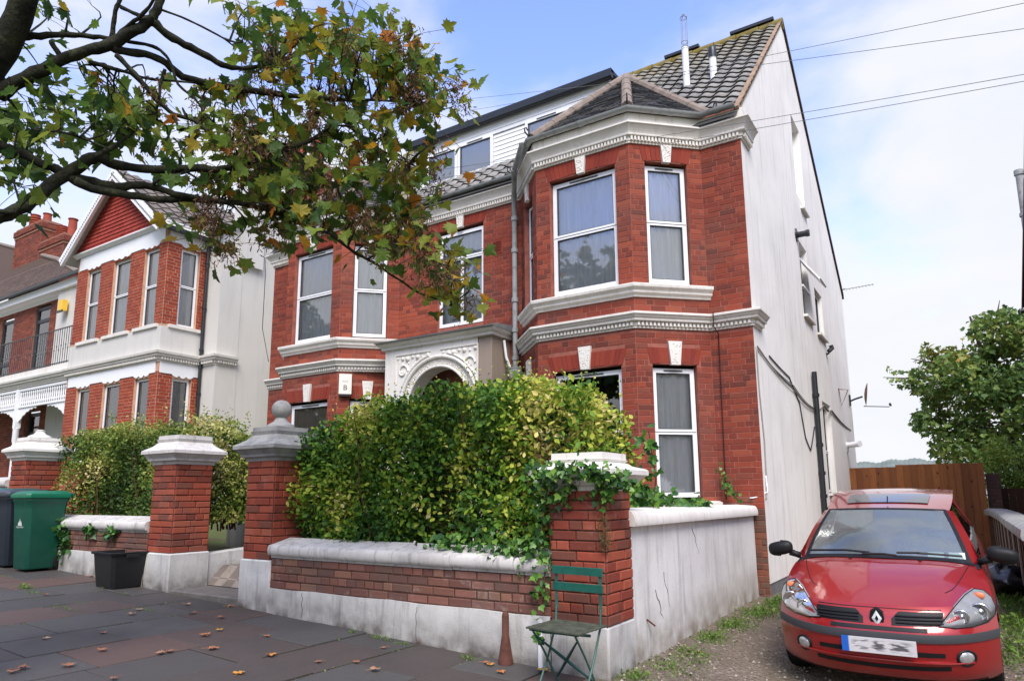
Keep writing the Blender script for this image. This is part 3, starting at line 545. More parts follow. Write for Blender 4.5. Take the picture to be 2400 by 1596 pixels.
# ------------------------------------------------------------------ rendered side wall (+X) with openings, gable, rear
SL = (10.443-6.60)/(13.208-9.2); YA, ZA = 13.208, 10.46; YR, ZR = 18.95, 6.32
m = MB(); sh = [(13.40, 14.25, 6.95, 8.62), (13.17, 13.95, 4.51, 5.95), (14.56, 15.45, 4.44, 5.39), (14.40, 15.38, 1.28, 3.05)]; hs = [(a-YF, b-YF, c, d_) for a, b, c, d_ in sh]
zs_ = 6.3; wall_sheet(m, (XR, YF), (0, 1), YR-YF, .16, zs_, [h for h in hs if h[3] < zs_], 0, 0, .14)
us = [0, .02]+[h for q in hs[:1] for h in q[:2]]+[YA-YF, YR-YF]; us = sorted(us)
def ztop(u): y = YF+u; return (6.60+SL*(y-9.2)) if y < YA else ZA+(ZR-ZA)*(y-YA)/(YR-YA)
hole = hs[0]
for a, b in zip(us[:-1], us[1:]):
    if a >= hole[0]-1e-6 and b <= hole[1]+1e-6: pieces = [(zs_, zs_, hole[2], hole[2]), (hole[3], hole[3], ztop(a), ztop(b))]
    else: pieces = [(zs_, zs_, ztop(a), ztop(b))]
    for (z0, z1, z2, z3) in pieces: m.add([(XR, YF+a, z0), (XR, YF+b, z1), (XR, YF+b, z3), (XR, YF+a, z2)], [(0, 1, 2, 3)])
y0, y1, z0, z1 = sh[0]; m.add([(XR, y0, z0), (XR, y1, z0), (XR, y1, z1), (XR, y0, z1), (XR-.14, y0, z0), (XR-.14, y1, z0), (XR-.14, y1, z1), (XR-.14, y0, z1)], [(0, 3, 7, 4), (1, 5, 6, 2), (3, 2, 6, 7), (0, 4, 5, 1), (4, 5, 6, 7)])
m.add([(XR, YR, .1), (XL, YR, .1), (XL, YR, ZR), (XR, YR, ZR)], [(0, 1, 2, 3)]); m.add([(XL, YF, .1), (XL, YF, 6.6), (XL, YA, ZA), (XL, YR, ZR), (XL, YR, .1)], [(0, 1, 2, 3, 4)])
m.add([(XR, YF, .16), (XR, YR, .16), (XR-.03, YR, .16), (XR-.03, YF, .16)], [(0, 1, 2, 3)]); m.add([(XR-.012, YF, -.2), (XR-.012, YR, -.2), (XR-.012, YR, .18), (XR-.012, YF, .18)], [(0, 1, 2, 3)], 1)
side = m.build('side_wall', [M['render_side'], M['lead']], HB)
FS = frameU((XR, YF), (0, 1))
window(HB, FS, hs[1][0]+.01, hs[1][1]-.01, 4.53, 5.93, -.09, 5.2, None, .05, curtain=None); window(HB, FS, hs[2][0]+.01, hs[2][1]-.01, 4.46, 5.37, -.07, None, None, .05); window(HB, FS, hs[3][0]+.01, hs[3][1]-.01, 1.30, 3.03, -.10, 2.1, None, .05, curtain=None)
for (a, b, z, pr) in ((hs[1][0]-.04, hs[1][1]+.04, 4.51, .07), (hs[2][0]-.04, hs[2][1]+.04, 4.44, .07), (hs[3][0]-.03, hs[3][1]+.03, 1.28, .06), (hs[0][0]+.3, hs[0][1]+.05, 6.80, .07)):
    m = MB(); obox(m, FS, a, b, -.1, pr, z-.045, z); m.build('sill', M['trim'], HB)
m = MB(); obox(m, FS, hs[1][0]+.05, hs[1][1]-.03, -.02, .02, 5.06, 5.1); m.add([FS(hs[1][0]+.06, -.04, 5.62), FS(hs[1][1]-.06, -.04, 5.62), FS(hs[1][1]-.06, .30, 5.14), FS(hs[1][0]+.06, .30, 5.14), FS(hs[1][0]+.06, -.02, 5.64), FS(hs[1][1]-.06, -.02, 5.64), FS(hs[1][1]-.06, .32, 5.16), FS(hs[1][0]+.06, .32, 5.16)], [(0, 1, 2, 3), (7, 6, 5, 4), (0, 4, 5, 1), (1, 5, 6, 2), (2, 6, 7, 3), (3, 7, 4, 0)]); m.build('open_casement', M['upvc'], HB)
# verge trim: thin mortar line on the front slope, dark board on the rear slope
m = MB(); m.prism([(9.16, 6.56), (YA, ZA), (YA, ZA+.07), (9.10, 6.60)], 'x', XR-.05, XR+.02); m.build('verge', M['mortar_house'] if False else plain('verge_mortar', lin(150, 128, 108), .9, .1, .3, 8), HB)
m = MB(); m.prism([(YA, ZA-.05), (YR+.1, ZR-.11), (YR+.1, ZR+.02), (YA, ZA+.07)], 'x', XR-.03, XR+.035); m.build('bargeboard', plain('bargeboard_brown', lin(62, 46, 44), .7, .2, .3, 5), HB)
# brick edge strip of the front face at the corner is laid above; rainwater pipe at the junction bay / porch
def pipe(nm, pts, r, mat, par=HB, collars=()):
    m = MB(); m.tube(pts, r, 12)
    for (p, q) in collars: m.tube([p, q], r*1.35, 12)
    return m.build(nm, M[mat], par, smooth='auto')
px_, py_ = -5.80, 9.08
pipe('downpipe', [(px_+.62, YB-.12, ZG-.02), (px_+.60, YB-.10, ZG-.07), (px_+.30, 8.62, ZG-.24), (px_+.06, 8.98, ZG-.46), (px_, py_, ZG-.62), (px_, py_, 5.2), (px_, py_, 3.25)], .042, 'gutter', HB, [((px_, py_, z), (px_, py_, z+.07)) for z in (5.75, 5.2, 4.36, 3.86, 3.4)]+[((px_+.30, 8.62, ZG-.24), (px_+.25, 8.69, ZG-.28))])
m = MB(); m.lathe((px_+.02, py_-.02, 0), [(.045, 3.07), (.105, 3.10), (.112, 3.13), (.112, 3.24), (.12, 3.25), (.12, 3.27), (.09, 3.27)], 18); m.build('hopper', M['gutter'], HB, smooth='auto'); pipe('downpipe', [(px_+.03, py_, 3.1), (px_+.03, py_, .5)], .045, 'gutter')
for (x0, x1, z0, z1) in ((-6.32, -6.125, 5.31, 5.54),):
    m = MB(); m.box(x0, x1, YF-.012, YF+.02, z0, z1); nx, nzz = 6, 7
    for a in range(nx):
        for b in range(nzz): cx = x0+.018+(x1-x0-.036)*(a+.5)/nx; cz = z0+.018+(z1-z0-.036)*(b+.5)/nzz; m.box(cx-.009, cx+.009, YF-.0135, YF-.011, cz-.010, cz+.010, 1)
    m.build('air_brick', [M['brick_arch'], M['dark_room']], HB)
# ------------------------------------------------------------------ roofs of the main house
def mat_tile(nm, cols, moss=.0, zr=(8.6, 10.4)):
    m = Mat(nm, .8, .3); c = m.ramp(m.attr(), [(i/(len(cols)-1), lin(*x)) for i, x in enumerate(cols)]); c = m.mix(m.rng(m.noise(7, 6, .7), .45, .7, 0, .6), c, lin(58, 58, 56)); c = m.mix(m.rng(m.noise(30, 4, .7), .55, .7, 0, .5), c, lin(150, 148, 140))
    if moss: z = m.sepz(); f = m.math('MULTIPLY', m.rng(z, zr[0], zr[1], 0, 1), m.rng(m.noise(6, 5, .7), .40, .66, 0, moss)); c = m.mix(f, c, lin(132, 116, 46))
    m.col(c); m.bump(m.noise(40, 4), .4, .006); return m.m
M['tile'] = mat_tile('concrete_tile', [(142, 142, 140), (160, 158, 154), (128, 128, 128), (150, 146, 140)], .75)
M['slate'] = mat_tile('slate', [(64, 66, 72), (82, 82, 84), (56, 58, 64), (96, 92, 84)], 0)
M['tile_edge'] = plain('tile_edge_shade_algae', lin(62, 61, 58), .95, .1, .3, 14); M['ridge'] = plain('ridge_tile', lin(134, 122, 112), .85, .2, .25, 6, bump=.3)  # tile butt ends: shadow line under each course painted in, plus algae dirt
_TC = {}
def tile_mesh(var, w, l, mat):
    k = (var, mat.name, w, l)
    if k in _TC: return _TC[k]
    m = MB(); nu = 6; amp = .024; th = .028; lap = .07; pts = []
    for j, (v, lift) in enumerate(((0, .022), (l+lap, -.012))):
        for i in range(nu+1):
            s = i/nu; z = amp*math.cos(2*math.pi*(s-.18))*1.0; pts.append(((s-.5)*(w+.012), v, z+lift+.03))
    b = [(x, y, z-th) for x, y, z in pts[:nu+1]]
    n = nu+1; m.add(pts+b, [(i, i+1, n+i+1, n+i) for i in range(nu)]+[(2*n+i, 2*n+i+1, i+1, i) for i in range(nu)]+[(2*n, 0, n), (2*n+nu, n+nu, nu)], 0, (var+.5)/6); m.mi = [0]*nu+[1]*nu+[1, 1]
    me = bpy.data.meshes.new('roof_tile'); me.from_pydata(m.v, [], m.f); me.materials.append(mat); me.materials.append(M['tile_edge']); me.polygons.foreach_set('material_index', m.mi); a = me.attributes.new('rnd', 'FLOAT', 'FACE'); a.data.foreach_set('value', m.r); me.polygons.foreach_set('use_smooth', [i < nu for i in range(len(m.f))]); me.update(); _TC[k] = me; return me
def tile_slope(par, y0, z0, slope, x0, x1, nrow, w=.30, l=.30, mat=None, skip=None, name='roof_tile', dirx=1):
    an = math.atan(slope); off = np.array(LOC[par.name])
    for r_ in range(nrow):
        y, z = y0+l*r_*math.cos(an), z0+l*r_*math.sin(an); n = int(math.ceil((x1-x0)/w))
        for k in range(n):
            x = x1-(k+.5)*w
            if skip and skip(x, y, z): continue
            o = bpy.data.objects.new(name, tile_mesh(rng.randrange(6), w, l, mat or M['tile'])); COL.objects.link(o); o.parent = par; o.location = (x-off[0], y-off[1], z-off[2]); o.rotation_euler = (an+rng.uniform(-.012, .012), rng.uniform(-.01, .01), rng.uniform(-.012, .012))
SF = (ZA-6.60)/(YA-9.2)
m = MB(); y0 = 9.02; z0 = 6.60+SF*(y0-9.2); m.add([(XL, y0, z0), (XR, y0, z0), (XR, YA, ZA), (XL, YA, ZA), (XL, YR+.1, ZR), (XR, YR+.1, ZR)], [(0, 1, 2, 3), (3, 2, 5, 4)]); roof = m.build('roof', plain('roof_underlay', lin(70, 70, 70), .9, .1), HB)
AP = {'R': (-4.24, 10.28, 8.42), 'L': (-9.915, 10.28, 8.42)}
DX0, DX1, DY, DZ0, DZ1 = -8.95, -4.50, 10.15, 7.45, 8.50
def roofskip(x, y, z):
    if DX0-.1 < x < DX1+.1 and y > DY-.12 and z < DZ1+.35: return True      # dormer stands here
    for s in ('R', 'L'):
        ax, ay, az = AP[s]
        if abs(x-ax) < 1.52-(z-6.6)*.80: return True                          # bay roof covers it
    px, py, d_ = pxp((x, y, z)); return px < 900
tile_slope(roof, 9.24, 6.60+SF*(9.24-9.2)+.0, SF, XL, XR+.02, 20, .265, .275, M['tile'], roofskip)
m = MB(); seg_ = []
for i in range(22): x1_ = XR+.03-i*.45; m.tube([(x1_, YA, ZA-.02), (x1_-.44, YA, ZA-.02)], [.115, .105], 12)
mr = Mat('ridge_mossy', .9, .1); mr.col(mr.ramp(mr.noise(6, 5, .7), [(.3, lin(104, 98, 78)), (.5, lin(134, 120, 62)), (.7, lin(120, 114, 98))])); m.build('ridge', mr.m, roof, smooth='auto')
for (xa, xb) in ((-3.1, -2.25), (-4.5, -3.75)): m = MB(); m.box(xa, xb, YA-.12, YA+.14, ZA+.07, ZA+.13); m.build('ridge_vent', M['gutter_black'], roof)

# hipped slate roofs of the two bays
def bay_roof(s, pts):
    ax, ay, az = AP[s]; A = np.array([ax, ay, az]); ze = 6.64; E_ = [np.array([p[0], p[1], ze]) for p in pts]; cen = np.array([ax, YF+.3, ze])
    E_ = [e+(e-np.array([ax, e[1] if k in (0, 3) else YF, ze]))*np.array([.04, .10, 0]) for k, e in enumerate(E_)]; E_[0][1] = E_[3][1] = YF+.06; E_[3][0] += .1; E_[0][0] -= .1
    m = MB(); m.add([*E_, A, (ax, ay+1.0, az)], [(0, 1, 4), (1, 2, 4), (2, 3, 4), (3, 5, 4), (0, 4, 5)]); br_ = m.build('bay_roof', plain('slate_bed', lin(48, 48, 50), .9, .1), HB)
    sm_ = MB()
    for k in range(3):
        a, b = E_[k], E_[k+1]; nrm = np.cross(b-a, A-a); nrm /= np.linalg.norm(nrm)
        if nrm[2] < 0: nrm = -nrm
        nr = 26
        for r_ in range(nr):
            t0, t1 = r_/nr, min(1, (r_+1.25)/nr); p0, p1 = a+(A-a)*t0, b+(A-b)*t0; q0, q1 = a+(A-a)*t1, b+(A-b)*t1; W_ = np.linalg.norm(p1-p0); n = max(1, int(W_/.2))
            for j in range(n):
                s0, s1 = (j+(.5 if r_ % 2 else 0))/n, (j+1+(.5 if r_ % 2 else 0))/n; s1 = min(1, s1)
                if s0 >= 1: continue
                lf = .018+rng.uniform(0, .008); g_ = .006/W_; f = lambda s_, lo, hi: lo+(hi-lo)*s_
                v = [f(s0+g_, p0, p1)+nrm*lf, f(s1-g_, p0, p1)+nrm*lf, f(s1-g_, q0, q1)+nrm*.006, f(s0+g_, q0, q1)+nrm*.006, f(s0+g_, p0, p1), f(s1-g_, p0, p1)]
                sm_.add(v, [(0, 1, 2, 3), (4, 5, 1, 0)], 0, rng.random())
    sm_.build('slates', M['slate'], br_, kind='stuff')
    for k in range(4):
        e = E_[k]; d_ = A-e; n = 5; m = MB()
        for i in range(n): m.tube([e+d_*(i/n)+(0, 0, .02), e+d_*((i+1.03)/n)+(0, 0, .02)], [.085, .078], 10)
        m.build('hip_tile_row', M['ridge'], br_, smooth='auto')
        m = MB(); h = e+(0, 0, .06); o_ = (e-A)*np.array([1, 1, 0]); o_ /= np.linalg.norm(o_); m.tube([h, h+o_*.06+(0, 0, -.01), h+o_*.12+(0, 0, .03), h+o_*.13+(0, 0, .09), h+o_*.09+(0, 0, .11), h+o_*.07+(0, 0, .07)], .012, 6); m.build('hip_iron', M['gutter_black'], br_)
bay_roof('R', RB); bay_roof('L', LB)
# dormer: white boarded box with flat roof
dm = MB(); dm.box(DX0, DX1, DY, 11.6, 7.3, DZ1-.02); dorm = dm.build('dormer', M['upvc'], HB); FD = frameU((DX0, DY), (1, 0)); WD = DX1-DX0
wins = [(.42, 1.10), (1.22, 1.96), (2.80, 3.62)]; WZ = (7.50, 8.13)
bd = 0
for k in range(4):                                   # horizontal boards above the windows and between
    z0 = DZ1-.36+k*.09
    m = MB(); m.add([FD(0, .022, z0), FD(WD, .022, z0), FD(WD, .010, z0+.088), FD(0, .010, z0+.088), FD(0, 0, z0), FD(WD, 0, z0)], [(0, 1, 2, 3), (4, 5, 1, 0)]); m.build('cladding_board', M['upvc'], dorm)
for k in range(8):
    z0 = 7.42+k*.09
    for (a, b) in ((0, .36), (2.02, 2.74), (3.68, WD)):
        m = MB(); m.add([FD(a, .022, z0), FD(b, .022, z0), FD(b, .010, z0+.088), FD(a, .010, z0+.088), FD(a, 0, z0), FD(b, 0, z0)], [(0, 1, 2, 3), (4, 5, 1, 0)]); m.build('cladding_board', M['upvc'], dorm)
for (a, b) in wins: window(dorm, FD, a-.05, b+.05, WZ[0]-.05, WZ[1]+.02, .05, None, None, .055, vent=True, name='dormer_window')
m = MB(); obox(m, FD, -.02, WD+.02, 0, .03, DZ1-.375, DZ1-.36); m.build('drip_strip', M['gutter'], dorm)
m = MB(); m.box(DX0-.12, DX1+.1, DY-.13, 11.6, DZ1-.02, DZ1+.05); m.prism([(DY-.15, DZ1-.10), (DY-.12, DZ1-.12), (DY-.05, DZ1-.12), (DY-.02, DZ1-.02), (DY-.02, DZ1+.04), (DY-.15, DZ1+.03)], 'x', DX0-.12, DX1+.1); m.build('dormer_roof', M['gutter_black'], dorm)
# flue pipes on the front slope
def vpipe(nm, x, y, zb, zt, r, mat, cowl=None):
    m = MB(); m.lathe((x, y, 0), [(r, zb), (r, zt-.02), (r*1.1, zt-.02), (r*1.1, zt)], 14); o = m.build(nm, M[mat], HB, smooth='auto')
    m = MB(); m.add([(x-.14, y-.18, zb-.14), (x+.14, y-.18, zb-.14), (x+.14, y+.14, zb+.16), (x-.14, y+.14, zb+.16)], [(0, 1, 2, 3)]); m.build('flashing', M['upvc'], o)
    if cowl == 'cage':
        m = MB()
        for k in range(4): a = .785+k*1.57; m.tube([(x+r*math.cos(a), y+r*math.sin(a), zt), (x+r*math.cos(a), y+r*math.sin(a), zt+.62), (x, y, zt+.68)], .006, 5)
        for z in (zt+.02, zt+.12, zt+.60): m.tube([(x+r*math.cos(a), y+r*math.sin(a), z) for a in [.524*i for i in range(13)]], .006, 5)
        m.build('wire_cowl', M['gutter'], o)
    elif cowl: m = MB(); m.lathe((x, y, 0), [(r*1.2, zt-.01), (r*1.25, zt+.1), (r*1.15, zt+.17), (r*.9, zt+.2), (.01, zt+.2)], 14); m.build('cowl', M['gutter_black'], o, smooth='auto')
vpipe('flue_pipe', -3.384, 10.963, 8.25, 9.07, .058, 'upvc', 'cage'); vpipe('vent_pipe', -2.93, 11.036, 8.32, 8.76, .060, 'upvc', 'cap')
# ------------------------------------------------------------------ porch with arch
PX0, PX1, PY = -8.23, -5.98, 8.67
po = MB(); FP = frameU((PX0, PY), (1, 0)); WP = PX1-PX0; ac, ar_i, ar_o, zsp = -7.05-PX0, .62, .80, 2.74
N_ = 24; zt = 3.80; right = -6.245-PX0
an = [math.pi*i/N_ for i in range(N_+1)]
inner = [(ac-ar_i*math.cos(a), zsp+ar_i*math.sin(a)) for a in an]
# white front plate around the arch opening
bot = .3
def strip(m, A_, B_, n): 
    for i in range(len(A_)-1): m.add([FP(A_[i][0], n, A_[i][1]), FP(A_[i+1][0], n, A_[i+1][1]), FP(B_[i+1][0], n, B_[i+1][1]), FP(B_[i][0], n, B_[i][1])], [(0, 1, 2, 3)])
outer = [(ac-ar_o*math.cos(a), zsp+ar_o*math.sin(a)) for a in an]
top = [(o[0], zt) for o in outer]
strip(po, outer, top, 0); po.add([FP(0, 0, bot), FP(ac-ar_o, 0, bot), FP(ac-ar_o, 0, zt), FP(0, 0, zt)], [(0, 1, 2, 3)]); po.add([FP(ac+ar_o, 0, bot), FP(right, 0, bot), FP(right, 0, zt), FP(ac+ar_o, 0, zt)], [(0, 1, 2, 3)])
strip(po, inner, outer, -.02)
for i in range(N_): po.add([FP(*[inner[i][0], -.02, inner[i][1]]), FP(inner[i+1][0], -.02, inner[i+1][1]), FP(inner[i+1][0], -.28, inner[i+1][1]), FP(inner[i][0], -.28, inner[i][1])], [(3, 2, 1, 0)])
for sx in (-1, 1): u = ac+sx*ar_i; po.add([FP(u, 0, bot), FP(u, 0, zsp), FP(u, -.28, zsp), FP(u, -.28, bot), FP(ac+sx*ar_o, 0, bot), FP(ac+sx*ar_o, 0, zsp)], [(0, 1, 2, 3), (0, 1, 5, 4)])
porch = po.build('porch', M['trim'], HB)
m = MB(); m.box(PX1-.262, PX1, PY+.012, YF, .3, zt-.02); m.build('porch_side', M['porch_grey'], porch); m = MB(); m.box(PX0+.003, PX0+.14, PY+.02, YF, .3, zt-.02); m.build('porch_side', M['porch_grey'], porch)
for rad, w in ((ar_i+.018, .022), (ar_o, .030)):
    m = MB(); m.tube([FP(ac-rad*math.cos(a), .006, zsp+rad*math.sin(a)) for a in an], w, 8); m.build('arch_moulding', M['trim'], porch, smooth='auto')
m = MB()
for i in range(60):                                  # carved leaf band of the arch
    a = math.pi*(i+.5)/60
    for q in range(4):
        rr = ar_i+.05+.11*(q+.5)/4+rng.uniform(-.008, .008); aa = a+rng.uniform(-.02, .02); s = rng.uniform(.012, .019); u, z = ac-rr*math.cos(aa), zsp+rr*math.sin(aa); m.add([FP(u-s, -.02, z-s*.6), FP(u+s*.9, -.02, z-s*.5), FP(u+s, -.02, z+s*.6), FP(u-s*.8, -.02, z+s*.7), FP(u, .004, z)], [(0, 1, 4), (1, 2, 4), (2, 3, 4), (3, 0, 4)])
m.build('arch_carving', M['trim'], porch, kind='stuff')
for sx in (-1, 1):                                   # spandrel panels with scrolls and fruit
    m = MB(); a0, a1 = (ac-.92, ac-.18) if sx < 0 else (ac+.07, ac+.80); zz = 3.645
    obox(m, FP, a0-.02, a1+.02, 0, .018, zz, zz+.02); oe = a0-.02 if sx < 0 else a1; obox(m, FP, oe, oe+.02, 0, .018, 2.9, zz)
    ou = a0+.06 if sx < 0 else a1-.06
    m.tube([FP(ou-sx*.02+.12*math.cos(t)*(1-t/9)-sx*.08, .012, 3.36+.13*math.sin(t)*(1-t/9)) for t in [.5*i for i in range(14)]], .018, 6)
    m.tube([FP(ac+sx*(ar_o+.06)*math.cos(t)*-1*-1, .01, zsp+(ar_o+.06)*math.sin(t)) for t in [.35+.1*i for i in range(11)]], .02, 6)
    for q in range(7):
        u = a0+.04+(a1-a0-.08)*q/6; rr = .03+.022*((q*37) % 5)/4; m.lathe(FP(u, -.01, zz-.05-.012*((q*13) % 3)), [(rr*math.sin(t), -rr*math.cos(t)) for t in [.01, .5, 1, 1.57, 2.1, 2.7, 3.13]], 10, axis='y')
    for q in range(26):
        u = a0+(a1-a0)*rng.random(); z = 2.95+.62*rng.random()
        if math.hypot(u-ac, z-zsp) > ar_o+.05 and z < zz-.05: s = rng.uniform(.014, .03); m.lathe(FP(u, -.012, z), [(s*math.sin(t), -s*math.cos(t)) for t in [.01, .6, 1.2, 1.8, 2.5, 3.13]], 8, axis='y')
    m.build('spandrel_carving', M['trim'], porch, smooth='auto')
m = MB(); m.sweep([(PX0-.0, YF), (PX0, PY), (PX1, PY), (PX1, YF)], [(-.03, 3.76), (.05, 3.77), (.055, 3.81), (.09, 3.825), (.115, 3.86), (.12, 3.875), (-.03, 3.875)]); m.build('porch_cornice', M['trim'], porch)
m = MB(); m.prism([(PY-.16, 3.876), (PY-.165, 3.895), (PY-.05, 3.93), (YF, 3.99), (YF, 3.876)], 'x', PX0-.13, PX1+.13); m.build('porch_roof', M['lead'], porch)
m = MB(); m.box(PX0+.14, PX1-.14, YF+.0, YF+.02, .4, 2.9); m.box(PX0+.3, PX1-.45, YF-.03, YF, 2.55, 2.7); m.box(PX0+.3, PX0+.42, YF-.03, YF, .4, 2.55); m.build('door_surround', M['porch_grey'], porch)
m = MB(); m.box(PX0+.45, PX1-.6, YF-.02, YF-.001, .4, 2.5); m.build('front_door', M['wood_dark'], porch)
m = MB(); m.tube([(PX1+.05, YF-.25, 3.72), (PX1+.07, YF-.22, 3.45), (PX1+.12, YF-.14, 3.22), (PX1+.14, YF-.12, 3.16)], .022, 8); m.build('overflow_pipe', M['upvc'], porch, smooth='auto')
# ------------------------------------------------------------------ white-sided neighbour with gable over the bay
NX0, NX1, NY, NB = -18.62, -13.98, 9.2, 8.2; NBX = -14.54
NH = thing('gabled_house', 'white-rendered house with orange brick window piers under a red tile-hung gable', 'house', ((NX0+NX1)/2, NY, .5))
m = MB(); m.box(NX0, NX1, NY, 17.5, .3, 7.42); m.box(NX1-.25, NX1+.10, 9.62, 10.25, 6.75, 8.6); m.box(NX1-.005, NX1+.012, NY-.002, 9.75, .3, 7.42); m.build('wall', M['render_neigh'], NH)
FN = frameU((NX0, NB), (1, 0)); FNS = frameU((NBX, NB), (0, 1)); LN = NBX-NX0; LS = NY-NB
wu = [(-18.08-NX0, -17.45-NX0), (-16.83-NX0, -16.08-NX0), (-15.46-NX0, -14.87-NX0)]; ws = [(.34, .80)]
UPN, LON = (5.10, 6.93), (2.1, 3.90)
JN = BrickJob()
for F, P0, U, L, W_ in ((FN, (NX0, NB, 0), (1, 0), LN, wu), (FNS, (NBX, NB, 0), (0, 1), LS, ws)):
    hl = [(a, b, *q) for a, b in W_ for q in (UPN, LON)]
    m = MB(); wall_sheet(m, P0, U, L, .5, 7.38, hl, 0, 0, .12); w = m.build('wall', M['mortar_light'], NH)
    hl2 = hl+[(-1, L+1, 4.0, 5.10), (-1, L+1, 6.99, 7.4)]
    JN.wall(w, P0, U, courses(L, .5, 7.0, hl2, .0765, .011, seed=81), M['brick_orange'], .006, .002, None, 5, .004)
    # rendered panel between storeys
    m = MB(); obox(m, F, -.012, L+(.012 if L > 2 else 0), -.03, .014, 4.45, 5.03); m.build('panel', M['render_neigh'], NH)
    for (z0, z1, up) in ((3.93, 4.22, 0), (6.96, 7.36, 1)):      # lintel band with scalloped lower edge over each window
        m = MB(); obox(m, F, .10 if L > 2 else .03, L-.10 if L > 2 else L, 0, .02, z0+.05, z1); m.build('lintel_band', M['upvc'], NH)
        for a, b in W_:
            n = 9; m = MB(); pts = [(a-.02+(b-a+.04)*k/n, z0+.05-.055*abs(math.sin(k/n*math.pi*3))*(.4+.6*math.sin(k/n*math.pi))) for k in range(n+1)]
            for q in range(n): m.add([F(pts[q][0], .021, pts[q][1]-.02), F(pts[q+1][0], .021, pts[q+1][1]-.02), F(pts[q+1][0], .021, z0+.06), F(pts[q][0], .021, z0+.06), F(pts[q][0], -.1, pts[q][1]-.02), F(pts[q+1][0], -.1, pts[q+1][1]-.02)], [(0, 1, 2, 3), (4, 5, 1, 0)])
            m.build('scallop', M['upvc'], NH)
    for a, b in W_:
        m = MB(); obox(m, F, a-.2, b+.2 if L > 2 else b+.1, -.05, .06, 5.02, 5.095); m.build('sill', M['trim'], NH)
        window(NH, F, a+.01, b-.01, 5.10, 6.93, -.06, 6.05, None, .055, curtain='curtain'); window(NH, F, a+.01, b-.01, 2.1, 3.9, -.06, None, None, .055, curtain='curtain_grey')
JN.emit(0)
cor = [(-.02, 4.225), (.02, 4.225), (.02, 4.26), (.045, 4.27), (.05, 4.32), (.10, 4.34), (.11, 4.38), (.14, 4.40), (.15, 4.45), (-.02, 4.48)]
def dent(m, pts, z0, z1, o0, o1, stp=.06, wd=.035):
    P = [np.array(p, float) for p in pts]
    for a, b in zip(P[:-1], P[1:]):
        L = np.linalg.norm(b-a); F = frameU(a, (b-a)/L); n = max(1, int(L/stp))
        for k in range(n): u = (k+.5)*L/n; obox(m, F, u-wd/2, u+wd/2, o0, o1, z0, z1)
m = MB(); m.sweep([(NX0, NB), (NBX, NB), (NBX, NY)], cor); dent(m, [(NX0, NB), (NBX, NB), (NBX, NY)], 4.27, 4.32, .04, .085); m.build('cornice', M['trim'], NH)
m = MB(); m.sweep([(-14.42, NY), (NX1, NY), (NX1, NY+.5)], [(o, z+.02) for o, z in cor]); dent(m, [(-14.42, NY), (NX1, NY), (NX1, NY+.5)], 4.29, 4.34, .04, .085); m.build('cornice', M['trim'], NH)
m = MB(); m.sweep([(NX0-.1, NB), (NBX, NB), (NBX, NY)], [(-.02, 7.36), (.05, 7.36), (.07, 7.39), (.12, 7.42), (.12, 7.45), (-.02, 7.46)]); m.build('eaves_band', M['upvc'], NH)
pipe('downpipe', [(NBX+.08, NY-.06, 7.3), (NBX+.08, NY-.06, .6)], .038, 'gutter_black', NH, [((NBX+.08, NY-.06, z), (NBX+.08, NY-.06, z+.05)) for z in (6.7, 5.6, 4.6, 3.6)])
# gable: red hung tiles between white bargeboards
GA, GY, GZ0, GZ1 = -16.68, 7.9, 7.30, 9.20; GX0, GX1 = -19.0, -14.36
m = MB(); m.add([(GX0+.25, NB-.06, 7.42), (GX1-.25, NB-.06, 7.42), (GA, NB-.06, GZ1-.1)], [(0, 1, 2)]); gab = m.build('gable', plain('gable_bed', lin(120, 52, 44), .9, .1), NH)
m = MB(); nr = 16
for r_ in range(nr):
    z0, z1 = 7.44+(GZ1-.18-7.44)*r_/nr, 7.44+(GZ1-.18-7.44)*(r_+1.12)/nr; f = (z0-7.42)/(GZ1-.1-7.42); a, b = GX0+.25+(GA-GX0-.25)*f, GX1-.25+(GA-GX1+.25)*f; n = max(1, int((b-a)/.17))
    for k in range(n):
        x0, x1 = a+(b-a)*k/n, a+(b-a)*(k+1)/n; lf = NB-.085-rng.uniform(0, .006); m.add([(x0+.003, lf, z0), (x1-.003, lf, z0), (x1-.003, NB-.066, z1), (x0+.003, NB-.066, z1), (x0+.003, NB-.06, z0), (x1-.003, NB-.06, z0)], [(0, 1, 2, 3), (4, 5, 1, 0)], 0, rng.random())
mt = Mat('hung_tile_red', .8, .2); mt.col(mt.ramp(mt.attr(), [(0, lin(146, 58, 50)), (.5, lin(166, 70, 60)), (1, lin(152, 64, 54))])); m.build('hung_tiles', mt.m, gab, kind='stuff')
m = MB(); m.box(GX0+.3, GX1-.3, NB-.02, NB+.02, 7.36, 7.44); m.build('gable_foot', plain('gable_shadow_brick', lin(104, 46, 40), .9, .1), gab)
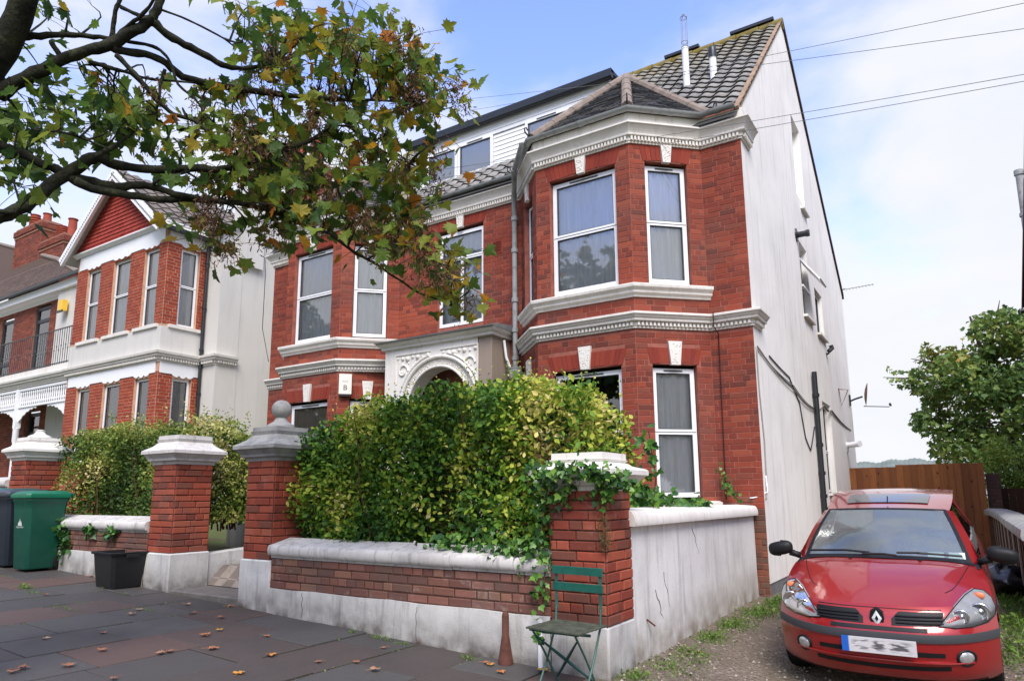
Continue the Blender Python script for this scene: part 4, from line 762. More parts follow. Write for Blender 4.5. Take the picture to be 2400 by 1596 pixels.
for sx, (ex, sgn) in ((0, (GX0, 1)), (1, (GX1, -1))):
    m = MB(); d_ = np.array([GA-ex, GZ1-GZ0]); d_ /= np.linalg.norm(d_); nn = np.array([-d_[1], d_[0]]) if sgn > 0 else np.array([d_[1], -d_[0]])
    a, b = np.array([ex, GZ0]), np.array([GA, GZ1]); w0 = .20
    q = [a-nn*w0, b-np.array([0, w0*1.25]), b+np.array([0, .04]), a+nn*.03]; m.prism([tuple(p) for p in q], 'y', GY-.02, GY+.05)
    m.build('bargeboard', M['upvc'], NH); m = MB()
    for k in range(40):
        p = a+(b-a)*(k+.5)/40-nn*(w0*.55); m.box(p[0]-.018, p[0]+.018, GY-.03, GY-.019, p[1]-.018, p[1]+.018, 0)
    m.build('bargeboard_beading', M['curtain_grey'], NH, kind='stuff')
    m = MB(); m.add([(ex, GY, GZ0+.02), (GA, GY, GZ1+.03), (GA, 13.0, GZ1+.03), (ex, 13.0, GZ0+.02), (ex, GY, GZ0-.06), (GA, GY, GZ1-.06), (GA, 13.0, GZ1-.06), (ex, 13, GZ0-.06)], [(0, 1, 2, 3), (7, 6, 5, 4), (0, 4, 5, 1), (3, 2, 6, 7), (0, 3, 7, 4)]); rf = m.build('roof', plain('roof_soffit', lin(196, 194, 188), .8, .2), NH)
    if sx == 1:
        m = MB(); sl_ = np.array([ex-GA, 0, GZ0-GZ1]); Ls = np.linalg.norm(sl_); sl_ /= Ls; nrm = np.array([-sl_[2], 0, sl_[0]]); nrm = nrm if nrm[2] > 0 else -nrm; rows = int(Ls/.28)
        for r_ in range(rows):
            for k in range(17):
                y0 = GY-.03+k*.3; p = np.array([GA, y0, GZ1+.03])+sl_*(r_*.28); pts = []
                for t_, lf in ((0, .015), (.31, .045)):
                    for i in range(5): pts.append(p+sl_*t_+np.array([0, .30*i/4, 0])+nrm*(lf+.022*math.cos(2*math.pi*i/4)))
                m.add(pts+[pts[5+i]-nrm*.03 for i in range(5)], [(i, i+1, 6+i, 5+i) for i in range(4)]+[(5+i, 6+i, 11+i, 10+i) for i in range(4)], 0, rng.random())
        m.build('roof_tiles', mat_tile('tile_brown', [(112, 104, 98), (126, 116, 108), (100, 94, 90)]), rf, kind='stuff'); m = MB(); m.box(GX1-.06, GX1+.06, GY+.05, 12.5, GZ0-.09, GZ0-.01); m.build('gutter', M['gutter_black'], NH)
# main roof behind and chimney with banded red pots
m = MB(); m.add([(NX0, 9.0, 7.4), (NX1+.15, 9.0, 7.4), (NX1+.15, 13.2, 10.2), (NX0, 13.2, 10.2), (NX0, 17.6, 7.4), (NX1+.15, 17.6, 7.4)], [(0, 1, 2, 3), (3, 2, 5, 4)]); m.add([(NX1, 9.2, 7.4), (NX1, 13.2, 10.1), (NX1, 17.4, 7.4)], [(0, 1, 2)], 1); m.build('roof', [M['tile'], M['render_neigh']], NH)
def chimney(par, x0, x1, y0, y1, z0, z1, pots, mat=('brick_old', 'mortar_old'), name='chimney'):
    m = MB(); m.box(x0, x1, y0, y1, z0, z1); m.box(x0-.06, x1+.06, y0-.06, y1+.06, z1-.32, z1-.10); m.box(x0-.03, x1+.03, y0-.03, y1+.03, z1-.42, z1-.30); st = m.build(name, M[mat[1]], par); J = BrickJob()
    for P0, U, L in (((x0, y0, 0), (1, 0), x1-x0), ((x1, y0, 0), (0, 1), y1-y0)): J.wall(st, P0, U, courses(L, z0, z1-.42, [], .076, .010, seed=3), M[mat[0]], .007, .003, None, 3, .004)
    for P0, U, L in (((x0-.06, y0-.06, 0), (1, 0), x1-x0+.12), ((x1+.06, y0-.06, 0), (0, 1), y1-y0+.12)): J.wall(st, P0, U, courses(L, z1-.32, z1-.10, [], .076, .010, seed=4), M[mat[0]], .007, .003, None, 3, .004)
    J.emit(0)
    for (px_, py_, h, r_, kind) in pots:
        m = MB(); pr = [(r_*1.1, z1-.02), (r_, z1+.08)]
        if kind: pr += [q for k in range(4) for q in ((r_*.95, z1+h*(.25+.16*k)), (r_*1.22, z1+h*(.29+.16*k)), (r_*1.22, z1+h*(.36+.16*k)), (r_*.95, z1+h*(.38+.16*k)))]
        pr += [(r_*.9, z1+h*.94), (r_*1.1, z1+h*.95), (r_*1.1, z1+h), (r_*.7, z1+h)]; m.lathe((px_, py_, 0), pr, 16); m.build('chimney_pot', plain('terracotta', lin(156, 78, 62), .8, .2, .2, 5), st, smooth='auto')
chimney(NH, -14.5, -14.02, 11.3, 12.4, 9.0, 10.4, [(-14.26, 11.55, .85, .13, 1), (-14.26, 12.05, .75, .13, 1)])
ab = MB(); ab.box(-21.70, -21.42, 9.10, 9.235, 6.66, 6.98); ab.box(-21.705, -21.415, 9.094, 9.12, 6.60, 6.67, 1); tag(ab.build('alarm_box', [plain('alarm_yellow', lin(236, 190, 60), .4, .4, .05), M['gutter_black']], loc=(-21.56, 9.2, 6.6)), 'yellow alarm box on the white strip beside the iron balcony', 'alarm box')
# ------------------------------------------------------------------ second neighbour: brick, iron balcony, spindle porch
H2 = thing('balcony_house', 'old brick house with iron balcony over a white spindle porch', 'house', (-23, 9.5, .6))
m = MB(); hb = [(-24.15+34, -23.1+34, 4.7, 7.28), (-26.6+34, -25.6+34, 4.9, 7.2), (-24.0+34, -23.05+34, .9, 3.9)]; wall_sheet(m, (-34, 9.5), (1, 0), 15.4, .4, 7.7, hb, 0, 0, .15); w2 = m.build('wall', M['mortar_old'], H2); J = BrickJob(); J.wall(w2, (-34, 9.5, 0), (1, 0), [b for b in courses(15.4, .4, 7.5, hb, .0765, .011, seed=91) if b[0] > 5], M['brick_old'], .007, .003, None, 4, .004); J.emit(0)
m = MB(); m.box(-22.2, -18.62, 9.3, 9.48, .4, 7.6); m.build('pilaster', M['render_neigh'], H2)
F2 = frameU((-34, 9.5), (1, 0)); M['anthracite'] = plain('anthracite_paint', lin(44, 50, 58), .4, .4, .1)
window(H2, F2, hb[0][0]+.02, hb[0][1]-.02, 4.72, 7.2, -.06, 6.75, None, .09, curtain=None, mats=M['anthracite'], name='balcony_door'); window(H2, F2, hb[1][0]+.02, hb[1][1]-.02, 4.92, 7.1, -.06, 5.6, None, .09, curtain=None, mats=M['anthracite']); window(H2, F2, hb[2][0]+.02, hb[2][1]-.02, .92, 3.85, -.1, 3.2, None, .1, curtain=None, mats=M['anthracite'], name='front_door')
m = MB(); obox(m, F2, 7.0, 11.4, 0, .03, 7.28, 7.6); m.build('lintel_band', M['upvc'], H2)
m = MB(); m.box(-34, -18.62, 8.2, 9.5, 4.5, 4.66); m.build('balcony_slab', M['trim'], H2); m = MB(); m.sweep([(-34, NB+.02), (NX0, NB+.02)], [(o, z) for o, z in cor]+[(-.02, 4.60), ]); m.build('cornice', M['trim'], H2)
for z in (4.74, 5.655):
    m = MB(); m.box(-23.6, -18.68, 8.28, 8.31, z-.012, z+.012); m.build('balcony_rail', M['gutter_black'], H2)
for k in range(40):
    x = -18.75-k*.122; m = MB(); m.tube([(x, 8.295, 4.66), (x, 8.295, 5.65)], .0085, 5, cap=False); m.lathe((x, 8.295, 5.2 if k % 2 else 5.1), [(.004, -.03), (.02, 0), (.004, .03)], 6); m.build('baluster', M['gutter_black'], H2)
# spindle frieze
for z0, z1 in ((4.13, 4.20), (3.68, 3.735)):
    m = MB(); m.box(-27, -18.64, 8.22, 8.30, z0, z1); m.build('frieze_rail', M['upvc'], H2)
for k in range(44):
    x = -18.76-k*.118; m = MB(); m.lathe((x, 8.26, 0), [(.02, 3.735), (.02, 3.78), (.034, 3.82), (.018, 3.86), (.026, 3.95), (.018, 4.03), (.03, 4.07), (.02, 4.13)], 8); m.build('spindle', M['upvc'], H2, smooth=True)
for x0 in (-21.35,):
    m = MB(); m.lathe((x0, 8.26, 0), [(.065, .6), (.065, 1.3), (.045, 1.34), (.06, 1.5), (.055, 2.6), (.07, 2.66), (.05, 2.72), (.075, 2.8), (.075, 3.1), (.085, 3.14), (.06, 3.18)], 12); m.box(x0-.07, x0+.07, 8.19, 8.33, 3.15, 4.2); m.build('porch_post', M['upvc'], H2, smooth='auto')
for (c, s) in ((-21.28, 1), (-18.66, -1), (-21.42, -1)):
    m = MB(); n = 10
    for k in range(n):
        t0, t1 = k/n, (k+1)/n; L_ = 1.0; f = lambda t: 3.68-.34*(1-t)**2.2-.04-.018*(k % 2)
        m.add([(c+s*L_*t0, 8.25, f(t0)), (c+s*L_*t1, 8.25, f(t1)), (c+s*L_*t1, 8.25, 3.68), (c+s*L_*t0, 8.25, 3.68), (c+s*L_*t0, 8.27, f(t0)), (c+s*L_*t1, 8.27, f(t1)), (c+s*L_*t1, 8.27, 3.68), (c+s*L_*t0, 8.27, 3.68)], [(0, 1, 2, 3), (7, 6, 5, 4), (0, 4, 5, 1)])
    m.build('fretwork_bracket', M['upvc'], H2)
m = MB(); m.add([(-50, 9.15, 7.70), (-20.8, 9.15, 7.70), (-24.84, 10.284, 9.16), (-41.9, 14.5, 14.64), (-50, 14.5, 14.64), (-18.7, 9.3, 7.70), (-18.7, 9.9, 8.1)], [(0, 1, 2, 3, 4), (1, 5, 6, 2)]); r2 = m.build('roof', plain('roof_bed_brown', lin(84, 70, 62), .9, .1), H2)
m = MB(); an_ = math.atan(1.3); dv = np.array([0, math.cos(an_), math.sin(an_)]); nv_ = np.array([0, -math.sin(an_), math.cos(an_)])
for r_ in range(16):
    p = np.array([0, 9.15, 7.70])+dv*(.125*r_*1.0); xr = -20.85-(p[1]-9.15)*3.5
    for k in range(60):
        x1_ = xr-k*.17; x0_ = x1_-.165
        if pxp((x1_, p[1], p[2]))[0] < -30: break
        lf = .016+rng.uniform(0, .006); q0 = p+nv_*lf; q1 = p+dv*.14+nv_*.004; m.add([(x0_, q0[1], q0[2]), (x1_, q0[1], q0[2]), (x1_, q1[1], q1[2]), (x0_, q1[1], q1[2]), (x0_, p[1], p[2]), (x1_, p[1], p[2])], [(0, 1, 2, 3), (4, 5, 1, 0)], 0, rng.random())
m.build('roof_tiles', mat_tile('tile_brown_plain', [(112, 92, 82), (98, 82, 74), (122, 100, 88)]), r2, kind='stuff')
m = MB(); m.tube([(-20.8, 9.15, 7.70), (-24.84, 10.284, 9.20), (-41.9, 14.5, 14.68)], .09, 8); m.build('hip_tile_row', M['ridge'], r2); m = MB(); m.box(-27, -18.66, 9.03, 9.13, 7.62, 7.70); m.build('gutter', M['gutter_black'], H2); m = MB(); m.box(-34, -18.66, 9.2, 9.5, 7.40, 7.62); m.build('eaves_board', M['upvc'], H2)
chimney(H2, -30.4, -28.2, 11.0, 11.7, 8.5, 11.7, [(-29.75, 11.35, .62, .16, 1), (-28.7, 11.35, .42, .15, 0)]); chimney(H2, -28.15, -26.3, 11.0, 11.6, 8.0, 10.75, [(-27.2, 11.3, .5, .16, 1), (-26.45, 11.3, .62, .15, 0)])
# ------------------------------------------------------------------ house beyond the driveway on the right (only its rear corner shows)
H3 = thing('brick_house', 'brown brick house corner with grey flue pipe beyond the driveway', 'house', (4, 15, 0))
m = MB(); m.box(1.76, 8, 11, 19.75, .0, 5.7); m.add([(1.76, 11, 5.7), (1.76, 19.75, 5.7), (1.76, 13.4, 8.5), (8, 11, 5.7), (8, 19.75, 5.7), (8, 13.4, 8.5)], [(0, 1, 2), (5, 4, 3)]); m.build('wall', brick_mat('brick_far', [(110, 70, 66), (96, 64, 62)]), H3)
m = MB(); m.add([(1.60, 20.0, 5.62), (8, 20.0, 5.62), (8, 13.4, 8.7), (1.60, 13.4, 8.7), (1.60, 10.8, 5.6), (8, 10.8, 5.6), (1.60, 20.0, 5.5), (1.60, 13.4, 8.55), (1.60, 10.8, 5.5)], [(0, 1, 2, 3), (3, 2, 5, 4), (6, 0, 3, 7), (7, 3, 4, 8)]); m.build('roof', plain('roof_far', lin(104, 74, 76), .9, .1, .2), H3)
m = MB(); m.tube([(1.58, 20.1, 5.56), (3, 20.1, 5.56)], .06, 8); m.build('gutter', M['gutter_black'], H3); pipe('flue_pipe', [(1.82, 19.2, 6.2), (1.82, 19.2, 8.75)], .07, 'gutter', H3, [((1.82, 19.2, 8.62), (1.82, 19.2, 8.74)), ((1.82, 19.2, 7.6), (1.82, 19.2, 7.68))]); pipe('soil_pipe', [(1.70, 19.85, 5.5), (1.70, 19.85, .2)], .05, 'gutter_black', H3)
# ------------------------------------------------------------------ rear fence, wall along the drive, far hill
def mat_wood(nm, a, b, c_):
    m = Mat(nm, .8, .2); w = m.noise(5, 5, .6, (9, 9, .8), .6); col = m.ramp(w, [(.3, lin(*a)), (.6, lin(*b))]); col = m.mix(m.rng(m.attr(), 0, 1, 0, .95), col, lin(*c_)); k = m.N('ShaderNodeTexVoronoi'); k.inputs['Scale'].default_value = 6.5; m.l.new(m.P((1, 1, .6)), k.inputs[0]); col = m.mix(m.rng(k.outputs['Distance'], .07, .15, .85, 0), col, lin(50, 28, 18)); m.col(col); m.bump(w, .3, .01); return m.m
M['fence'] = mat_wood('fence_stained', (132, 82, 48), (160, 104, 62), (112, 70, 46))
fz = thing('timber_fence', 'tall brown board fence closing the end of the driveway', 'fence', (-.9, 17.5, .05))
x = -2.14
for k in range(19):
    wv = .128+rng.uniform(-.004, .01); top = 1.845+(.045 if x > -1.30 else 0)+rng.uniform(-.006, .006); m = MB(); m.add([(x, 17.5, .03), (x+wv+.01, 17.486, .03), (x+wv+.01, 17.486, top), (x, 17.5, top), (x, 17.52, .03), (x+wv+.01, 17.51, .03), (x+wv+.01, 17.51, top), (x, 17.52, top)], [(0, 1, 2, 3), (7, 6, 5, 4), (0, 3, 7, 4), (1, 5, 6, 2), (3, 2, 6, 7)], 0, rng.random()); m.build('fence_board', M['fence'], fz); x += wv+.004
m = MB(); m.box(-2.14, .40, 17.53, 17.6, .3, .38); m.build('fence_rail', M['fence'], fz); m = MB(); m.box(-2.14, .40, 17.53, 17.6, 1.4, 1.48); m.build('fence_rail', M['fence'], fz)
bp_ = thing('boundary_pier', 'dark brick pier at the end of the board fence', 'pier', (.56, 17.7, 0)); m = MB(); m.box(.44, .68, 17.6, 17.9, 0, 1.66); s_ = m.build('shaft', M['mortar_dark'], bp_); J = BrickJob(); J.wall(s_, (.44, 17.6, 0), (1, 0), courses(.24, 0, 1.66, [], .075, .009, seed=6), brick_mat('brick_dark', [(84, 60, 54), (70, 54, 50), (96, 66, 58)]), .008, .003, None, 6, .004); J.emit(300)
fy = thing('timber_fence', 'lower dark board fence beyond the brick pier', 'fence', (1.2, 18.3, 0)); x = .7
for k in range(10): m = MB(); m.box(x, x+.125, 18.3, 18.32, .02, 1.36+rng.uniform(-.006, .006), 0, rng.random()); m.build('fence_board', mat_wood('fence_dark', (66, 44, 34), (84, 56, 42), (56, 40, 32)) if k == 0 else bpy.data.materials['fence_dark'], fy); x += .128
dw = thing('drive_wall', 'low weathered wall with stone coping beside the parked car', 'wall', (.7, 13, 0))
pts_ = [(.60, 8.2), (.60, 11.5), (.62, 14.0), (.58, 16.8), (.50, 17.3)]
m = MB(); m.sweep(pts_[::-1], [(-.11, -.2), (.11, -.2), (.11, .82), (-.11, .82)]); wf = m.build('wall_core', M['mortar_dark'], dw)
m = MB(); m.sweep(pts_[::-1], [(-.17, .82), (.17, .82), (.18, .86), (.17, .92), (.10, .955), (-.10, .955), (-.17, .92)]); m.build('coping', M['cap_grey'], dw, smooth='auto')
for k in range(26):
    y = 8.3+k*.34; xx = .60-.12; m = MB(); m.box(xx-.03, xx+.02, y, y+.10+rng.uniform(0, .06), -.1, .82-rng.uniform(0, .01), 0, rng.random()); m.build('timber_slat', bpy.data.materials['fence_dark'] if k % 3 else M['porch_grey'], dw)
hl = MB(); n = 260
def hzv(i): return 14.4+.5*math.sin(i*.11)+.35*math.sin(i*.33+1)+.35*abs(math.sin(i*.9))+rng.uniform(0, .22)
V = []
for i in range(n+1):
    az = R(-14+22*i/n); 
    for rad, f in ((230, 0), (300, .35), (380, .75), (430, 1.0), (520, .8)): V.append((rad*math.sin(az), rad*math.cos(az), hzv(i)*f*1.35-1))
hl.add(V, [(i*5+k, (i+1)*5+k, (i+1)*5+k+1, i*5+k+1) for i in range(n) for k in range(4)])
mh = Mat('hill_wooded', .95, .05); mh.col(mh.ramp(mh.noise(.05, 6, .7), [(.35, lin(104, 116, 108)), (.55, lin(122, 130, 122)), (.7, lin(146, 148, 142))])); struct(hl.build('hills', mh.m, smooth=True))
# ------------------------------------------------------------------ foliage
def leaf_mat(nm, cols, rough=.55, tr=.3, spec=.3):
    m = Mat(nm, rough, spec); c = m.ramp(m.attr(), [(i/(len(cols)-1), lin(*x)) for i, x in enumerate(cols)]); m.col(m.mix(m.rng(m.noise(60, 2), .3, .7, 0, .25), c, m.mix(1, c, (.6, .6, .5), 'MULTIPLY'))); m.two_sided_leaf(tr); return m.m
T_PRIVET = (np.array([(0, 0, 0), (.28, .5, .06), (-.28, .5, .06), (0, .5, -.02), (0, 1, .0), (.2, .82, .04), (-.2, .82, .04)]), [(0, 1, 3), (0, 3, 2), (3, 1, 5), (3, 5, 4), (3, 4, 6), (3, 6, 2)])
_o = [(0, 0), (.16, -.02), (.42, -.08), (.36, .12), (.62, .22), (.46, .32), (.60, .52), (.40, .50), (.30, .62), (.20, .58), (.16, .80), (0, 1.0)]
_lz = lambda x, y: .26*abs(x)-.30*max(0, y-.2)**2-.34*max(0, abs(x)-.3)**1.3
_sy = [(x, y, _lz(x, y)) for x, y in _o]+[(-x, y, _lz(x, y)) for x, y in _o[1:-1][::-1]]
T_SYC = (np.array([(0, .32, -.05)]+_sy), [(0, 1+i, 1+(i+1) % len(_sy)) for i in range(len(_sy))])
T_IVY = (np.array([(0, .3, -.04), (0, 0, 0), (.38, .05, .04), (.5, .42, .06), (.26, .5, .02), (0, 1, .0), (-.26, .5, .02), (-.5, .42, .06), (-.38, .05, .04)]), [(0, 1+i, 1+(i+1) % 8) for i in range(8)])
T_KEY = (np.array([(0, 0, 0), (.10, .4, .05), (.16, .9, .0), (0, 1, .04), (-.05, .5, -.04)]), [(0, 1, 4), (1, 2, 3), (1, 3, 4)])
T_BLADE = (np.array([(-.03, 0, 0), (.03, 0, 0), (.022, .5, .06), (-.022, .5, .06), (0, 1, .24)]), [(0, 1, 2, 3), (3, 2, 4)])
def unit(n): v = npr.normal(size=(n, 3)); return v/np.linalg.norm(v, axis=1)[:, None]
def scatter(name, pos, size, tmpl, rnd, mat, parent=None, up=None, droop=0.0, kind='stuff', flat=0.0):
    """one mesh of many leaves: pos (N,3), size (N,), leaf direction random (biased), per-leaf rnd"""
    N = len(pos); tv, tf = tmpl; d = unit(N); d[:, 2] = d[:, 2]*(1-flat)-droop; d /= np.linalg.norm(d, axis=1)[:, None]
    nn = unit(N); 
    if up is not None: nn = nn*.75+np.array(up)
    s = np.cross(d, nn); s /= np.linalg.norm(s, axis=1)[:, None]+1e-9; n = np.cross(s, d)
    V = pos[:, None, :]+size[:, None, None]*(tv[None, :, 0:1]*s[:, None, :]+tv[None, :, 1:2]*d[:, None, :]+tv[None, :, 2:3]*n[:, None, :])
    off = np.array(LOC[parent.name]) if parent is not None else np.zeros(3); V = (V-off).reshape(-1, 3); k = len(tv)
    ft = []; ls = [len(f) for f in tf]; flatf = np.array([i for f in tf for i in f]); idx = (flatf[None, :]+(np.arange(N)*k)[:, None]).ravel(); nf = len(tf)
    me = bpy.data.meshes.new(name); me.vertices.add(len(V)); me.vertices.foreach_set('co', V.ravel()); me.loops.add(len(idx)); me.loops.foreach_set('vertex_index', idx.astype(np.int32)); lt = np.tile(np.array(ls), N); me.polygons.add(N*nf); me.polygons.foreach_set('loop_start', np.concatenate([[0], np.cumsum(lt)[:-1]]).astype(np.int32)); me.polygons.foreach_set('loop_total', lt.astype(np.int32))
    a = me.attributes.new('rnd', 'FLOAT', 'FACE'); a.data.foreach_set('value', np.repeat(rnd, nf).astype(np.float32)); me.materials.append(mat); me.update(calc_edges=True); me.validate()
    o = bpy.data.objects.new(name, me); COL.objects.link(o)
    if parent is not None: o.parent = parent; LOC[o.name] = tuple(off)
    if kind: o['kind'] = kind
    return o
def vnoise(p, sc, seed=0):                           # cheap smooth 3D noise for clumping
    r_ = np.random.default_rng(seed); K = r_.normal(size=(14, 3)); K = K/np.linalg.norm(K, axis=1)[:, None]*r_.uniform(.6, 1.5, 14)[:, None]*sc; ph = r_.uniform(0, 6.28, 14); return sum(np.sin(p@K[i]+ph[i]) for i in range(14))/7
# --- hedges: box-ish volumes, leaves mostly near the surface, uneven top
def hedge(name, label, x0, x1, y0, y1, z0, ztop, n, cols, seed, size=(.022, .04), cat='hedge', tops=None, up=None, stems=True):
    t = thing(name, label, cat, ((x0+x1)/2, (y0+y1)/2, z0)); r_ = np.random.default_rng(seed); P = np.empty((0, 3))
    while len(P) < n:
        q = r_.uniform(size=(n*2, 3)); x = x0+(x1-x0)*q[:, 0]; y = y0+(y1-y0)*q[:, 1]; zt = np.array([ztop(a) for a in x])+.13*vnoise(np.stack([x, y, 0*x], 1), 4, seed)+.07*vnoise(np.stack([x, y, 0*x], 1), 11, seed+4); zz = z0+(zt-z0)*q[:, 2]
        p = np.stack([x, y, zz], 1); bulge = .14*vnoise(p, 3.0, seed+1)+.12*vnoise(p, 8, seed+2); df = y-(y0+.10-bulge); dt = zt-zz; ds = np.minimum(x-x0, x1-x)+.1*vnoise(p, 4, seed+3); dd = np.minimum(np.minimum(df, dt), ds); keep = (dd > 0) & (r_.uniform(size=len(p)) < np.exp(-dd*4.5)+.06)
        keep &= (vnoise(p, 5.5, seed+9) > -.30) | (r_.uniform(size=len(p)) < .25)
        P = np.concatenate([P, p[keep]])
    P = P[:n]; tone = .44+.14*(2*(P[:, 0]-x0)/(x1-x0)-1)+.22*vnoise(P, 2.6, seed+5)+.36*vnoise(P, 8, seed+6)+r_.normal(0, .14, len(P)); tone = np.clip(tone, 0, 1)
    scatter('foliage', P, r_.uniform(*size, len(P)), T_PRIVET, tone, leaf_mat(name+'_leaf_%d' % seed, cols), t, up=(0, -.45, .75))
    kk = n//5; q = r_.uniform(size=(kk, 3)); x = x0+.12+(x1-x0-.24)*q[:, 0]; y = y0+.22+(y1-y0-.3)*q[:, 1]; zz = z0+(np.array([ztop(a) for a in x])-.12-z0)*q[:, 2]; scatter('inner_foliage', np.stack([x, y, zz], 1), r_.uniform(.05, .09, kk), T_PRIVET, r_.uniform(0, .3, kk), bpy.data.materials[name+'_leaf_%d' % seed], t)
    if stems:
        m = MB(); rr = random.Random(seed)
        for i in range(int((x1-x0)*16)):
            x = rr.uniform(x0+.1, x1-.1); y = rr.uniform(y0+.15, y1-.1); pts = [(x, y, z0-.1)]
            for k in range(4): pts.append((pts[-1][0]+rr.uniform(-.1, .1), pts[-1][1]+rr.uniform(-.1, .08), z0+(ztop(x)-z0)*(k+1)/4.3))
            m.tube(pts, [.012, .009, .007, .005, .003], 5, cap=False)
        m.build('stems', plain('hedge_stem', lin(82, 64, 46), .9, .1, .3, 20), t, kind='stuff')
    return t
def shoots(par, pts, n, mat, seed, sz=.035, tmpl=T_PRIVET, ln=.28):   # wispy shoots sticking out of the top
    r_ = random.Random(seed); P = []; S = []
    for (x, y, z) in pts:
        a = r_.uniform(-.5, .5); b = r_.uniform(-.4, .2)
        for k in range(n): f = k/n*ln; P.append((x+a*f+r_.uniform(-.02, .02), y+b*f+r_.uniform(-.02, .02), z+f)); S.append(sz*r_.uniform(.7, 1.1))
    return scatter('shoots', np.array(P), np.array(S), tmpl, npr.uniform(.2, .9, len(P)), mat, par, up=(0, -.3, .6))
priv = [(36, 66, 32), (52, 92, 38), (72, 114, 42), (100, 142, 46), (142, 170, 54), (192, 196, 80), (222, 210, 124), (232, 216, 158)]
ht = lambda x: 2.25-.12*math.exp(-((x+4.0)/.7)**2)*0+(-.42*sm((-5.05-x)/1.0))-.10*sm((x+3.0)/.6)+.05*math.sin(x*3)
h1 = hedge('privet_hedge', 'big yellow-green privet hedge filling the front garden behind the brick wall', -5.98, -2.50, 4.74, 6.2, .62, ht, 40000, priv, 31, (.026, .078))
shoots(h1, [(rng.uniform(-5.6, -2.5), rng.uniform(4.9, 5.8), 0) for _ in range(1)] and [(x, y, ht(x)-.05) for x, y in [(rng.uniform(-5.5, -2.5), rng.uniform(4.95, 5.9)) for _ in range(46)]], 12, bpy.data.materials['privet_hedge_leaf_31'], 3)
h2t = lambda x: 2.30+.10*math.sin(x*2.1)-.2*sm((x+8.7)/.6)-.12*sm((-10.8-x)/.5)
h2 = hedge('privet_hedge', 'pale-tipped hedge behind the wall between the bins and the ball-less gate pier', -11.42, -7.75, 4.95, 6.1, .95, h2t, 28000, [(50, 76, 36), (74, 102, 42), (98, 124, 50), (130, 148, 62), (164, 168, 84), (200, 190, 122), (216, 202, 152)], 37, (.034, .06))
shoots(h2, [(x, y, h2t(x)-.05) for x, y in [(rng.uniform(-11.3, -7.8), rng.uniform(5.1, 5.9)) for _ in range(40)]], 12, bpy.data.materials['privet_hedge_leaf_37'], 4, .042)
h3 = hedge('garden_shrub', 'feathery green shrub seen between the two gate piers', -8.9, -7.1, 6.1, 7.3, .95, lambda x: 1.95-.15*abs(x+7.9), 6500, [(48, 78, 44), (70, 106, 58), (96, 130, 72), (130, 156, 92)], 41, (.05, .10), 'shrub', stems=False)
# hedge debris bed at the path
scatter('bed_plants', np.stack([npr.uniform(-9.0, -7.3, 900), npr.uniform(5.2, 6.7, 900), npr.uniform(.35, .55, 900)], 1), npr.uniform(.03, .08, 900), T_BLADE, npr.uniform(0, 1, 900), leaf_mat('bed_plants', [(120, 112, 60), (96, 104, 50), (140, 120, 80)]), None, up=(0, 0, 1), kind='stuff')
bpy.data.objects['bed_plants']['label'] = 'dry low plants in the bed beside the path'; bpy.data.objects['bed_plants']['category'] = 'plants'
# --- ivy on the corner pier
ivy_cols = [(30, 62, 30), (44, 84, 38), (62, 106, 44), (86, 132, 52), (124, 162, 66)]
M['ivy'] = leaf_mat('ivy_leaf', ivy_cols, .4, .2, .4)
iv = thing('ivy', 'ivy trailing over the cap and side of the corner pier', 'ivy', (-2.6, 4.6, .7)); P = []
def trail(pts, n, spread):
    pts = [np.array(p) for p in pts]; out = []
    for i in range(n):
        s = rng.random()*(len(pts)-1); k = int(s); q = pts[k]+(pts[k+1]-pts[k])*(s-k); out.append(q+np.array([rng.gauss(0, spread), rng.gauss(0, spread*.5)-.01, rng.gauss(0, spread)]))
    return out
P += trail([(-2.78, 4.52, 1.46), (-2.60, 4.46, 1.40), (-2.40, 4.44, 1.47), (-2.22, 4.45, 1.45), (-2.06, 4.56, 1.38), (-2.04, 4.8, 1.33)], 330, .035); P += trail([(-2.64, 4.54, 1.40), (-2.66, 4.56, 1.2), (-2.70, 4.55, .95), (-2.66, 4.55, .8), (-2.68, 4.56, .62), (-2.72, 4.55, .45)], 120, .045); P += trail([(-2.5, 4.56, 1.42), (-2.45, 4.57, 1.25)], 80, .06); P += trail([(-2.15, 4.58, 1.40), (-2.16, 4.57, 1.25)], 70, .045); P += trail([(-3.1, 4.62, .84), (-2.7, 4.6, .86)], 160, .06); P += trail([(-3.9, 4.72, .86), (-3.1, 4.66, .88)], 170, .06); P += trail([(-2.62, 4.4, .36), (-2.60, 4.35, .26)], 18, .012)
scatter('foliage', np.array(P), npr.uniform(.035, .065, len(P)), T_IVY, npr.uniform(.1, 1, len(P)), M['ivy'], iv, up=(0, -1.0, .5), droop=.5)
m = MB(); m.tube([(-2.70, 4.57, .45), (-2.66, 4.57, .8), (-2.70, 4.57, 1.0), (-2.62, 4.56, 1.38), (-2.3, 4.5, 1.40), (-2.06, 4.58, 1.36)], .006, 5); m.build('stem', plain('ivy_stem', lin(92, 74, 56), .9, .1), iv)
md = thing('dead_creeper', 'dry brown creeper hanging below the cap of the corner pier', 'creeper', (-2.18, 4.62, .95)); P = trail([(-2.20, 4.575, 1.36), (-2.185, 4.585, 1.2), (-2.17, 4.58, 1.0), (-2.165, 4.585, .9)], 700, .028); scatter('foliage', np.array(P), npr.uniform(.012, .03, len(P)), T_KEY, npr.uniform(0, 1, len(P)), leaf_mat('creeper_dry', [(92, 74, 50), (120, 98, 62), (104, 104, 58), (76, 60, 44)]), md, up=(.3, -.6, .2), droop=.9)
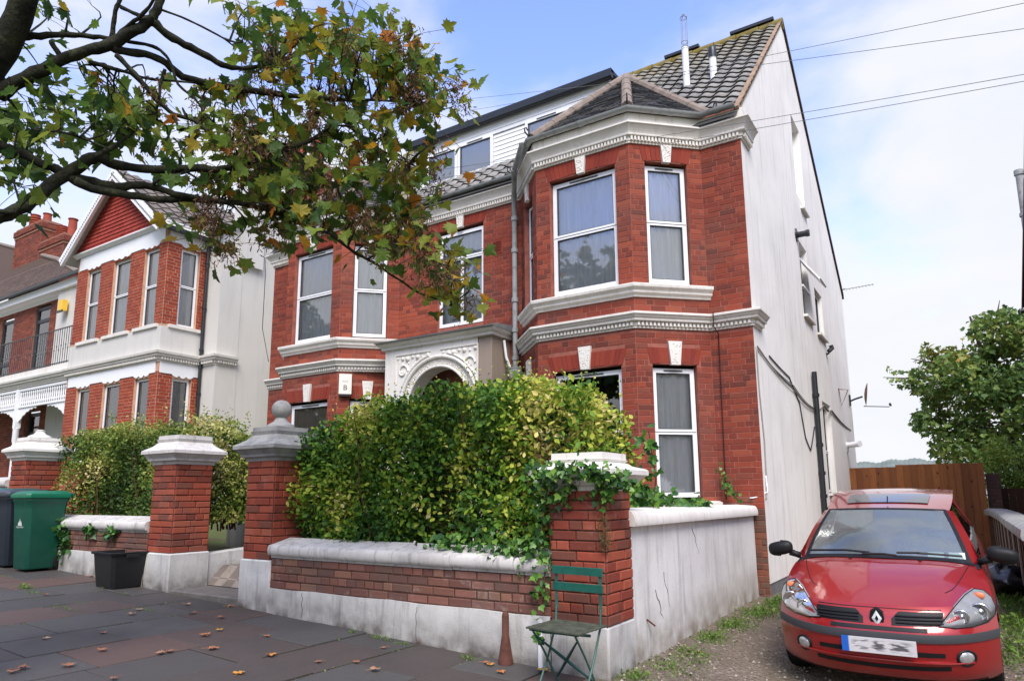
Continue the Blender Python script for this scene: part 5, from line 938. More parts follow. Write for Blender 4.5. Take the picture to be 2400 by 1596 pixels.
vn = thing('vine', 'leafy creeper growing over the garden wall beside the window', 'vine', (-2.5, 6.0, 1.15)); P = trail([(-2.55, 5.4, 1.2), (-2.5, 5.9, 1.22), (-2.42, 6.6, 1.17), (-2.3, 7.3, 1.14)], 260, .05)+trail([at(1528, 1180, 6.1), at(1535, 1120, 6.1), at(1530, 1060, 6.1), at(1518, 1015, 6.1)], 40, .045); scatter('foliage', np.array(P), npr.uniform(.04, .10, len(P)), T_SYC, npr.uniform(.2, 1, len(P)), M['ivy'], vn, up=(.3, -.7, .6)); m = MB(); m.tube([at(1530, 1200, 6.12), at(1537, 1120, 6.12), at(1520, 1010, 6.12)], .005, 5); m.build('stem', bpy.data.materials['ivy_stem'], vn)
P = trail([(-2.42, 9.05, 1.2), (-2.55, 9.08, 1.35), (-2.62, 9.1, 1.6)], 60, .03); wv_ = thing('vine', 'thin green creeper climbing the brick beside the lower window', 'vine', (-2.5, 9.1, 1.15)); scatter('foliage', np.array(P), npr.uniform(.03, .055, len(P)), T_IVY, npr.uniform(.3, 1, len(P)), M['ivy'], wv_, up=(.2, -1, .3)); m = MB(); m.tube([(-2.40, 9.1, 1.15), (-2.55, 9.12, 1.35), (-2.62, 9.13, 1.62)], .006, 5); m.build('stem', bpy.data.materials['ivy_stem'], wv_)
sv = thing('ivy', 'small ivy patch under the coping beside the green bin', 'ivy', (-9.9, 4.58, .7)); P = trail([(-10.1, 4.57, .92), (-10.0, 4.57, .7), (-9.95, 4.57, .6)], 110, .06)+trail([(-9.45, 4.57, .9), (-9.3, 4.57, .86)], 50, .04)+trail([(-8.95, 4.57, .88), (-8.75, 4.57, .84)], 60, .04); scatter('foliage', np.array(P), npr.uniform(.05, .085, len(P)), T_IVY, npr.uniform(0, .8, len(P)), M['ivy'], sv, up=(0, -1, .5), droop=.4)
# --- weeds at wall feet, driveway verge, paving joints
M['weed'] = leaf_mat('weed_leaf', [(64, 92, 40), (88, 122, 48), (112, 146, 58), (140, 160, 80)], .6, .3)
def weed(cx, cy, rx, ry, n, h, label, cat='weeds', tm=T_BLADE, group=None):
    z = gz(cx, cy); a = npr.normal(0, .5, (n, 2)); x = cx+a[:, 0]*rx; y = cy+a[:, 1]*ry; hh = npr.uniform(.3, 1, n)*h*.8*np.exp(-(a**2).sum(1)*.6); zz = np.array([gz(p, q) for p, q in zip(x, y)])
    t = thing('weed_clump', label, cat, (cx, cy, z), group); scatter('leaves', np.stack([x, y, zz], 1), hh, tm, npr.uniform(0, 1, n), M['weed'], t, up=(0, 0, .4), droop=-.9, flat=.3); k = n//2; scatter('broad_leaves', np.stack([x[:k], y[:k], zz[:k]+hh[:k]*.4], 1), hh[:k]*.42, T_PRIVET, npr.uniform(0, 1, k), M['weed'], t, up=(0, 0, 1.2)); return t
wl_ = ['weeds at the rusted nail end of the white driveway wall', 'low green weeds a stride past the corner pier on the driveway', 'weeds under the cracked render of the driveway wall', 'grassy weeds halfway along the white driveway wall', 'thick grass below the far coping of the driveway wall', 'broad weeds where the driveway wall meets the house', 'small weeds at the foot of the corner pier plinth']
for wlb, (cx, cy, rx, ry, n, h) in zip(wl_, ((-1.98, 5.25, .25, .35, 420, .10), (-1.95, 5.75, .22, .3, 400, .11), (-2.02, 6.4, .2, .35, 420, .12), (-2.0, 7.1, .22, .4, 460, .13), (-1.95, 7.9, .3, .5, 560, .15), (-1.85, 8.6, .35, .45, 560, .16), (-2.05, 4.75, .16, .2, 200, .13))): weed(cx, cy, rx, ry, n, h, wlb, group='weeds along the white garden wall')
weed(-1.75, 9.1, .3, .25, 260, .24, 'yellowing weeds at the house corner by the driveway'); weed(-.9, 5.55, .4, .3, 420, .10, 'grass growing in front of the parked car'); weed(-.35, 5.35, .35, .2, 300, .09, 'thin grass under the car bumper')
gl_ = ['rough grass beside the car door mirror', 'long grass in front of the rubbish bag', 'grass behind the rubbish bag at the drive wall', 'grass further up the drive wall past the bag', 'trodden grass beside the front wheel of the car', 'grass near the fence end of the drive wall']
for glb, (cx, cy, n) in zip(gl_, ((.34, 8.2, 500), (.36, 9.2, 500), (.32, 10.2, 500), (.3, 11.4, 420), (.3, 7.3, 420), (.3, 13, 400))): weed(cx, cy, .25, .7, n, .22, glb, 'grass', group='rough grass beside the drive wall')
for (cx, cy, rx, ry, n, h) in ((-4.2, 4.48, .22, .05, 110, .07), (-3.95, 4.46, .12, .05, 60, .07), (-3.28, 4.44, .10, .06, 70, .08), (-4.55, 4.47, .05, .04, 30, .08)): weed(cx, cy, rx, ry, n, h, 'small green weed at the foot of the front wall plinth', group='weeds at the plinth')
for (cx, cy, rx, ry, n, h) in ((-8.9, 3.7, .16, .08, 120, .11), (-8.5, 3.62, .2, .06, 90, .07), (-7.4, 3.45, .3, .07, 160, .05), (-6.75, 3.9, .25, .05, 90, .045), (-7.75, 4.2, .1, .05, 50, .05), (-8.35, 4.28, .08, .05, 40, .06), (-9.9, 3.9, .2, .1, 80, .06)): weed(cx, cy, rx, ry, n, h, 'tuft of weeds growing in a paving joint by the tub', group='weeds in the paving joints')
# moss and grass in the joints (thin)
P = []
for k in range(1500):
    cx = -2.02-.615*rng.randrange(0, 14) + rng.gauss(0, .012); cy = rng.uniform(1.6, 4.5); P.append((cx, cy, gz(cx, cy)-.004))
P = np.array(P); kp = vnoise(P, 3.5, 77) > .12; P = P[kp]; o = scatter('joint_moss', P, npr.uniform(.008, .022, len(P)), T_PRIVET, npr.uniform(0, 1, len(P)), M['weed'], pave, up=(0, 0, 1)); 
# --- trees behind: crowns of real leaves on limbs
def tree(name, label, base, lobes, n, cols, size, seed, trunk_r=.16, tmpl=T_SYC, cat='tree'):
    t = thing(name, label, cat, base); r_ = np.random.default_rng(seed); P = []; 
    tot = sum(l[3]*l[4]*l[5] for l in lobes)
    for (lx, ly, lz, rx, ry, rz) in lobes:
        k = int(n*rx*ry*rz/tot); d = r_.normal(size=(k*3, 3)); d /= np.linalg.norm(d, axis=1)[:, None]; rad = r_.uniform(.25, 1, k*3)**.42; p = np.array([lx, ly, lz])+d*rad[:, None]*np.array([rx, ry, rz]); kp = vnoise(p, 2.2/max(rx, .8)*1.6, seed+2)+.5*vnoise(p, 5.0, seed+3) > -.05; P.append(p[kp][:k])
    P = np.concatenate(P); tone = np.clip(.5+.4*vnoise(P, 1.1, seed+5)+.25*vnoise(P, 3, seed+7)+r_.normal(0, .15, len(P)), 0, 1)
    scatter('crown', P, r_.uniform(*size, len(P)), tmpl, tone, leaf_mat(name+'_leaf_%d' % seed, cols), t, up=(0, -.3, .8), droop=.25)
    m = MB(); b = np.array(base); top = np.array([np.mean([l[0] for l in lobes]), np.mean([l[1] for l in lobes]), max(l[2] for l in lobes)]); m.tube([b-(0, 0, .3), b+(top-b)*.35, b+(top-b)*.7, top], [trunk_r, trunk_r*.8, trunk_r*.45, .03], 9)
    for l in lobes:
        c = np.array(l[:3]); s = b+(top-b)*min(.75, max(.2, (c[2]-b[2]-l[5])/(top[2]-b[2]+.01))); m.tube([s, s+(c-s)*.5+(0, 0, .12), c, c+(c-s)*.25], [trunk_r*.4, trunk_r*.28, trunk_r*.14, .01], 6)
    m.build('trunk', plain('bark_%d' % seed, lin(84, 78, 66), .95, .1, .3, 9, bump=.5), t); return t
gre = [(40, 62, 34), (54, 82, 42), (70, 98, 48), (92, 116, 54), (120, 128, 58), (164, 128, 56)]
tree('maple_tree', 'large green maple turning orange at its top beyond the fence', (2.0, 27, 0), [(1.6, 27, 4.2, 2.6, 2, 1.9), (.5, 26.5, 4.9, 1.7, 1.5, 1.0), (-.6, 26.5, 5.6, 1.2, 1, .55), (1.8, 27, 6.3, 1.5, 1.4, .9), (2.9, 27, 5.6, 1.6, 1.5, 1.7), (-.2, 26.5, 3.6, 1.1, 1, .7), (.6, 26.5, 2.7, 1.5, 1.2, .9), (1.5, 26.8, 7.0, .5, .5, .5), (-1.3, 26.5, 5.1, .6, .6, .35)], 13000, [(72, 98, 52), (84, 114, 58), (104, 132, 66), (128, 148, 72), (150, 152, 76), (186, 146, 70)], (.10, .19), 51, .22)
tree('lime_bush', 'bright lime-green bush above the lower dark fence', (1.6, 21, 0), [(1.25, 20.4, 1.95, .9, .7, .75), (.55, 20.2, 1.75, .55, .5, .5), (1.9, 20.5, 1.8, .8, .6, .8), (1.0, 20.2, 1.3, .9, .5, .5)], 9000, [(84, 112, 44), (112, 140, 52), (140, 162, 66), (160, 176, 80)], (.06, .10), 53, .05, T_PRIVET, 'bush')
# street trees across the road (seen mirrored in the panes)
for k, (bx, by, hs_, lb_) in enumerate(((-15, -13, 1, 'tall street tree across the road behind the viewer'), (-24, -13.5, 1.1, 'taller street tree up the road behind the viewer'), (-35, -13, 1, 'street tree far up the road behind the viewer'), (9.5, 4.4, .5, 'low garden tree beyond the driveway out of view'))):
    tree('street_tree', lb_, (bx, by, gz(bx, by)), [(bx, by, 9*hs_, 3.6*hs_, 3.2*hs_, 3*hs_), (bx-2*hs_, by, 7*hs_, 2.4*hs_, 2.4*hs_, 2*hs_), (bx+2.2*hs_, by+.3, 7.5*hs_, 2.4*hs_, 2.4*hs_, 2.2*hs_), (bx+.3, by, 12.4*hs_, 2.4*hs_, 2.2*hs_, 2*hs_), (bx, by, 4.4*hs_, 2*hs_, 2*hs_, 1.3*hs_)], 3600, gre, (.3, .5), 61+k, .28)
# ------------------------------------------------------------------ sycamore by the kerb: trunk just outside the frame, limbs reach over the wall
K1 = lambda x, y: (x/2.9475, y/2.9475)
K2 = lambda x, y: (600+x/2.9475, y/2.9475)
K5 = lambda x, y: (600+x/3.3686, 480+y/3.3686)
branches = [  # (mapper, [(x,y,radius in photo px*2.95)], depth0, depth1)
 (K1, [(-260, 760, 75), (-100, 690, 66), (0, 640, 60), (130, 560, 55), (300, 480, 48), (480, 400, 44), (620, 350, 42), (760, 315, 44), (880, 235, 44), (1010, 165, 40), (1070, 100, 37), (1110, 0, 32), (1150, -120, 26)], 4.3, 4.3),
 (K1, [(1060, 150, 34), (1150, 240, 31), (1280, 310, 29), (1400, 370, 27), (1500, 430, 25), (1600, 470, 20), (1720, 470, 14), (1900, 440, 9)], 4.3, 4.7),
 (K1, [(780, 330, 34), (900, 360, 30), (1050, 390, 28), (1150, 440, 28), (1230, 510, 28), (1350, 560, 27), (1500, 590, 26), (1700, 620, 25), (1900, 650, 22), (2100, 670, 19), (2358, 690, 15), (2500, 690, 11), (2700, 700, 8), (2830, 725, 4)], 4.3, 5.0),
 (K2, [(350, 680, 14), (470, 740, 13), (560, 780, 13), (640, 850, 12), (700, 930, 12), (760, 980, 11), (870, 1040, 9), (960, 1090, 7), (1060, 1130, 4)], 4.8, 5.2),
 (K1, [(800, 380, 20), (900, 480, 20), (980, 570, 19), (1050, 660, 18), (1110, 720, 17), (1200, 790, 16), (1330, 830, 15), (1420, 900, 14), (1520, 960, 13), (1640, 1010, 11), (1760, 1050, 6)], 4.3, 4.6),
 (K1, [(60, 320, 34), (160, 260, 30), (280, 250, 26), (450, 245, 21), (600, 250, 19), (740, 265, 17), (900, 290, 14), (1050, 320, 13), (1130, 370, 12), (1180, 440, 11), (1230, 580, 10), (1350, 690, 9), (1420, 790, 8), (1480, 850, 6)], 4.25, 4.5),
 (K1, [(350, 285, 20), (390, 350, 20), (430, 410, 20)], 4.27, 4.3),
 (K1, [(770, 300, 22), (780, 180, 18), (800, 80, 17), (830, 0, 16), (850, -80, 14)], 4.3, 4.25), (K1, [(820, 240, 17), (900, 170, 16), (980, 110, 15), (1050, 20, 12), (1090, -60, 10)], 4.3, 4.2), (K1, [(830, 50, 15), (920, 90, 15), (1010, 125, 16)], 4.28, 4.3), (K1, [(1100, 65, 9), (1250, 120, 8), (1400, 190, 8), (1550, 270, 7), (1620, 330, 5)], 4.3, 4.5),
 (K1, [(-160, 1600, 56), (0, 1500, 50), (150, 1440, 46), (260, 1370, 46), (360, 1270, 48), (470, 1200, 50), (600, 1110, 46), (700, 1090, 43), (800, 1140, 37), (950, 1165, 33), (1150, 1170, 31), (1350, 1160, 29), (1500, 1175, 27), (1620, 1150, 25), (1750, 1110, 23), (1900, 1060, 21), (2050, 1010, 19), (2150, 970, 17), (2250, 900, 14), (2350, 830, 12)], 4.1, 4.8),
 (K1, [(-120, 960, 40), (100, 1040, 36), (270, 1120, 34), (400, 1180, 38), (520, 1240, 46), (650, 1265, 42), (800, 1290, 36), (950, 1280, 30), (1050, 1290, 27), (1200, 1340, 25), (1400, 1375, 22), (1590, 1400, 19)], 4.15, 4.6),
 (K1, [(520, 1250, 36), (700, 1320, 33), (900, 1350, 30), (1100, 1380, 27), (1350, 1378, 24), (1590, 1400, 20), (1800, 1440, 18), (2000, 1500, 18)], 4.2, 4.9),
 (K5, [(80, 40, 19), (200, 80, 19), (330, 120, 18), (450, 190, 17), (560, 220, 16), (690, 310, 15), (780, 380, 14), (880, 430, 13), (980, 490, 11), (1060, 550, 10), (1160, 610, 9), (1270, 690, 8), (1380, 730, 7), (1470, 760, 5), (1540, 800, 3)], 4.9, 5.2),
 (K5, [(880, 430, 12), (960, 390, 9), (1060, 380, 7)], 5.0, 5.0), (K5, [(1290, 660, 8), (1360, 650, 6), (1420, 630, 4)], 5.1, 5.1),
 (K1, [(650, 1085, 20), (760, 1030, 18), (860, 960, 13), (940, 900, 7)], 4.2, 4.3), (K1, [(240, 900, 9), (450, 920, 9), (600, 970, 9), (750, 1030, 9)], 4.1, 4.2), (K1, [(1060, 1270, 14), (1130, 1220, 13), (1250, 1200, 11), (1350, 1170, 10)], 4.45, 4.5), (K1, [(-80, 1440, 18), (0, 1460, 20), (100, 1470, 22)], 4.05, 4.12),
 (K1, [(620, 430, 16), (760, 470, 14), (900, 510, 12), (1020, 545, 11), (1180, 560, 9), (1340, 575, 7)], 4.4, 4.5), (K1, [(1140, 480, 13), (1110, 580, 12), (1100, 680, 11), (1080, 760, 8), (1085, 830, 6)], 4.45, 4.45), (K1, [(1190, 790, 13), (1220, 850, 10), (1225, 900, 6)], 4.42, 4.4)]
tb = np.array([-5.15, 1.28]); syc = thing('sycamore_tree', 'autumn sycamore whose dark limbs and yellowing leaves hang over the front wall', 'tree', (tb[0], tb[1], gz(*tb)))
def mat_bark():
    m = Mat('sycamore_bark', .95, .1); n = m.noise(12, 6, .7); c = m.ramp(n, [(.3, lin(34, 34, 32)), (.5, lin(54, 54, 46)), (.68, lin(72, 76, 54)), (.8, lin(92, 98, 80))]); m.col(c); m.bump(m.noise(38, 5, .7), .9, .02); return m.m
M['bark'] = mat_bark(); NODES = []
bk = MB()
def smooth_path(pts, sub=3):
    P = [np.array(p, float) for p in pts]; out = []
    for i in range(len(P)-1):
        p0, p1, p2, p3 = P[max(i-1, 0)], P[i], P[i+1], P[min(i+2, len(P)-1)]
        for k in range(sub): t = k/sub; out.append(.5*((2*p1)+(-p0+p2)*t+(2*p0-5*p1+4*p2-p3)*t*t+(-p0+3*p1-3*p2+p3)*t**3))
    out.append(P[-1]); return out
for mp_, pts, d0, d1 in branches:
    n = len(pts); Q = []
    for i, (x, y, r_) in enumerate(pts):
        sx, sy = mp_(x, y); d_ = d0+(d1-d0)*i/(n-1); sc = 3.3686 if mp_ is K5 else 2.9475; Q.append((*at(sx, sy, d_), r_*.88/sc*d_/CAM_F))
    Q = smooth_path(Q, 3); Q = [q+np.array([rng.gauss(0, 1), rng.gauss(0, 1), rng.gauss(0, 1), 0])*q[3]*.12 for q in Q]
    rad = [max(.003, q[3]*(1+.07*math.sin(i*2.1)+rng.uniform(-.05, .05))) for i, q in enumerate(Q)]
    m = MB(); m.tube([q[:3] for q in Q], rad, 9); m.v = [tuple(np.array(p_)+npr.normal(0, 1, 3)*min(.004, .05*rad[k_//9])) for k_, p_ in enumerate(m.v)]; m.build('limb', M['bark'], syc, smooth=True)
    for q in Q: NODES.append(q[:3])
NODES = np.array(NODES)
# trunk from the ground, outside the picture, meeting the limbs
j1, j2, j3 = at(*K1(-260, 760), 4.3), at(*K1(-160, 1600), 4.1), at(*K1(-120, 960), 4.15)
m = MB(); tz = gz(*tb); m.tube([(tb[0], tb[1], tz-.2), (tb[0]+.02, tb[1]+.02, tz+.5), (tb[0]+.05, tb[1]+.03, tz+1.5), (j1[0]-.16, j1[1]-.16, j1[2]-.6), (j1[0]-.12, j1[1]-.1, j1[2]), (*at(30/2.95, 330/2.95, 4.25),), (*at(130/2.95, 120/2.95, 4.2),), (*at(190/2.95, -90/2.95, 4.15),), (*at(300/2.95, -420/2.95, 4.1),), (*at(350/2.95, -1000/2.95, 4.0),), (*at(500/2.95, -1900/2.95, 3.9),)], [.36, .30, .27, .25, .19, .085, .075, .07, .06, .04, .012], 14); m.build('trunk', M['bark'], syc, smooth=True)
for j, r_ in ((j2, .075), (j3, .05)):
    m = MB(); s = np.array([tb[0]+.05, tb[1]+.05, j[2]-.25]); m.tube([s, s*.4+j*.6+(0, 0, .05), j], [r_*1.5, r_*1.15, r_], 10); m.build('limb', M['bark'], syc, smooth=True)
# foliage clusters: (x, y, rx, ry in photo px, leaves, yellow share, seed-key clusters)
S_ = 1.0178
clus = [(150, 12, 75, 28, 13, .05, 0), (60, 30, 60, 45, 16, .05, 0), (90, 140, 40, 40, 8, .1, 0), (620, 55, 120, 60, 60, .3, 2), (545, 15, 80, 35, 26, .3, 0), (700, 95, 110, 60, 70, .35, 4), (780, 105, 120, 60, 80, .4, 6), (820, 60, 90, 30, 18, .5, 1), (900, 110, 95, 55, 66, .5, 5), (960, 150, 60, 45, 40, .5, 4), (860, 195, 150, 60, 110, .35, 12), (970, 230, 80, 45, 56, .4, 9), (1045, 210, 32, 32, 14, .5, 3), (1060, 245, 16, 16, 3, .8, 1), (690, 195, 110, 60, 70, .35, 5), (610, 160, 70, 50, 40, .25, 2), (540, 210, 60, 30, 22, .3, 1), (90, 230, 90, 50, 70, .04, 0), (210, 235, 120, 50, 110, .08, 0), (150, 290, 140, 40, 120, .06, 0), (300, 285, 90, 40, 70, .08, 1), (60, 300, 70, 50, 60, .03, 0), (270, 180, 60, 24, 18, .25, 1), (345, 195, 50, 22, 14, .4, 1), (400, 325, 70, 34, 50, .08, 1), (470, 300, 50, 34, 34, .2, 1), (40, 415, 70, 34, 46, .02, 0), (10, 250, 40, 70, 36, .02, 0), (20, 350, 60, 50, 50, .02, 0), (520, 335, 60, 40, 44, .3, 3), (600, 335, 90, 46, 76, .4, 5), (560, 265, 70, 34, 34, .5, 3), (470, 215, 30, 20, 8, .7, 1), (700, 320, 90, 46, 66, .35, 5), (640, 395, 110, 50, 90, .25, 5), (560, 430, 110, 50, 80, .2, 5), (470, 490, 50, 46, 46, .3, 5), (510, 550, 34, 34, 24, .35, 4), (440, 400, 50, 40, 30, .25, 2), (600, 500, 50, 40, 30, .3, 3), (700, 440, 110, 50, 96, .25, 5), (800, 380, 90, 50, 76, .35, 5), (850, 315, 80, 40, 50, .4, 4), (900, 365, 70, 34, 36, .4, 3), (930, 415, 50, 40, 36, .35, 4), (800, 480, 120, 48, 110, .25, 6), (900, 495, 90, 45, 76, .3, 6), (960, 540, 80, 50, 70, .35, 8), (880, 560, 70, 34, 40, .3, 5), (1000, 595, 62, 40, 46, .45, 8), (1045, 640, 46, 40, 36, .55, 4), (1072, 690, 34, 26, 20, .55, 3), (1005, 380, 24, 40, 12, .6, 3), (1000, 330, 18, 30, 8, .7, 2), (1000, 300, 24, 14, 5, .5, 0), (660, 10, 60, 20, 10, .2, 0), (750, 260, 80, 40, 44, .4, 4), (690, 520, 60, 30, 30, .3, 3)]
LP, LS, LC, KP = [], [], [], []; tw = MB(); r_ = random.Random(3)
for (cx, cy, rx, ry, n, yel, nk) in clus:
    n = int(n*(.60 if cx < 480 else .86))+2; nk = int(nk*.7+.5)
    cx, cy, rx, ry = cx*S_, cy*S_, rx*S_, ry*S_; nt = max(2, n//7); ends = []
    for k in range(nt):
        a, q = r_.uniform(0, 6.28), math.sqrt(r_.random()); ex, ey = cx+rx*q*math.cos(a)*.9, cy+ry*q*math.sin(a)*.9; d_ = 4.45+ex/1130*.80+r_.gauss(0, .28); E3 = at(ex, ey, d_); k0 = int(np.argmin(((NODES-E3)**2).sum(1))); s = NODES[k0]
        L_ = np.linalg.norm(E3-s)
        if L_ < 1.3: mid = (s+E3)/2+np.array([r_.gauss(0, .06), r_.gauss(0, .06), .05+r_.gauss(0, .05)]); tw.tube(smooth_path([s, mid, E3], 3), [.008, .007, .006, .005, .004, .003, .002], 5, cap=False)
        ends.append(E3)
    for k in range(n):
        E3 = ends[k % nt]; p = E3+np.array([r_.gauss(0, .10), r_.gauss(0, .13), r_.gauss(-.02, .09)]); LP.append(p); LS.append(r_.uniform(.055, .118)); y_ = r_.random(); LC.append(.58+.3*r_.random() if y_ < yel*.42 else min(.59, max(0, r_.gauss(.20+.35*yel, .15))))
        if np.linalg.norm(p-E3) > .04 and r_.random() < .7: tw.tube([E3, (E3+p)/2+(0, 0, .01), p], .0018, 4, cap=False)
    for k in range(nk):
        a, q = r_.uniform(0, 6.28), math.sqrt(r_.random()); E3 = at(cx+rx*.8*q*math.cos(a), cy+ry*.8*q*math.sin(a), 4.15+cx/1130*.95+r_.gauss(-.05, .2))
        for j in range(64): KP.append(E3+np.array([r_.gauss(0, .04), r_.gauss(0, .04), r_.gauss(-.03, .055)]))
tw.build('twigs', M['bark'], syc, kind='stuff')
scol = [(56, 84, 42), (74, 104, 48), (94, 124, 52), (118, 142, 56), (142, 154, 60), (132, 136, 46), (168, 148, 46), (200, 158, 48), (196, 116, 46), (150, 92, 50)]
M['syc'] = leaf_mat('sycamore_leaf', scol, .5, .5, .35)
LP, LS, LC = np.array(LP), np.array(LS), np.array(LC); order = np.argsort(-LS/np.array([pxp(p)[2] for p in LP])); big = order[:300]; rest = order[300:]
scatter('foliage', LP[rest], LS[rest], T_SYC, LC[rest], M['syc'], syc, up=(0, 0, .9), droop=.55)
_lm = {}
for i in big:
    v = int(LC[i]*12)
    if v not in _lm:
        me = bpy.data.meshes.new('leaf'); me.from_pydata([tuple(p) for p in T_SYC[0]], [], T_SYC[1]); me.materials.append(M['syc']); a = me.attributes.new('rnd', 'FLOAT', 'FACE'); a.data.foreach_set('value', [(v+.5)/12]*len(T_SYC[1])); me.update(); _lm[v] = me
    o = bpy.data.objects.new('leaf', _lm[v]); COL.objects.link(o); o.parent = syc; o.location = tuple(LP[i]-np.array(LOC[syc.name])); o.rotation_euler = (r_.uniform(-.9, .4)-.5, r_.uniform(-.7, .7), r_.uniform(0, 6.28)); o.scale = (LS[i],)*3
KP = np.array(KP); scatter('seed_keys', KP, npr.uniform(.03, .048, len(KP)), T_KEY, npr.uniform(0, 1, len(KP)), leaf_mat('seed_keys', [(76, 54, 42), (102, 72, 52), (126, 92, 66), (88, 64, 50)], .8, .15), syc, droop=.9)
# fallen leaves
M['fallen'] = leaf_mat('fallen_leaf', [(206, 160, 64), (196, 124, 66), (172, 114, 80), (146, 100, 78), (190, 154, 122), (150, 120, 96)], .7, .1)
fl = [(1195, 1330, .0), (515, 1478, .02), (350, 1362, .5), (395, 1528, .6), (500, 1522, .4), (625, 1492, .2), (635, 1538, .15), (745, 1553, .6), (835, 1553, .5), (880, 1572, .7), (898, 1520, .5), (990, 1505, .3), (1140, 1555, .4), (1175, 1578, .25), (1270, 1573, .02), (690, 1440, .3), (520, 1448, .5), (450, 1438, .6), (240, 1525, .4), (375, 1532, .7), (105, 1498, .8), (55, 1568, .6), (30, 1577, .4), (265, 1592, .6), (310, 1440, .7), (325, 1430, .8), (108, 1395, .6), (215, 1352, .35), (440, 1418, .75), (540, 1422, .3), (480, 1490, .3), (160, 1562, .5), (1560, 1443, .3), (1990, 1450, .3), (1690, 1430, .4), (1640, 1530, .4), (1740, 1320, .4), (1150, 1560, .1), (240, 1485, .6), (560, 1581, .1)]
def hit(x, y):
    dv_ = at(x, y, 1)-EYE
    for k in range(4000):
        p = EYE+dv_*(2.0+k*.004)
        if p[2] < gz(p[0], p[1]): return p
names_ = ['yellow', 'orange', 'tan brown', 'brown', 'pale brown', 'dull brown']
for (x, y, c) in fl[1:]:
    p = hit(x, y)
    if p is None: continue
    m = MB(); s = rng.uniform(.045, .08); an_ = rng.uniform(0, 6.28); cu_ = rng.uniform(.1, .5)
    vs = [(s*(a*math.cos(an_)-b*math.sin(an_)), s*(a*math.sin(an_)+b*math.cos(an_)), s*(.10+cu_*(abs(a)**1.5)*.7+.12*rng.random())) for a, b, q in T_SYC[0]-np.array([0, .4, 0])]; m.add(vs, T_SYC[1], 0, c); st = [(0, -.4), (.05, -.8), (.02, -1.15)]; m.tube([(s*(a*math.cos(an_)-b*math.sin(an_)), s*(a*math.sin(an_)+b*math.cos(an_)), .012) for a, b in st], .0016, 4, 0, True, c)
    o = m.build('fallen_leaf', M['fallen']); z = gz(p[0], p[1]); o.location = (p[0], p[1], z+.004); nm = names_[min(5, int(c*5.99))]
    if p[0] > -2.0: tag(o, '%s fallen leaf lying on the gravel driveway' % nm, 'leaf', 'fallen leaves on the driveway')
    else: tag(o, '%s fallen sycamore leaf lying on the paving slabs' % nm, 'leaf', 'fallen leaves on the paving')
# ------------------------------------------------------------------ parked red hatchback
CARM = Matrix.Translation((-.592, 5.64, -.172)) @ Matrix.Rotation(-R(-.485), 4, 'Z') @ Matrix.Rotation(R(4.47), 4, 'X') @ Matrix.Scale(.888, 4)
car = thing('red_hatchback', 'dark red small hatchback parked on the driveway facing the street', 'car', (-.6, 7.3, -.1))
def cb(m, name, mat, parent=None, smooth='auto'): m.xf(CARM); return m.build(name, mat, parent or car, smooth=smooth)
pm = Mat('car_paint_red', .32, .5, .25, .9); pm.b.inputs['Coat Roughness'].default_value = .06; fn_ = pm.noise(3, 4); pm.col(pm.mix(pm.rng(pm.noise(160, 2), .55, .75, 0, .3), lin(152, 24, 26), lin(180, 60, 56))); M['paint'] = pm.m
M['car_grey'] = plain('bumper_strip', lin(58, 60, 64), .55, .4, .1, 4); M['car_black'] = plain('car_black_plastic', lin(17, 18, 20), .55, .35, .15, 5); M['chrome'] = plain('chrome', (.78, .79, .8), .12, .5, .03, 3, metal=1); M['tyre'] = plain('tyre', lin(28, 28, 29), .9, .2, .2, 20); M['seat'] = plain('car_seat', lin(110, 114, 116), .9, .1, .2, 6)
PZ = [(.17, .13), (.20, .085), (.25, .05), (.31, .025), (.38, .01), (.45, 0), (.53, 0), (.575, .015), (.61, .05), (.66, .075), (.70, .10), (.735, .14)]
def prof(z):
    for (a, b), (c, d) in zip(PZ[:-1], PZ[1:]):
        if z <= c: t = (z-a)/(c-a); return b+(d-b)*max(0, t)
    return .14+(z-.735)*1.6
def fy_(x): return .43*(abs(x)/.805)**3.3
def SF_(x, z, o=0):                                  # point on the front skin, offset o outward
    y = fy_(x)+prof(z); sl = .43*3.3/.805*(abs(x)/.805)**2.3*(1 if x > 0 else -1); n = np.array([sl, -1, .0]); n /= np.linalg.norm(n); return np.array([x, y, z])+n*o
UU = [-1, -.985, -.96, -.93, -.89, -.84, -.78, -.70, -.6, -.48, -.36, -.24, -.12, 0]; UU = UU+[-u for u in UU[:-1][::-1]]
ZL = [.17, .20, .25, .31, .38, .45, .53, .575, .61, .66, .70, .735]
m = MB(); m.add([SF_(.805*u, z) for z in ZL for u in UU], [(j*27+i, j*27+i+1, (j+1)*27+i+1, (j+1)*27+i) for j in range(len(ZL)-1) for i in range(26)])
body = cb(m, 'body', M['paint'])
def hoodp(u, v):
    p0 = SF_(.805*u, .735); x1, y1, z1 = .755*u, 1.0+.12*u*u, .965-.075*u**4; s = v; x = p0[0]+(x1-p0[0])*s; y = p0[1]+(y1-p0[1])*s; z = (.735-.035*u*u)+(z1-.735+.035*u*u)*(1-(1-s)**1.35)+.012*math.sin(math.pi*s); return (x, y, z+.012*math.exp(-((abs(u)-.55)/.12)**2)*math.sin(math.pi*min(1, s*1.1)))
VV = [i/16 for i in range(17)]
m = MB(); m.add([hoodp(u, v) for v in VV for u in UU], [(j*27+i, j*27+i+1, (j+1)*27+i+1, (j+1)*27+i) for j in range(16) for i in range(26)]); hood = cb(m, 'bonnet', M['paint'], body, True)
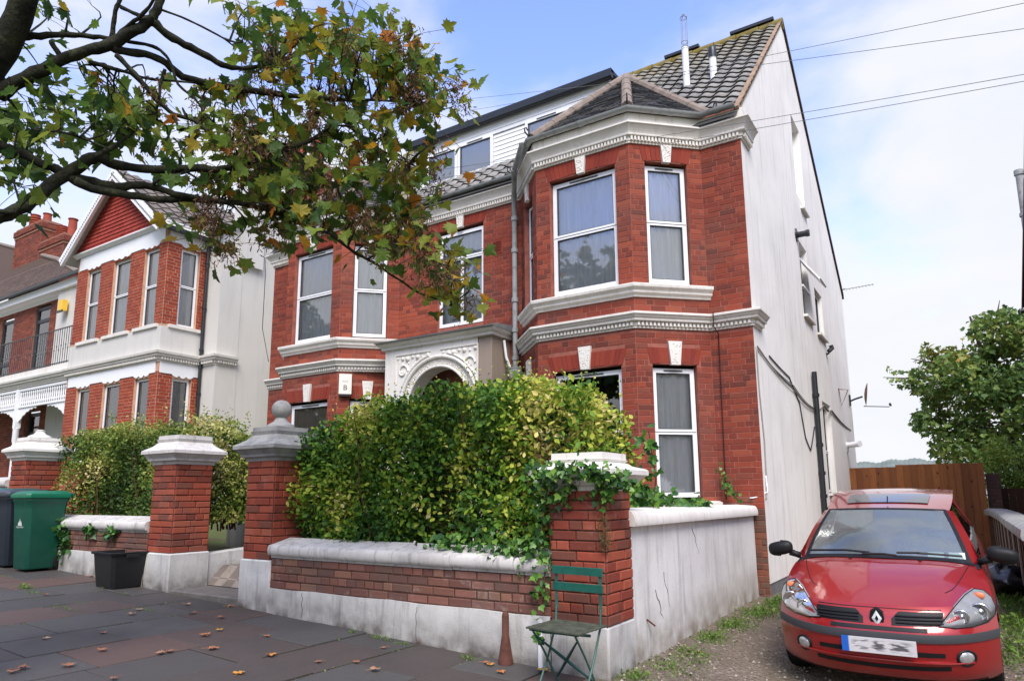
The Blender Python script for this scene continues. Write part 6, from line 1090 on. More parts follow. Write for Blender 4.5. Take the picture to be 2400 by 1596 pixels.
for sx in (-1, 1):                                   # flanks with wheel arches
    ysd = [.43+.14+(3.62-.57)*i/110 for i in range(111)]; nz_ = 22; V = []; Fs = []
    def topz(y):
        if y < 1.12: t = (y-.57)/(1.12-.57); p = hoodp(1, max(0, min(1, t))); return p[2], abs(p[0])
        return .89+.06*sm((y-1.1)/1.6), .755
    for y in ysd:
        zt_, xt_ = topz(y)
        for k in range(nz_+1):
            s = k/nz_; z = .19+(zt_-.19)*s; bulge = .805+.03*sm((y-.5)/.5)*(1-sm((y-3.2)/.6)*.6); x = bulge-.03*((z-.5)/.35)**2*(1 if z < .5 else .6); 
            if s > .8: x = x+(xt_-x)*((s-.8)/.2)**1.5
            if y < 1.0: x = min(x, .805+(y-.57)*.06)
            V.append((sx*x, y, z))
    for i in range(110):
        for k in range(nz_):
            y = (ysd[i]+ysd[i+1])/2; z = V[i*(nz_+1)+k][2]+.01
            if (math.hypot(y-.76, z-.27) < .325) or (math.hypot(y-3.23, z-.27) < .325): continue
            a = i*(nz_+1)+k; Fs.append((a, a+nz_+1, a+nz_+2, a+1) if sx > 0 else (a, a+1, a+nz_+2, a+nz_+1))
    m = MB(); m.add(V, Fs); cb(m, 'side_panel', M['paint'], body, True)
    for yc in (.76, 3.23):
        m = MB(); m.tube([(sx*.80, yc+.325*math.cos(t), .27+.325*math.sin(t)) for t in [.2+(math.pi-.9)*i/16 for i in range(17)]], .012, 6); cb(m, 'wheel_arch', M['paint'], body)
        w = MB(); w.lathe((sx*.72, yc, .285), [(.17, -.08), (.25, -.09), (.275, -.075), (.285, -.04), (.285, .04), (.275, .075), (.25, .09), (.17, .08)], 28, axis='x'); wo_ = cb(w, 'wheel', M['tyre'])
        w = MB(); w.lathe((sx*.74, yc, .285), [(.01, -.03), (.17, -.03), (.175, .06), (.15, .05), (.05, .055), (.01, .06)] if sx > 0 else [(.01, .03), (.17, .03), (.175, -.06), (.15, -.05), (.05, -.055), (.01, -.06)], 24, axis='x'); cb(w, 'wheel_trim', plain('wheel_trim', lin(150, 152, 154), .4, .5, .1, metal=.6), wo_)
    m = MB(); m.box(sx*.842-.012, sx*.842+.012, 1.35, 3.0, .46, .54); cb(m, 'side_strip', M['car_grey'], body); m = MB(); m.box(sx*.838-.02, sx*.838+.02, 2.05, 2.2, .80, .835); cb(m, 'door_handle', M['paint'], body)
    # door mirror
    m = MB(); cx_ = sx*.915; V = []; nu_, nv__ = 14, 9
    for j in range(nv__+1):
        ph_ = -math.pi/2+math.pi*j/nv__
        for i in range(nu_): th = 2*math.pi*i/nu_; ex = lambda c, p: math.copysign(abs(c)**p, c); V.append((cx_+.118*ex(math.cos(ph_), .6)*ex(math.cos(th), .7), 1.17+.06*ex(math.cos(ph_), .8)*ex(math.sin(th), .8), 1.00+.068*ex(math.sin(ph_), .75)+.012*math.cos(th)*(-sx)))
    m.add(V, [(j*nu_+i, j*nu_+(i+1) % nu_, (j+1)*nu_+(i+1) % nu_, (j+1)*nu_+i) for j in range(nv__) for i in range(nu_)]); m.tube([(sx*.83, 1.18, .965), (sx*.78, 1.19, .945), (sx*.735, 1.2, .93)], [.035, .03, .032], 8); cb(m, 'door_mirror', M['car_black'], car, True)
# cabin: pillars, roof, glass
def wb(u): return np.array([.715*u, 1.0+.155*u*u, .965-.045*u*u])
def wt(u): return np.array([.545*u, 1.745+.10*u*u, 1.345-.025*u*u])
def wsf(u, v): p = wb(u)+(wt(u)-wb(u))*v; return p+np.array([0, -.03*math.sin(math.pi*v)*1.0, .03*math.sin(math.pi*v)])
m = MB(); m.grid(lambda s, t: tuple(wsf(-.93+1.86*s, .02+.955*t)), 20, 12); cb(m, 'windscreen', M['screen_car'], car, True)
m = MB()
for (u0, u1, v0, v1) in ((-.965, -.915, 0, 1), (.915, .965, 0, 1), (-.965, .965, -.02, .05), (-.965, .965, .965, 1.0)): m.grid(lambda s, t: tuple(wsf(u0+(u1-u0)*s, v0+(v1-v0)*t)+np.array([0, -.004, .004])), 12, 8)
cb(m, 'windscreen_seal', M['car_black'], car, True)
for sx in (-1, 1):
    m = MB(); m.grid(lambda s, t: tuple(wsf(sx*(.955+.12*s), t)+np.array([sx*.0, .10*s, -.02*s])), 4, 12, flip=(sx < 0)); cb(m, 'pillar', M['paint'], body, True)
    m = MB(); bl = [(sx*.765, 1.22, .925), (sx*.765, 2.2, .955), (sx*.76, 3.35, .985)]; tl = [(sx*.575, 1.86, 1.29), (sx*.58, 2.3, 1.335), (sx*.57, 3.2, 1.29)]
    m.add(bl+tl, [(0, 1, 4, 3), (1, 2, 5, 4)] if sx > 0 else [(3, 4, 1, 0), (4, 5, 2, 1)]); cb(m, 'side_window', M['glass_car'], car)
    m = MB(); q_ = [(sx*.765, 3.35, .985), (sx*.575, 3.2, 1.29), (sx*.58, 3.345, 1.33), (sx*.745, 3.61, .93)]; m.add(q_, [(0, 3, 2, 1) if sx > 0 else (0, 1, 2, 3)]); cb(m, 'rear_pillar', M['paint'], body)
def roofp(s, t):
    u = -1+2*s; y0 = 1.745+.10*u*u; y = y0+(3.35-y0)*t; z = (1.345-.025*u*u)+(.085*math.sin(math.pi*min(1, t*1.05+.0)*.62)-.03*u**4*(1-t)); return (.60*u*(1+.0*t)-(.055*u*(1-t)**3), y, z)
m = MB(); m.grid(roofp, 20, 14); cb(m, 'roof', M['paint'], body, True)
m = MB(); m.grid(lambda s, t: tuple(np.array(roofp(.17+.66*s, .16+.34*t))+np.array([0, 0, .010])), 14, 8); cb(m, 'sunroof', plain('sunroof_glass', lin(52, 56, 60), .08, .6, .2, 30), body, True)
m = MB(); m.tube([(0.02, 1.9, 1.38), (.02, 2.0, 1.44)], .006, 5); cb(m, 'aerial', M['car_black'], body)
m = MB(); m.add([(-.76, 3.62, .2), (.76, 3.62, .2), (.76, 3.66, .6), (-.76, 3.66, .6), (.74, 3.60, .93), (-.74, 3.60, .93), (.58, 3.34, 1.33), (-.58, 3.34, 1.33)], [(1, 0, 3, 2), (2, 3, 5, 4), (4, 5, 7, 6)]); cb(m, 'tailgate', M['paint'], body)
m = MB(); m.box(-.60, .60, .62, 3.5, .14, .42); cb(m, 'underbody', M['car_black'], car); m = MB(); m.add([(-.74, 1.02, .90), (.74, 1.02, .90), (.74, 1.5, .93), (-.74, 1.5, .93), (.74, 1.52, .7), (-.74, 1.52, .7)], [(0, 1, 2, 3), (3, 2, 4, 5)]); cb(m, 'dashboard', M['car_black'], car); m = MB(); m.box(-.74, .74, 1.55, 3.5, .42, .5); cb(m, 'cabin_floor', M['car_black'], car)
for x in (-.36, .36):
    m = MB(); m.bbox(x-.24, x+.24, 2.12, 2.28, .5, 1.06, .05); m.bbox(x-.12, x+.12, 2.14, 2.24, 1.09, 1.26, .03); cb(m, 'seat', M['seat'], car)
for x, rz in ((.42, .1), (.58, -.12)):
    m = MB(); y = 1.09+abs(x)*.12; m.add([(x-.065, y, .945), (x+.065, y+rz*.1, .945), (x+.06, y+.05, 1.005), (x-.06, y+.05, 1.005)], [(0, 1, 2, 3)]); cb(m, 'permit_card', plain('permit_paper', lin(214, 226, 216), .8, .2, .04), car)
m = MB(); m.tube([(.36+.17*math.cos(t), 1.72+.03*math.sin(t), .93+.16*math.sin(t)) for t in [.393*i for i in range(17)]], .014, 6); cb(m, 'steering_wheel', M['car_black'], car)
# cowl and wipers
m = MB(); m.grid(lambda s, t: tuple(np.array(hoodp(-.93+1.86*s, .965+.06*t))+np.array([0, .0+.05*t, .006+.012*t])), 16, 2); cb(m, 'cowl', M['car_black'], car, True)
for pts in ([(-.10, 1.03, 1.003), (-.30, 1.045, 1.015), (-.62, 1.10, .995)], [(.28, 1.04, 1.010), (.45, 1.06, 1.0), (.62, 1.10, .985)], [(-.16, 1.00, .995), (.02, .99, 1.0), (.12, .985, .99)], [(.12, 1.02, 1.01), (.30, 1.04, 1.012)]):
    m = MB(); m.tube([(p[0], p[1]-.03, p[2]+.01) for p in pts], .010, 6); cb(m, 'wiper', M['car_black'], car)
for x in (-.26, .30): m = MB(); p = hoodp(x/.76, .93); m.lathe((p[0], p[1], p[2]), [(.016, 0), (.014, .012), (.006, .016)], 10); cb(m, 'washer_jet', M['car_black'], car)
# shut lines
m = MB()
for sx in (-1, 1): m.tube([np.array(hoodp(sx*(.60+.28*v**.6), .22+.75*v))+np.array([0, 0, .0015]) for v in [i/12 for i in range(13)]], .0035, 4)
m.tube([SF_(x, .715, .002) for x in [-.44+.88*i/20 for i in range(21)]], .0035, 4); cb(m, 'shut_lines', M['car_black'], body)
def patch(poly, o, mat, name, par, thick=.0, n=1):
    m = MB(); c = np.mean(poly, axis=0); P = [SF_(x, z, o) for x, z in poly]; B = [SF_(x, z, -.004) for x, z in poly]; k = len(poly); m.add(P+B+[SF_(c[0], c[1], o*1.0+thick)], [(i, (i+1) % k, 2*k) for i in range(k)]+[(k+i, k+(i+1) % k, (i+1) % k, i) for i in range(k)]); return cb(m, name, mat, par, 'auto')
def strip_patch(x0, x1, zlo, zhi, o, mat, name, par, n=24):
    m = MB(); V = []
    for i in range(n+1):
        x = x0+(x1-x0)*i/n
        for z, oo in ((zlo(x), -.004), (zlo(x), o), (zlo(x)*.5+zhi(x)*.5, o*1.25), (zhi(x), o), (zhi(x), -.004)): V.append(SF_(x, z, oo))
    m.add(V, [(i*5+k, (i+1)*5+k, (i+1)*5+k+1, i*5+k+1) for i in range(n) for k in range(4)]); return cb(m, name, mat, par, 'auto')
strip_patch(-.80, .80, lambda x: .492, lambda x: .552, .010, M['car_grey'], 'bumper_strip', car, 60)
strip_patch(-.34, .34, lambda x: .567, lambda x: .592, .004, M['car_black'], 'bumper_gap', car)
strip_patch(-.44, .44, lambda x: .385, lambda x: .43-.03*abs(x), .003, M['car_black'], 'lower_intake', car); strip_patch(-.47, .47, lambda x: .268+.03*abs(x), lambda x: .305+.02*abs(x), .003, M['car_black'], 'lower_intake', car)
strip_patch(-.62, .62, lambda x: .332, lambda x: .347, .012, M['paint'], 'bumper_lip', body, 40); strip_patch(-.70, .70, lambda x: .175, lambda x: .19, .006, M['car_black'], 'bumper_lip', body, 30)
for sx in (-1, 1):
    gp = [(sx*.115, .605), (sx*.15, .685), (sx*.30, .695), (sx*.435, .698), (sx*.45, .66), (sx*.44, .618), (sx*.28, .608)]; strip_patch(sx*.10, sx*.45, lambda x: .603+.02*(abs(x)-.1), lambda x: .645+.055*sm((abs(x)-.09)/.07), .004, M['car_black'], 'grille', car)
    for zz in (.622, .645, .668):
        strip_patch(sx*.13, sx*.44, lambda x: zz, lambda x: zz+.008, .014, M['car_black'], 'grille_slat', car, 10)
    # headlight: bowl back, reflectors, indicator, clear lens
    hp = [(sx*a, b) for a, b in ((.415, .612), (.52, .598), (.63, .598), (.73, .612), (.785, .65), (.795, .705), (.775, .765), (.725, .815), (.665, .83), (.60, .80), (.535, .745), (.465, .672))]
    hl_ = patch(hp, .010, plain('headlight_back', lin(158, 160, 162), .35, .5, .12, 20, metal=.25), 'headlight', car)
    for (a, b, r_) in ((.69, .685, .066), (.565, .668, .052)):
        m = MB(); c = SF_(sx*a, b, .006); m.lathe(tuple(c), [(r_*1.08, .004), (r_*1.05, -.012), (r_*.9, -.014), (r_*.75, -.003), (r_*.45, .006), (.02, -.002), (.012, -.012), (.003, -.014)], 20, axis='y'); cb(m, 'reflector', M['chrome'], hl_, True)
    m = MB(); c = SF_(sx*.69, .785, .014); m.lathe(tuple(c), [(.035, .003), (.032, -.008), (.02, -.012), (.003, -.013)], 14, axis='y', sx=1.2, sy=.8); cb(m, 'indicator', plain('indicator_amber', lin(226, 130, 84), .25, .5, .1), hl_, True)
    m = MB(); k = len(hp); cx_, cz_ = np.mean(hp, axis=0); rings = []
    for f, o in ((1.0, .012), (.85, .026), (.6, .034), (.3, .038)): rings.append([SF_(cx_+(x-cx_)*f, cz_+(z-cz_)*f, o) for x, z in hp])
    m.add([p for r_ in rings for p in r_]+[SF_(cx_, cz_, .039)], [(j*k+i, j*k+(i+1) % k, (j+1)*k+(i+1) % k, (j+1)*k+i) for j in range(3) for i in range(k)]+[(3*k+i, 3*k+(i+1) % k, 4*k) for i in range(k)])
    if 'lens' not in M: M['lens'] = glass_mat('headlight_lens', (.93, .94, .95), -.03)
    cb(m, 'lens', M['lens'], hl_, True)
    m = MB(); m.tube([SF_(x, z, .012) for x, z in hp+hp[:1]], .004, 5); cb(m, 'lens_seal', M['car_black'], hl_)
    c = SF_(sx*.585, .375, .004); rg = lambda r__, o: [SF_(sx*.575+r__*math.cos(2*math.pi*k_/20), .375+r__*math.sin(2*math.pi*k_/20), o) for k_ in range(20)]; qd = lambda n_: [(j_*20+i_, j_*20+(i_+1) % 20, (j_+1)*20+(i_+1) % 20, (j_+1)*20+i_) for j_ in range(n_-1) for i_ in range(20)]; m = MB(); m.add(rg(.066, -.004)+rg(.064, .008)+rg(.05, .008)+rg(.048, .002), qd(4)); fo_ = cb(m, 'fog_lamp', M['car_black'], car, True); m = MB(); m.add(rg(.049, .003)+rg(.045, .010)+rg(.025, .016)+rg(.002, .017), qd(4)); cb(m, 'fog_lens', plain('fog_lens', lin(196, 198, 200), .15, .6, .15, 60, metal=.6), fo_, True)
# emblem
m = MB(); c = SF_(0, .645, .004); hx = [(0, .075), (.042, .045), (.052, 0), (.042, -.045), (0, -.075), (-.042, -.045), (-.052, 0), (-.042, .045)]; m.add([(c[0]+a, c[1]-.012, c[2]+b) for a, b in hx]+[(c[0]+a*1.1, c[1]+.03, c[2]+b*1.1) for a, b in hx], [tuple(range(7, -1, -1))]+[(i, (i+1) % 8, 8+(i+1) % 8, 8+i) for i in range(8)]); em = cb(m, 'badge', M['car_black'])
m = MB(); o_, i_ = [(0, .062), (.036, 0), (0, -.062), (-.036, 0)], [(0, .026), (.013, 0), (0, -.026), (-.013, 0)]; m.add([(c[0]+a, c[1]-.016, c[2]+b) for a, b in o_]+[(c[0]+a, c[1]-.022, c[2]+b) for a, b in i_], [(i, 4+i, 4+(i+1) % 4, (i+1) % 4) for i in range(4)]); m.f = [f[::-1] for f in m.f]; cb(m, 'badge_diamond', plain('badge_silver', lin(214, 216, 218), .3, .6, .03), em, False)
# number plate (unreadable in the photograph: smudged)
def mat_plate():
    m = Mat('number_plate', .4, .4); tcn = m.N('ShaderNodeTexCoord'); sp = m.N('ShaderNodeSeparateXYZ'); m.l.new(tcn.outputs['Generated'], sp.inputs[0]); v = m.N('ShaderNodeTexNoise'); v.inputs['Scale'].default_value = 7; v.inputs['Detail'].default_value = 1; m.l.new(tcn.outputs['Generated'], v.inputs[0])
    mask = m.math('MULTIPLY', m.rng(sp.outputs[0], .12, .2, 0, 1), m.math('MULTIPLY', m.rng(sp.outputs[0], .88, .97, 1, 0), m.math('MULTIPLY', m.rng(sp.outputs[2], .1, .3, 0, 1), m.rng(sp.outputs[2], .75, .92, 1, 0))))
    c = m.mix(m.math('MULTIPLY', mask, m.rng(v.outputs[0], .44, .60, 0, .85)), lin(206, 204, 206), lin(44, 44, 48)); c = m.mix(m.rng(sp.outputs[0], .09, .11, 1, 0), c, lin(34, 98, 190)); m.col(c); return m.m
m = MB(); m.box(-.26, .26, -.035, -.024, .395, .510); cb(m, 'number_plate', mat_plate(), car, False)
# ------------------------------------------------------------------ folding chair in front of the corner pier
gr = plain('chair_green_paint', lin(24, 84, 72), .5, .4, .25, 14); gm = plain('chair_green_metal', lin(52, 92, 82), .5, .4, .35, 9); sw = plain('chair_seat_weathered', lin(74, 78, 66), .8, .2, .4, 18)
ch = thing('folding_chair', 'weathered green folding chair with two back slats on the pavement', 'chair', (-2.33, 4.22, 0))
def chp(x, y, z): return (-2.315+x, 4.25+y, z)
rot_ = Matrix.Translation((-2.315, 4.25, -.012)) @ Matrix.Rotation(R(-4), 4, 'Z')
def cc(m, n, mat): m.xf(rot_); return m.build(n, mat, ch, smooth='auto')
for z, s in ((.735, 0), (.625, .008)):
    m = MB(); m.bbox(-.205, .205, .135-.006, .135+.008, z, z+.055, .004); cc(m, 'back_slat', gr)
for sx in (-1, 1):
    x = sx*.178; m = MB(); m.box(x-.011, x+.011, .140, .147, .50, .79); cc(m, 'back_flat', gm)
    m = MB(); m.tube([(x, .143, .52), (x, .13, .40), (x-sx*.0, .03, .2), (x+sx*.004, -.10, 0)], .0075, 6); cc(m, 'leg', gm)          # back upright runs down to the front foot
    m = MB(); m.tube([(sx*.165, -.17, .395), (sx*.16, -.05, .25), (sx*.155, .13, .0)], .0075, 6); cc(m, 'leg', gm)
for k in range(6):
    y = -.19+k*.062; m = MB(); m.bbox(-.21, .21, y, y+.052, .405, .418, .003); o = cc(m, 'seat_slat', sw)
m = MB(); m.tube([(-.19, -.17, .398), (.19, -.17, .398)], .007, 6); m.tube([(-.10, -.16, .392), (.15, .05, .36)], .010, 6); cc(m, 'seat_frame', gm)
for a, b in (((-.165, -.14, .36), (.155, .10, .05)), ((.165, -.14, .36), (-.155, .10, .05))):
    m = MB(); m.tube([a, tuple(np.array(a)*.6+np.array(b)*.4), tuple(np.array(a)*.4+np.array(b)*.6), b], [.006, .011, .011, .006], 5); cc(m, 'cross_brace', plain('brace_green', lin(22, 66, 62), .5, .4, .2) if a[0] < 0 else bpy.data.materials['brace_green'])
# ------------------------------------------------------------------ wheelie bins, tub, iron bollard
def wheelie(label, x, y, ang, c, lidc, logo=False):
    z = gz(x, y); t = thing('wheelie_bin', label, 'bin', (x, y, z)); X = Matrix.Translation((x, y, z)) @ Matrix.Rotation(ang, 4, 'Z') @ Matrix.Diagonal((.74, .76, .98, 1)); bm_ = plain('bin_%d_%d_%d' % c, lin(*c), .45, .4, .12, 8); lm_ = plain('lid_%d_%d_%d' % lidc, lin(*lidc), .4, .4, .12, 8)
    m = MB(); prof_ = [(.215, .235, .03), (.225, .25, .05), (.265, .315, .80), (.275, .33, .90), (.29, .345, .92), (.29, .345, .96)]; V = []
    for hx_, hy_, zz in prof_:
        c_ = .05
        for (a, b) in ((-hx_+c_, -hy_), (hx_-c_, -hy_), (hx_, -hy_+c_), (hx_, hy_-c_), (hx_-c_, hy_), (-hx_+c_, hy_), (-hx_, hy_-c_), (-hx_, -hy_+c_)): V.append((a, b, zz))
    m.add(V, [(i*8+k, i*8+(k+1) % 8, (i+1)*8+(k+1) % 8, (i+1)*8+k) for i in range(5) for k in range(8)]+[tuple(range(7, -1, -1))]); m.xf(X); m.build('body', bm_, t, smooth='auto')
    m = MB(); V = []
    for hx_, y0_, y1_, zz in ((.305, -.37, .38, .955), (.31, -.375, .385, .985), (.30, -.365, .38, 1.01), (.22, -.27, .33, 1.045), (.19, -.24, .31, 1.05)):
        c_ = .05
        for (a, b) in ((-hx_+c_, y0_), (hx_-c_, y0_), (hx_, y0_+c_), (hx_, y1_-c_), (hx_-c_, y1_), (-hx_+c_, y1_), (-hx_, y1_-c_), (-hx_, y0_+c_)): V.append((a, b, zz))
    m.add(V, [(i*8+k, i*8+(k+1) % 8, (i+1)*8+(k+1) % 8, (i+1)*8+k) for i in range(4) for k in range(8)]+[tuple(range(7, -1, -1)), tuple(range(32, 40))]); m.xf(X); m.build('lid', lm_, t, smooth='auto')
    m = MB(); m.tube([(-.22, .40, .95), (-.22, .43, 1.0), (.22, .43, 1.0), (.22, .40, .95)], .016, 8); m.xf(X); m.build('handle', bm_, t)
    for sx in (-1, 1): m = MB(); m.lathe((sx*.25, .27, .10), [(.03, -.03), (.085, -.03), (.10, -.02), (.10, .02), (.085, .03), (.03, .03)], 20, axis='x'); m.xf(X); m.build('wheel', M['tyre'], t, smooth='auto')
    if logo:
        wm = plain('logo_white', lin(214, 222, 216), .6, .3, .02); m = MB(); FB = lambda a, b: (a, -.25-.065*(b-.05)/.75-.004, b)
        def lq(a0, b0, a1, b1): m.add([FB(a0, b0), FB(a1, b0), FB(a1, b1), FB(a0, b1)], [(0, 1, 2, 3)])
        for k, h in enumerate((.035, .055, .045, .075, .095, .07, .05, .06, .035)): a0 = -.06+k*.0135; lq(a0, .60, a0+.011, .60+h*.6); m.add([FB(a0, .60+h*.6), FB(a0+.011, .60+h*.6), FB(a0+.0055, .60+h)], [(0, 1, 2)])
        lq(-.065, .592, .065, .599); m.xf(X); m.build('emblem', wm, t)
        cu = bpy.data.curves.new('txt', 'FONT'); cu.body = 'Brighton & Hove'; cu.size = .034; cu.align_x = 'CENTER'; to = bpy.data.objects.new('txt', cu); COL.objects.link(to); me = bpy.data.meshes.new_from_object(to); bpy.data.objects.remove(to); m = MB(); m.add([FB(v.co.x, .565+v.co.y) for v in me.vertices], [tuple(p.vertices) for p in me.polygons]); m.xf(X); m.build('lettering', wm, t)
    return t
wheelie('dark green wheelie bin with white council emblem beside the front wall', -10.32, 4.38, R(4), (20, 78, 62), (22, 104, 76), True)
wheelie('slate-blue wheelie bin half hidden beside the green one', -10.86, 4.36, R(3), (38, 46, 56), (52, 58, 68)); wheelie('green-lidded bin behind the slate-blue wheelie bin', -11.3, 4.42, R(2), (22, 62, 52), (26, 92, 84))
tbx = thing('recycling_tub', 'open black plastic recycling tub beside the gate pier', 'tub', (-8.32, 4.42, gz(-8.32, 4.42))); m = MB(); X = Matrix.Translation((-8.33, 4.44, gz(-8.33, 4.44))) @ Matrix.Rotation(R(-3), 4, 'Z'); V = []
tp = [(.205, .17, .0), (.21, .175, .02), (.25, .21, .37), (.27, .23, .375), (.275, .235, .395), (.262, .222, .40), (.245, .205, .395), (.20, .165, .03)]
for hx_, hy_, zz in tp:
    c_ = .035
    for (a, b) in ((-hx_+c_, -hy_), (hx_-c_, -hy_), (hx_, -hy_+c_), (hx_, hy_-c_), (hx_-c_, hy_), (-hx_+c_, hy_), (-hx_, hy_-c_), (-hx_, -hy_+c_)): V.append((a, b, zz))
m.add(V, [(i*8+k, i*8+(k+1) % 8, (i+1)*8+(k+1) % 8, (i+1)*8+k) for i in range(7) for k in range(8)]+[tuple(range(7, -1, -1)), tuple(range(56, 64))]); m.xf(X); m.build('tub_body', plain('tub_black', lin(26, 27, 29), .5, .4, .2, 16, bump=.3), tbx, smooth='auto')
for sx in (-1, 1): m = MB(); m.bbox(sx*.275-.012, sx*.275+.012, -.07, .07, .345, .378, .005); m.xf(X); m.build('handle', bpy.data.materials['tub_black'], tbx)
m = MB(); m.lathe((-2.98, 4.50, gz(-2.98, 4.5)), [(.058, 0), (.058, .01), (.055, .03), (.030, .19), (.029, .2), (.0265, .205), (.027, .34), (.024, .362), (.014, .376), (.002, .38)], 18); tag(m.build('iron_stump', plain('rust_brown', lin(92, 58, 48), .8, .3, .25, 18), smooth='auto', loc=(-2.98, 4.5, 0)), 'short rusty cone-based iron post at the foot of the front wall', 'post')
m = MB(); m.box(-2.735, -2.705, 4.565, 4.584, .02, .36); tag(m.build('cable_trunking', M['upvc'], loc=(-2.72, 4.57, .02)), 'narrow white plastic trunking on the plinth beside the rusty post', 'trunking')
# ------------------------------------------------------------------ fittings on the house
ab2 = MB(); al = frameU((-9.17, 8.45), (.7071, .7071)); obox(ab2, al, .03, .25, 0.0, .09, 3.06, 3.42); t = thing('alarm_box', 'white alarm box with flat number on the left bay', 'alarm box', al(.14, .04, 3.06)); ab2.build('case', plain('alarm_cream', lin(226, 224, 214), .4, .4, .03), t); m = MB(); obox(m, al, .035, .245, 0.0, .085, 3.02, 3.06); m.build('strobe', plain('strobe_dark', lin(46, 44, 46), .3, .5, .1), t)
def wall_text(s, u, z, size, F, n, mat, par, name='lettering'):
    cu = bpy.data.curves.new('txt', 'FONT'); cu.body = s; cu.size = size; cu.align_x = 'CENTER'; to = bpy.data.objects.new('txt', cu); COL.objects.link(to); me = bpy.data.meshes.new_from_object(to); bpy.data.objects.remove(to); m = MB(); m.add([F(u+v.co.x, n, z+v.co.y) for v in me.vertices], [tuple(p.vertices) for p in me.polygons]); return m.build(name, mat, par)
ink = plain('ink_black', lin(30, 30, 32), .6, .3, .02); wall_text('FLAT', .14, 3.27, .045, al, .0915, plain('ink_grey', lin(150, 150, 146), .6, .3, .02), t); wall_text('B', .14, 3.13, .13, al, .0915, ink, t)
sdx = thing('satellite_dish', 'rusty-edged satellite dish on an arm at the rear of the white wall', 'dish', (XR, 18.6, 3.6)); m = MB(); c0 = np.array([XR+.34, 18.6, 3.66]); V = []; n_ = 18
ax = np.array([1.0, .15, -.12]); ax /= np.linalg.norm(ax); e1 = np.cross(ax, (0, 0, 1)); e1 /= np.linalg.norm(e1); e2 = np.cross(e1, ax)
for rr in (.0, .12, .21, .27):
    for k in range(n_): a = 2*math.pi*k/n_; V.append(c0+ax*(rr*rr*.75)+e1*rr*math.cos(a)+e2*rr*1.05*math.sin(a))
m.add(V, [(j*n_+k, j*n_+(k+1) % n_, (j+1)*n_+(k+1) % n_, (j+1)*n_+k) for j in range(3) for k in range(n_)]); m.build('reflector', plain('dish_rusty', lin(120, 88, 78), .7, .3, .3, 9), sdx, smooth=True)
m = MB(); m.tube([(XR, 18.6, 3.5), (XR+.12, 18.6, 3.55), (XR+.3, 18.6, 3.6)], .022, 8); m.tube([c0-e2*.3, c0+ax*.55-e2*.28], .012, 6); m.box(XR, XR+.03, 18.52, 18.68, 3.4, 3.66); m.build('arm', M['gutter_black'], sdx); m = MB(); q = c0+ax*.58-e2*.26; m.tube([q, q+np.array([-.02, 0, .07])], .026, 8); m.build('feed_horn', M['gutter_black'], sdx)
m = MB(); m.lathe((XR, 12.98, 5.97), [(.13, 0), (.12, .02), (.055, .03), (.055, .17), (.065, .17), (.065, .23), (.01, .23)], 18, axis='x'); tag(m.build('wall_flue', M['gutter_black'], loc=(XR, 12.98, 5.97), smooth='auto'), 'round black boiler flue high on the white side wall', 'flue')
cmr = thing('security_camera', 'small black camera on the white wall under the side window', 'camera', (XR, 15.45, 4.2)); m = MB(); m.tube([(XR, 15.45, 4.15), (XR+.06, 15.45, 4.17)], .02, 8); m.build('bracket', M['gutter_black'], cmr); m = MB(); m.tube([(XR+.06, 15.40, 4.20), (XR+.12, 15.46, 4.27), (XR+.10, 15.45, 4.33)], .045, 10); m.build('camera_body', M['gutter_black'], cmr, smooth='auto')
lt_ = thing('flood_light', 'white cylindrical light at the rear of the white wall', 'light', (XR, 17.4, 2.3)); m = MB(); m.tube([(XR, 17.4, 2.36), (XR+.06, 17.38, 2.36), (XR+.30, 17.2, 2.37)], [.07, .06, .07], 12); m.build('lamp_body', M['upvc'], lt_, smooth='auto'); m = MB(); m.box(XR, XR+.03, 17.34, 17.46, 2.2, 2.36); m.build('bracket', M['gutter'], lt_)
wbk = thing('wall_bracket', 'rusty triangular bracket on the white wall near the dish', 'bracket', (XR, 16.8, 3.3)); m = MB(); m.tube([(XR+.01, 16.8, 3.58), (XR+.2, 16.8, 3.55), (XR+.04, 16.8, 3.2), (XR+.01, 16.8, 3.6)], .012, 6); m.build('frame', plain('rust_iron', lin(122, 92, 78), .8, .2, .2), wbk)
pipe('side_downpipe', [(XR+.06, 13.36, 3.46), (XR+.06, 13.32, .2)], .045, 'gutter_black', HB, [((XR+.06, 13.35, z), (XR+.06, 13.35, z+.06)) for z in (3.0, 2.1, 1.6, 1.2)])
m = MB(); m.tube([(XR+.02, 18.9, 6.42), (XR+.1, 18.9, 6.45)], .01, 5); m.tube([(XR+.02, 18.9, 6.42), (XR+.75, 18.95, 6.46)], .008, 5)
for k in range(9): x = XR+.12+k*.075; m.tube([(x, 18.86, 6.42+.004*k), (x, 19.04, 6.42+.004*k)], .004, 4)
tag(m.build('tv_aerial', M['lead'], loc=(XR, 18.9, 6.42)), 'thin TV aerial sticking out from the rear eave of the white wall', 'aerial')
def cable(label, pts, r_, mat, sag=0, n=16, name='cable', group=None):
    P = []
    for a, b in zip(pts[:-1], pts[1:]):
        a, b = np.array(a, float), np.array(b, float)
        for k in range(n): t = k/n; P.append(a+(b-a)*t-np.array([0, 0, sag*4*t*(1-t)]))
    P.append(np.array(pts[-1], float)); m = MB(); m.tube(P, r_, 5); return tag(m.build(name, M[mat] if isinstance(mat, str) else mat, loc=tuple(pts[0]), smooth=True), label, 'cable', group)
xs_ = XR+.012; bk_ = M['gutter_black']; gy = plain('cable_grey', lin(150, 146, 140), .7, .2, .1)
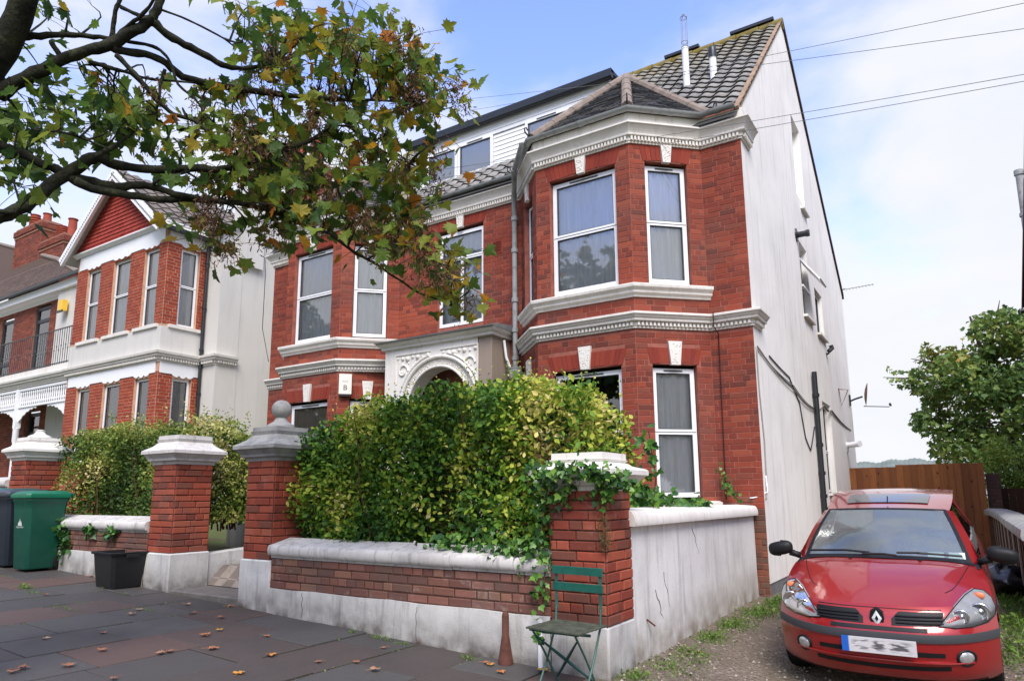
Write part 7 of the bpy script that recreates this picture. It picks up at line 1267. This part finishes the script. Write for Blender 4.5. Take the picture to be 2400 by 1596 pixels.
for k, (mt_, off) in enumerate(((bk_, 0), (gy, .03), (gy, -.05))):
    cable(('black', 'grey', 'pale grey')[k]+' cable drooping across the white side wall to the rear window', [(xs_+.004*k, 9.28, 3.20-off*.3), (xs_+.004*k, 11.6, 2.95+off), (xs_+.004*k, 13.3, 2.78+off*.5), (xs_, 14.5, 2.98), (xs_, 15.5, 2.95+off), (xs_, 18.4, 2.78)], .0075, mt_, .05, 6)
cable('black cable loop hanging from the bundle on the white wall', [(xs_, 10.0, 3.2), (xs_, 11.3, 3.08), (xs_, 12.0, 2.75), (xs_, 12.3, 2.2), (xs_, 12.7, 2.0), (xs_, 13.25, 2.45)], .010, bk_, .01, 6); cable('grey cable running down the corner of the white wall', [(xs_, 9.26, 3.2), (xs_, 9.27, 2.6), (xs_, 9.36, 1.95), (xs_, 9.34, 1.4), (xs_, 9.24, 1.2)], .010, gy, 0, 6); cable('white cable tails curling at the brick corner above the garden wall', [(xs_, 9.32, 1.5), (xs_+.02, 9.26, 1.3), (-2.3, 9.17, 1.22)], .009, 'upvc', .02, 6)
cable('dark cable dropping down the brick facade beside the right bay', [(-2.62, 9.16, 3.72), (-2.60, 9.05, 3.70), (-2.60, 9.05, 3.5), (-2.58, 9.18, 3.42), (-2.60, 9.18, 1.2)], .007, plain('cable_brown', lin(62, 40, 38), .7, .2, .1), 0, 4); cable('thin dark cable on the brick beside the grey downpipe', [(-5.60, 9.0, 5.2), (-5.62, 9.08, 4.7), (-5.70, 9.14, 4.2)], .006, bk_, .01, 6)
cable('grey wire hanging down the neighbour wall gap from the left eave', [(-12.35, 9.15, 6.45), (-12.5, 9.3, 6.1), (-12.5, 9.3, 4.9), (-12.1, 9.2, 4.1)], .008, bk_, 0, 5)
m = MB(); m.box(-13.2, -13.02, 6.6, 6.78, .6, 2.05); tag(m.build('timber_post', plain('post_brown', lin(92, 66, 58), .8, .2, .2), loc=(-13.1, 6.7, .6)), 'brown timber post standing by the white neighbour wall', 'post')
# overhead service wires
def wire(label, a, b, sag, r_=.0038): cable(label, [a, b], r_, M['lead'], sag, 24, 'overhead_wire', 'overhead wires over the front gardens')
w1, w2 = at(1900, 233, 8.0), at(2420, 150, 5.0)
wl = 'thin overhead wire crossing the sky in front of the house'

bb = thing('bin_bag', 'black plastic rubbish bag lying by the low drive wall', 'bag', (.28, 9.6, gz(.28, 9.6))); m = MB(); V = []; nb_ = 18
for j in range(11):
    ph_ = -1.45+2.9*j/10
    for i in range(nb_): th = 2*math.pi*i/nb_; q = 1+.22*math.sin(th*3+j)+.14*math.sin(th*7+j*2.3); V.append((.28+.26*math.cos(ph_)*math.cos(th)*q, 9.6+.34*math.cos(ph_)*math.sin(th)*q, gz(.28, 9.6)+.17+.18*math.sin(ph_)*(1+.2*math.sin(th*5))))
m.add(V, [(j*nb_+i, j*nb_+(i+1) % nb_, (j+1)*nb_+(i+1) % nb_, (j+1)*nb_+i) for j in range(10) for i in range(nb_)]); m.tube([(.28, 9.6, gz(.28, 9.6)+.33), (.30, 9.58, gz(.28, 9.6)+.40), (.36, 9.56, gz(.28, 9.6)+.46)], [.05, .02, .05], 8); m.build('sack', plain('bag_black', lin(26, 26, 30), .25, .6, .2, 30), bb, smooth=True)
for (x0, y0, d0, x1, y1, d1, sg, lb) in ((600, 452, 16, 2480, 142, 6.5, .10, 'upper of two close wires crossing the white side wall below the cornice'), (600, 470, 16, 2480, 154, 6.6, .12, 'lower of two close wires crossing the white side wall below the cornice'), (900, 250, 16, 2480, 42, 7.0, .08, 'overhead wire crossing the tiled roof below the vent pipe'), (1100, 260, 15, 2480, -18, 7.2, .05, 'overhead wire passing just below the roof apex')): wire(lb, at(x0, y0, d0), at(x0+(x1-x0)*1.6, y0+(y1-y0)*1.6, d1*.8), sg*1.6)

# hairline cracks in the plinth and render
fw_ = [o for o in bpy.data.objects if o.name.startswith('front_wall')][0]; gw_ = bpy.data.objects['garden_side_wall']; ck = plain('crack_dark', lin(58, 54, 50), .95, .05, .2)
for x_, za_, zb_ in ((-3.93, .36, .06), (-5.35, .37, .15)):
    m = MB(); P_ = []; n_ = 9
    for k in range(n_+1): P_.append((x_+rng.uniform(-.012, .012)+.01*k/n_, 4.584, za_+(zb_-za_)*k/n_))
    m.tube(P_, .0022, 4); m.build('crack', ck, fw_)
for y_, za_, zb_ in ((5.75, .62, .18), (5.55, .5, .2), (6.6, .95, .7)):
    m = MB(); P_ = [(xw(y_+.02*k)+.0005, y_+.02*k+rng.uniform(-.02, .02), za_+(zb_-za_)*k/9) for k in range(10)]; m.tube(P_, .003, 4); m.build('crack', ck, gw_)
m = MB(); m.tube([(xw(5.35)+.002, 5.33, .30), (xw(5.35)+.06, 5.36, .25)], .008, 6); m.build('rusty_nail', bpy.data.materials['rust_brown'], gw_)
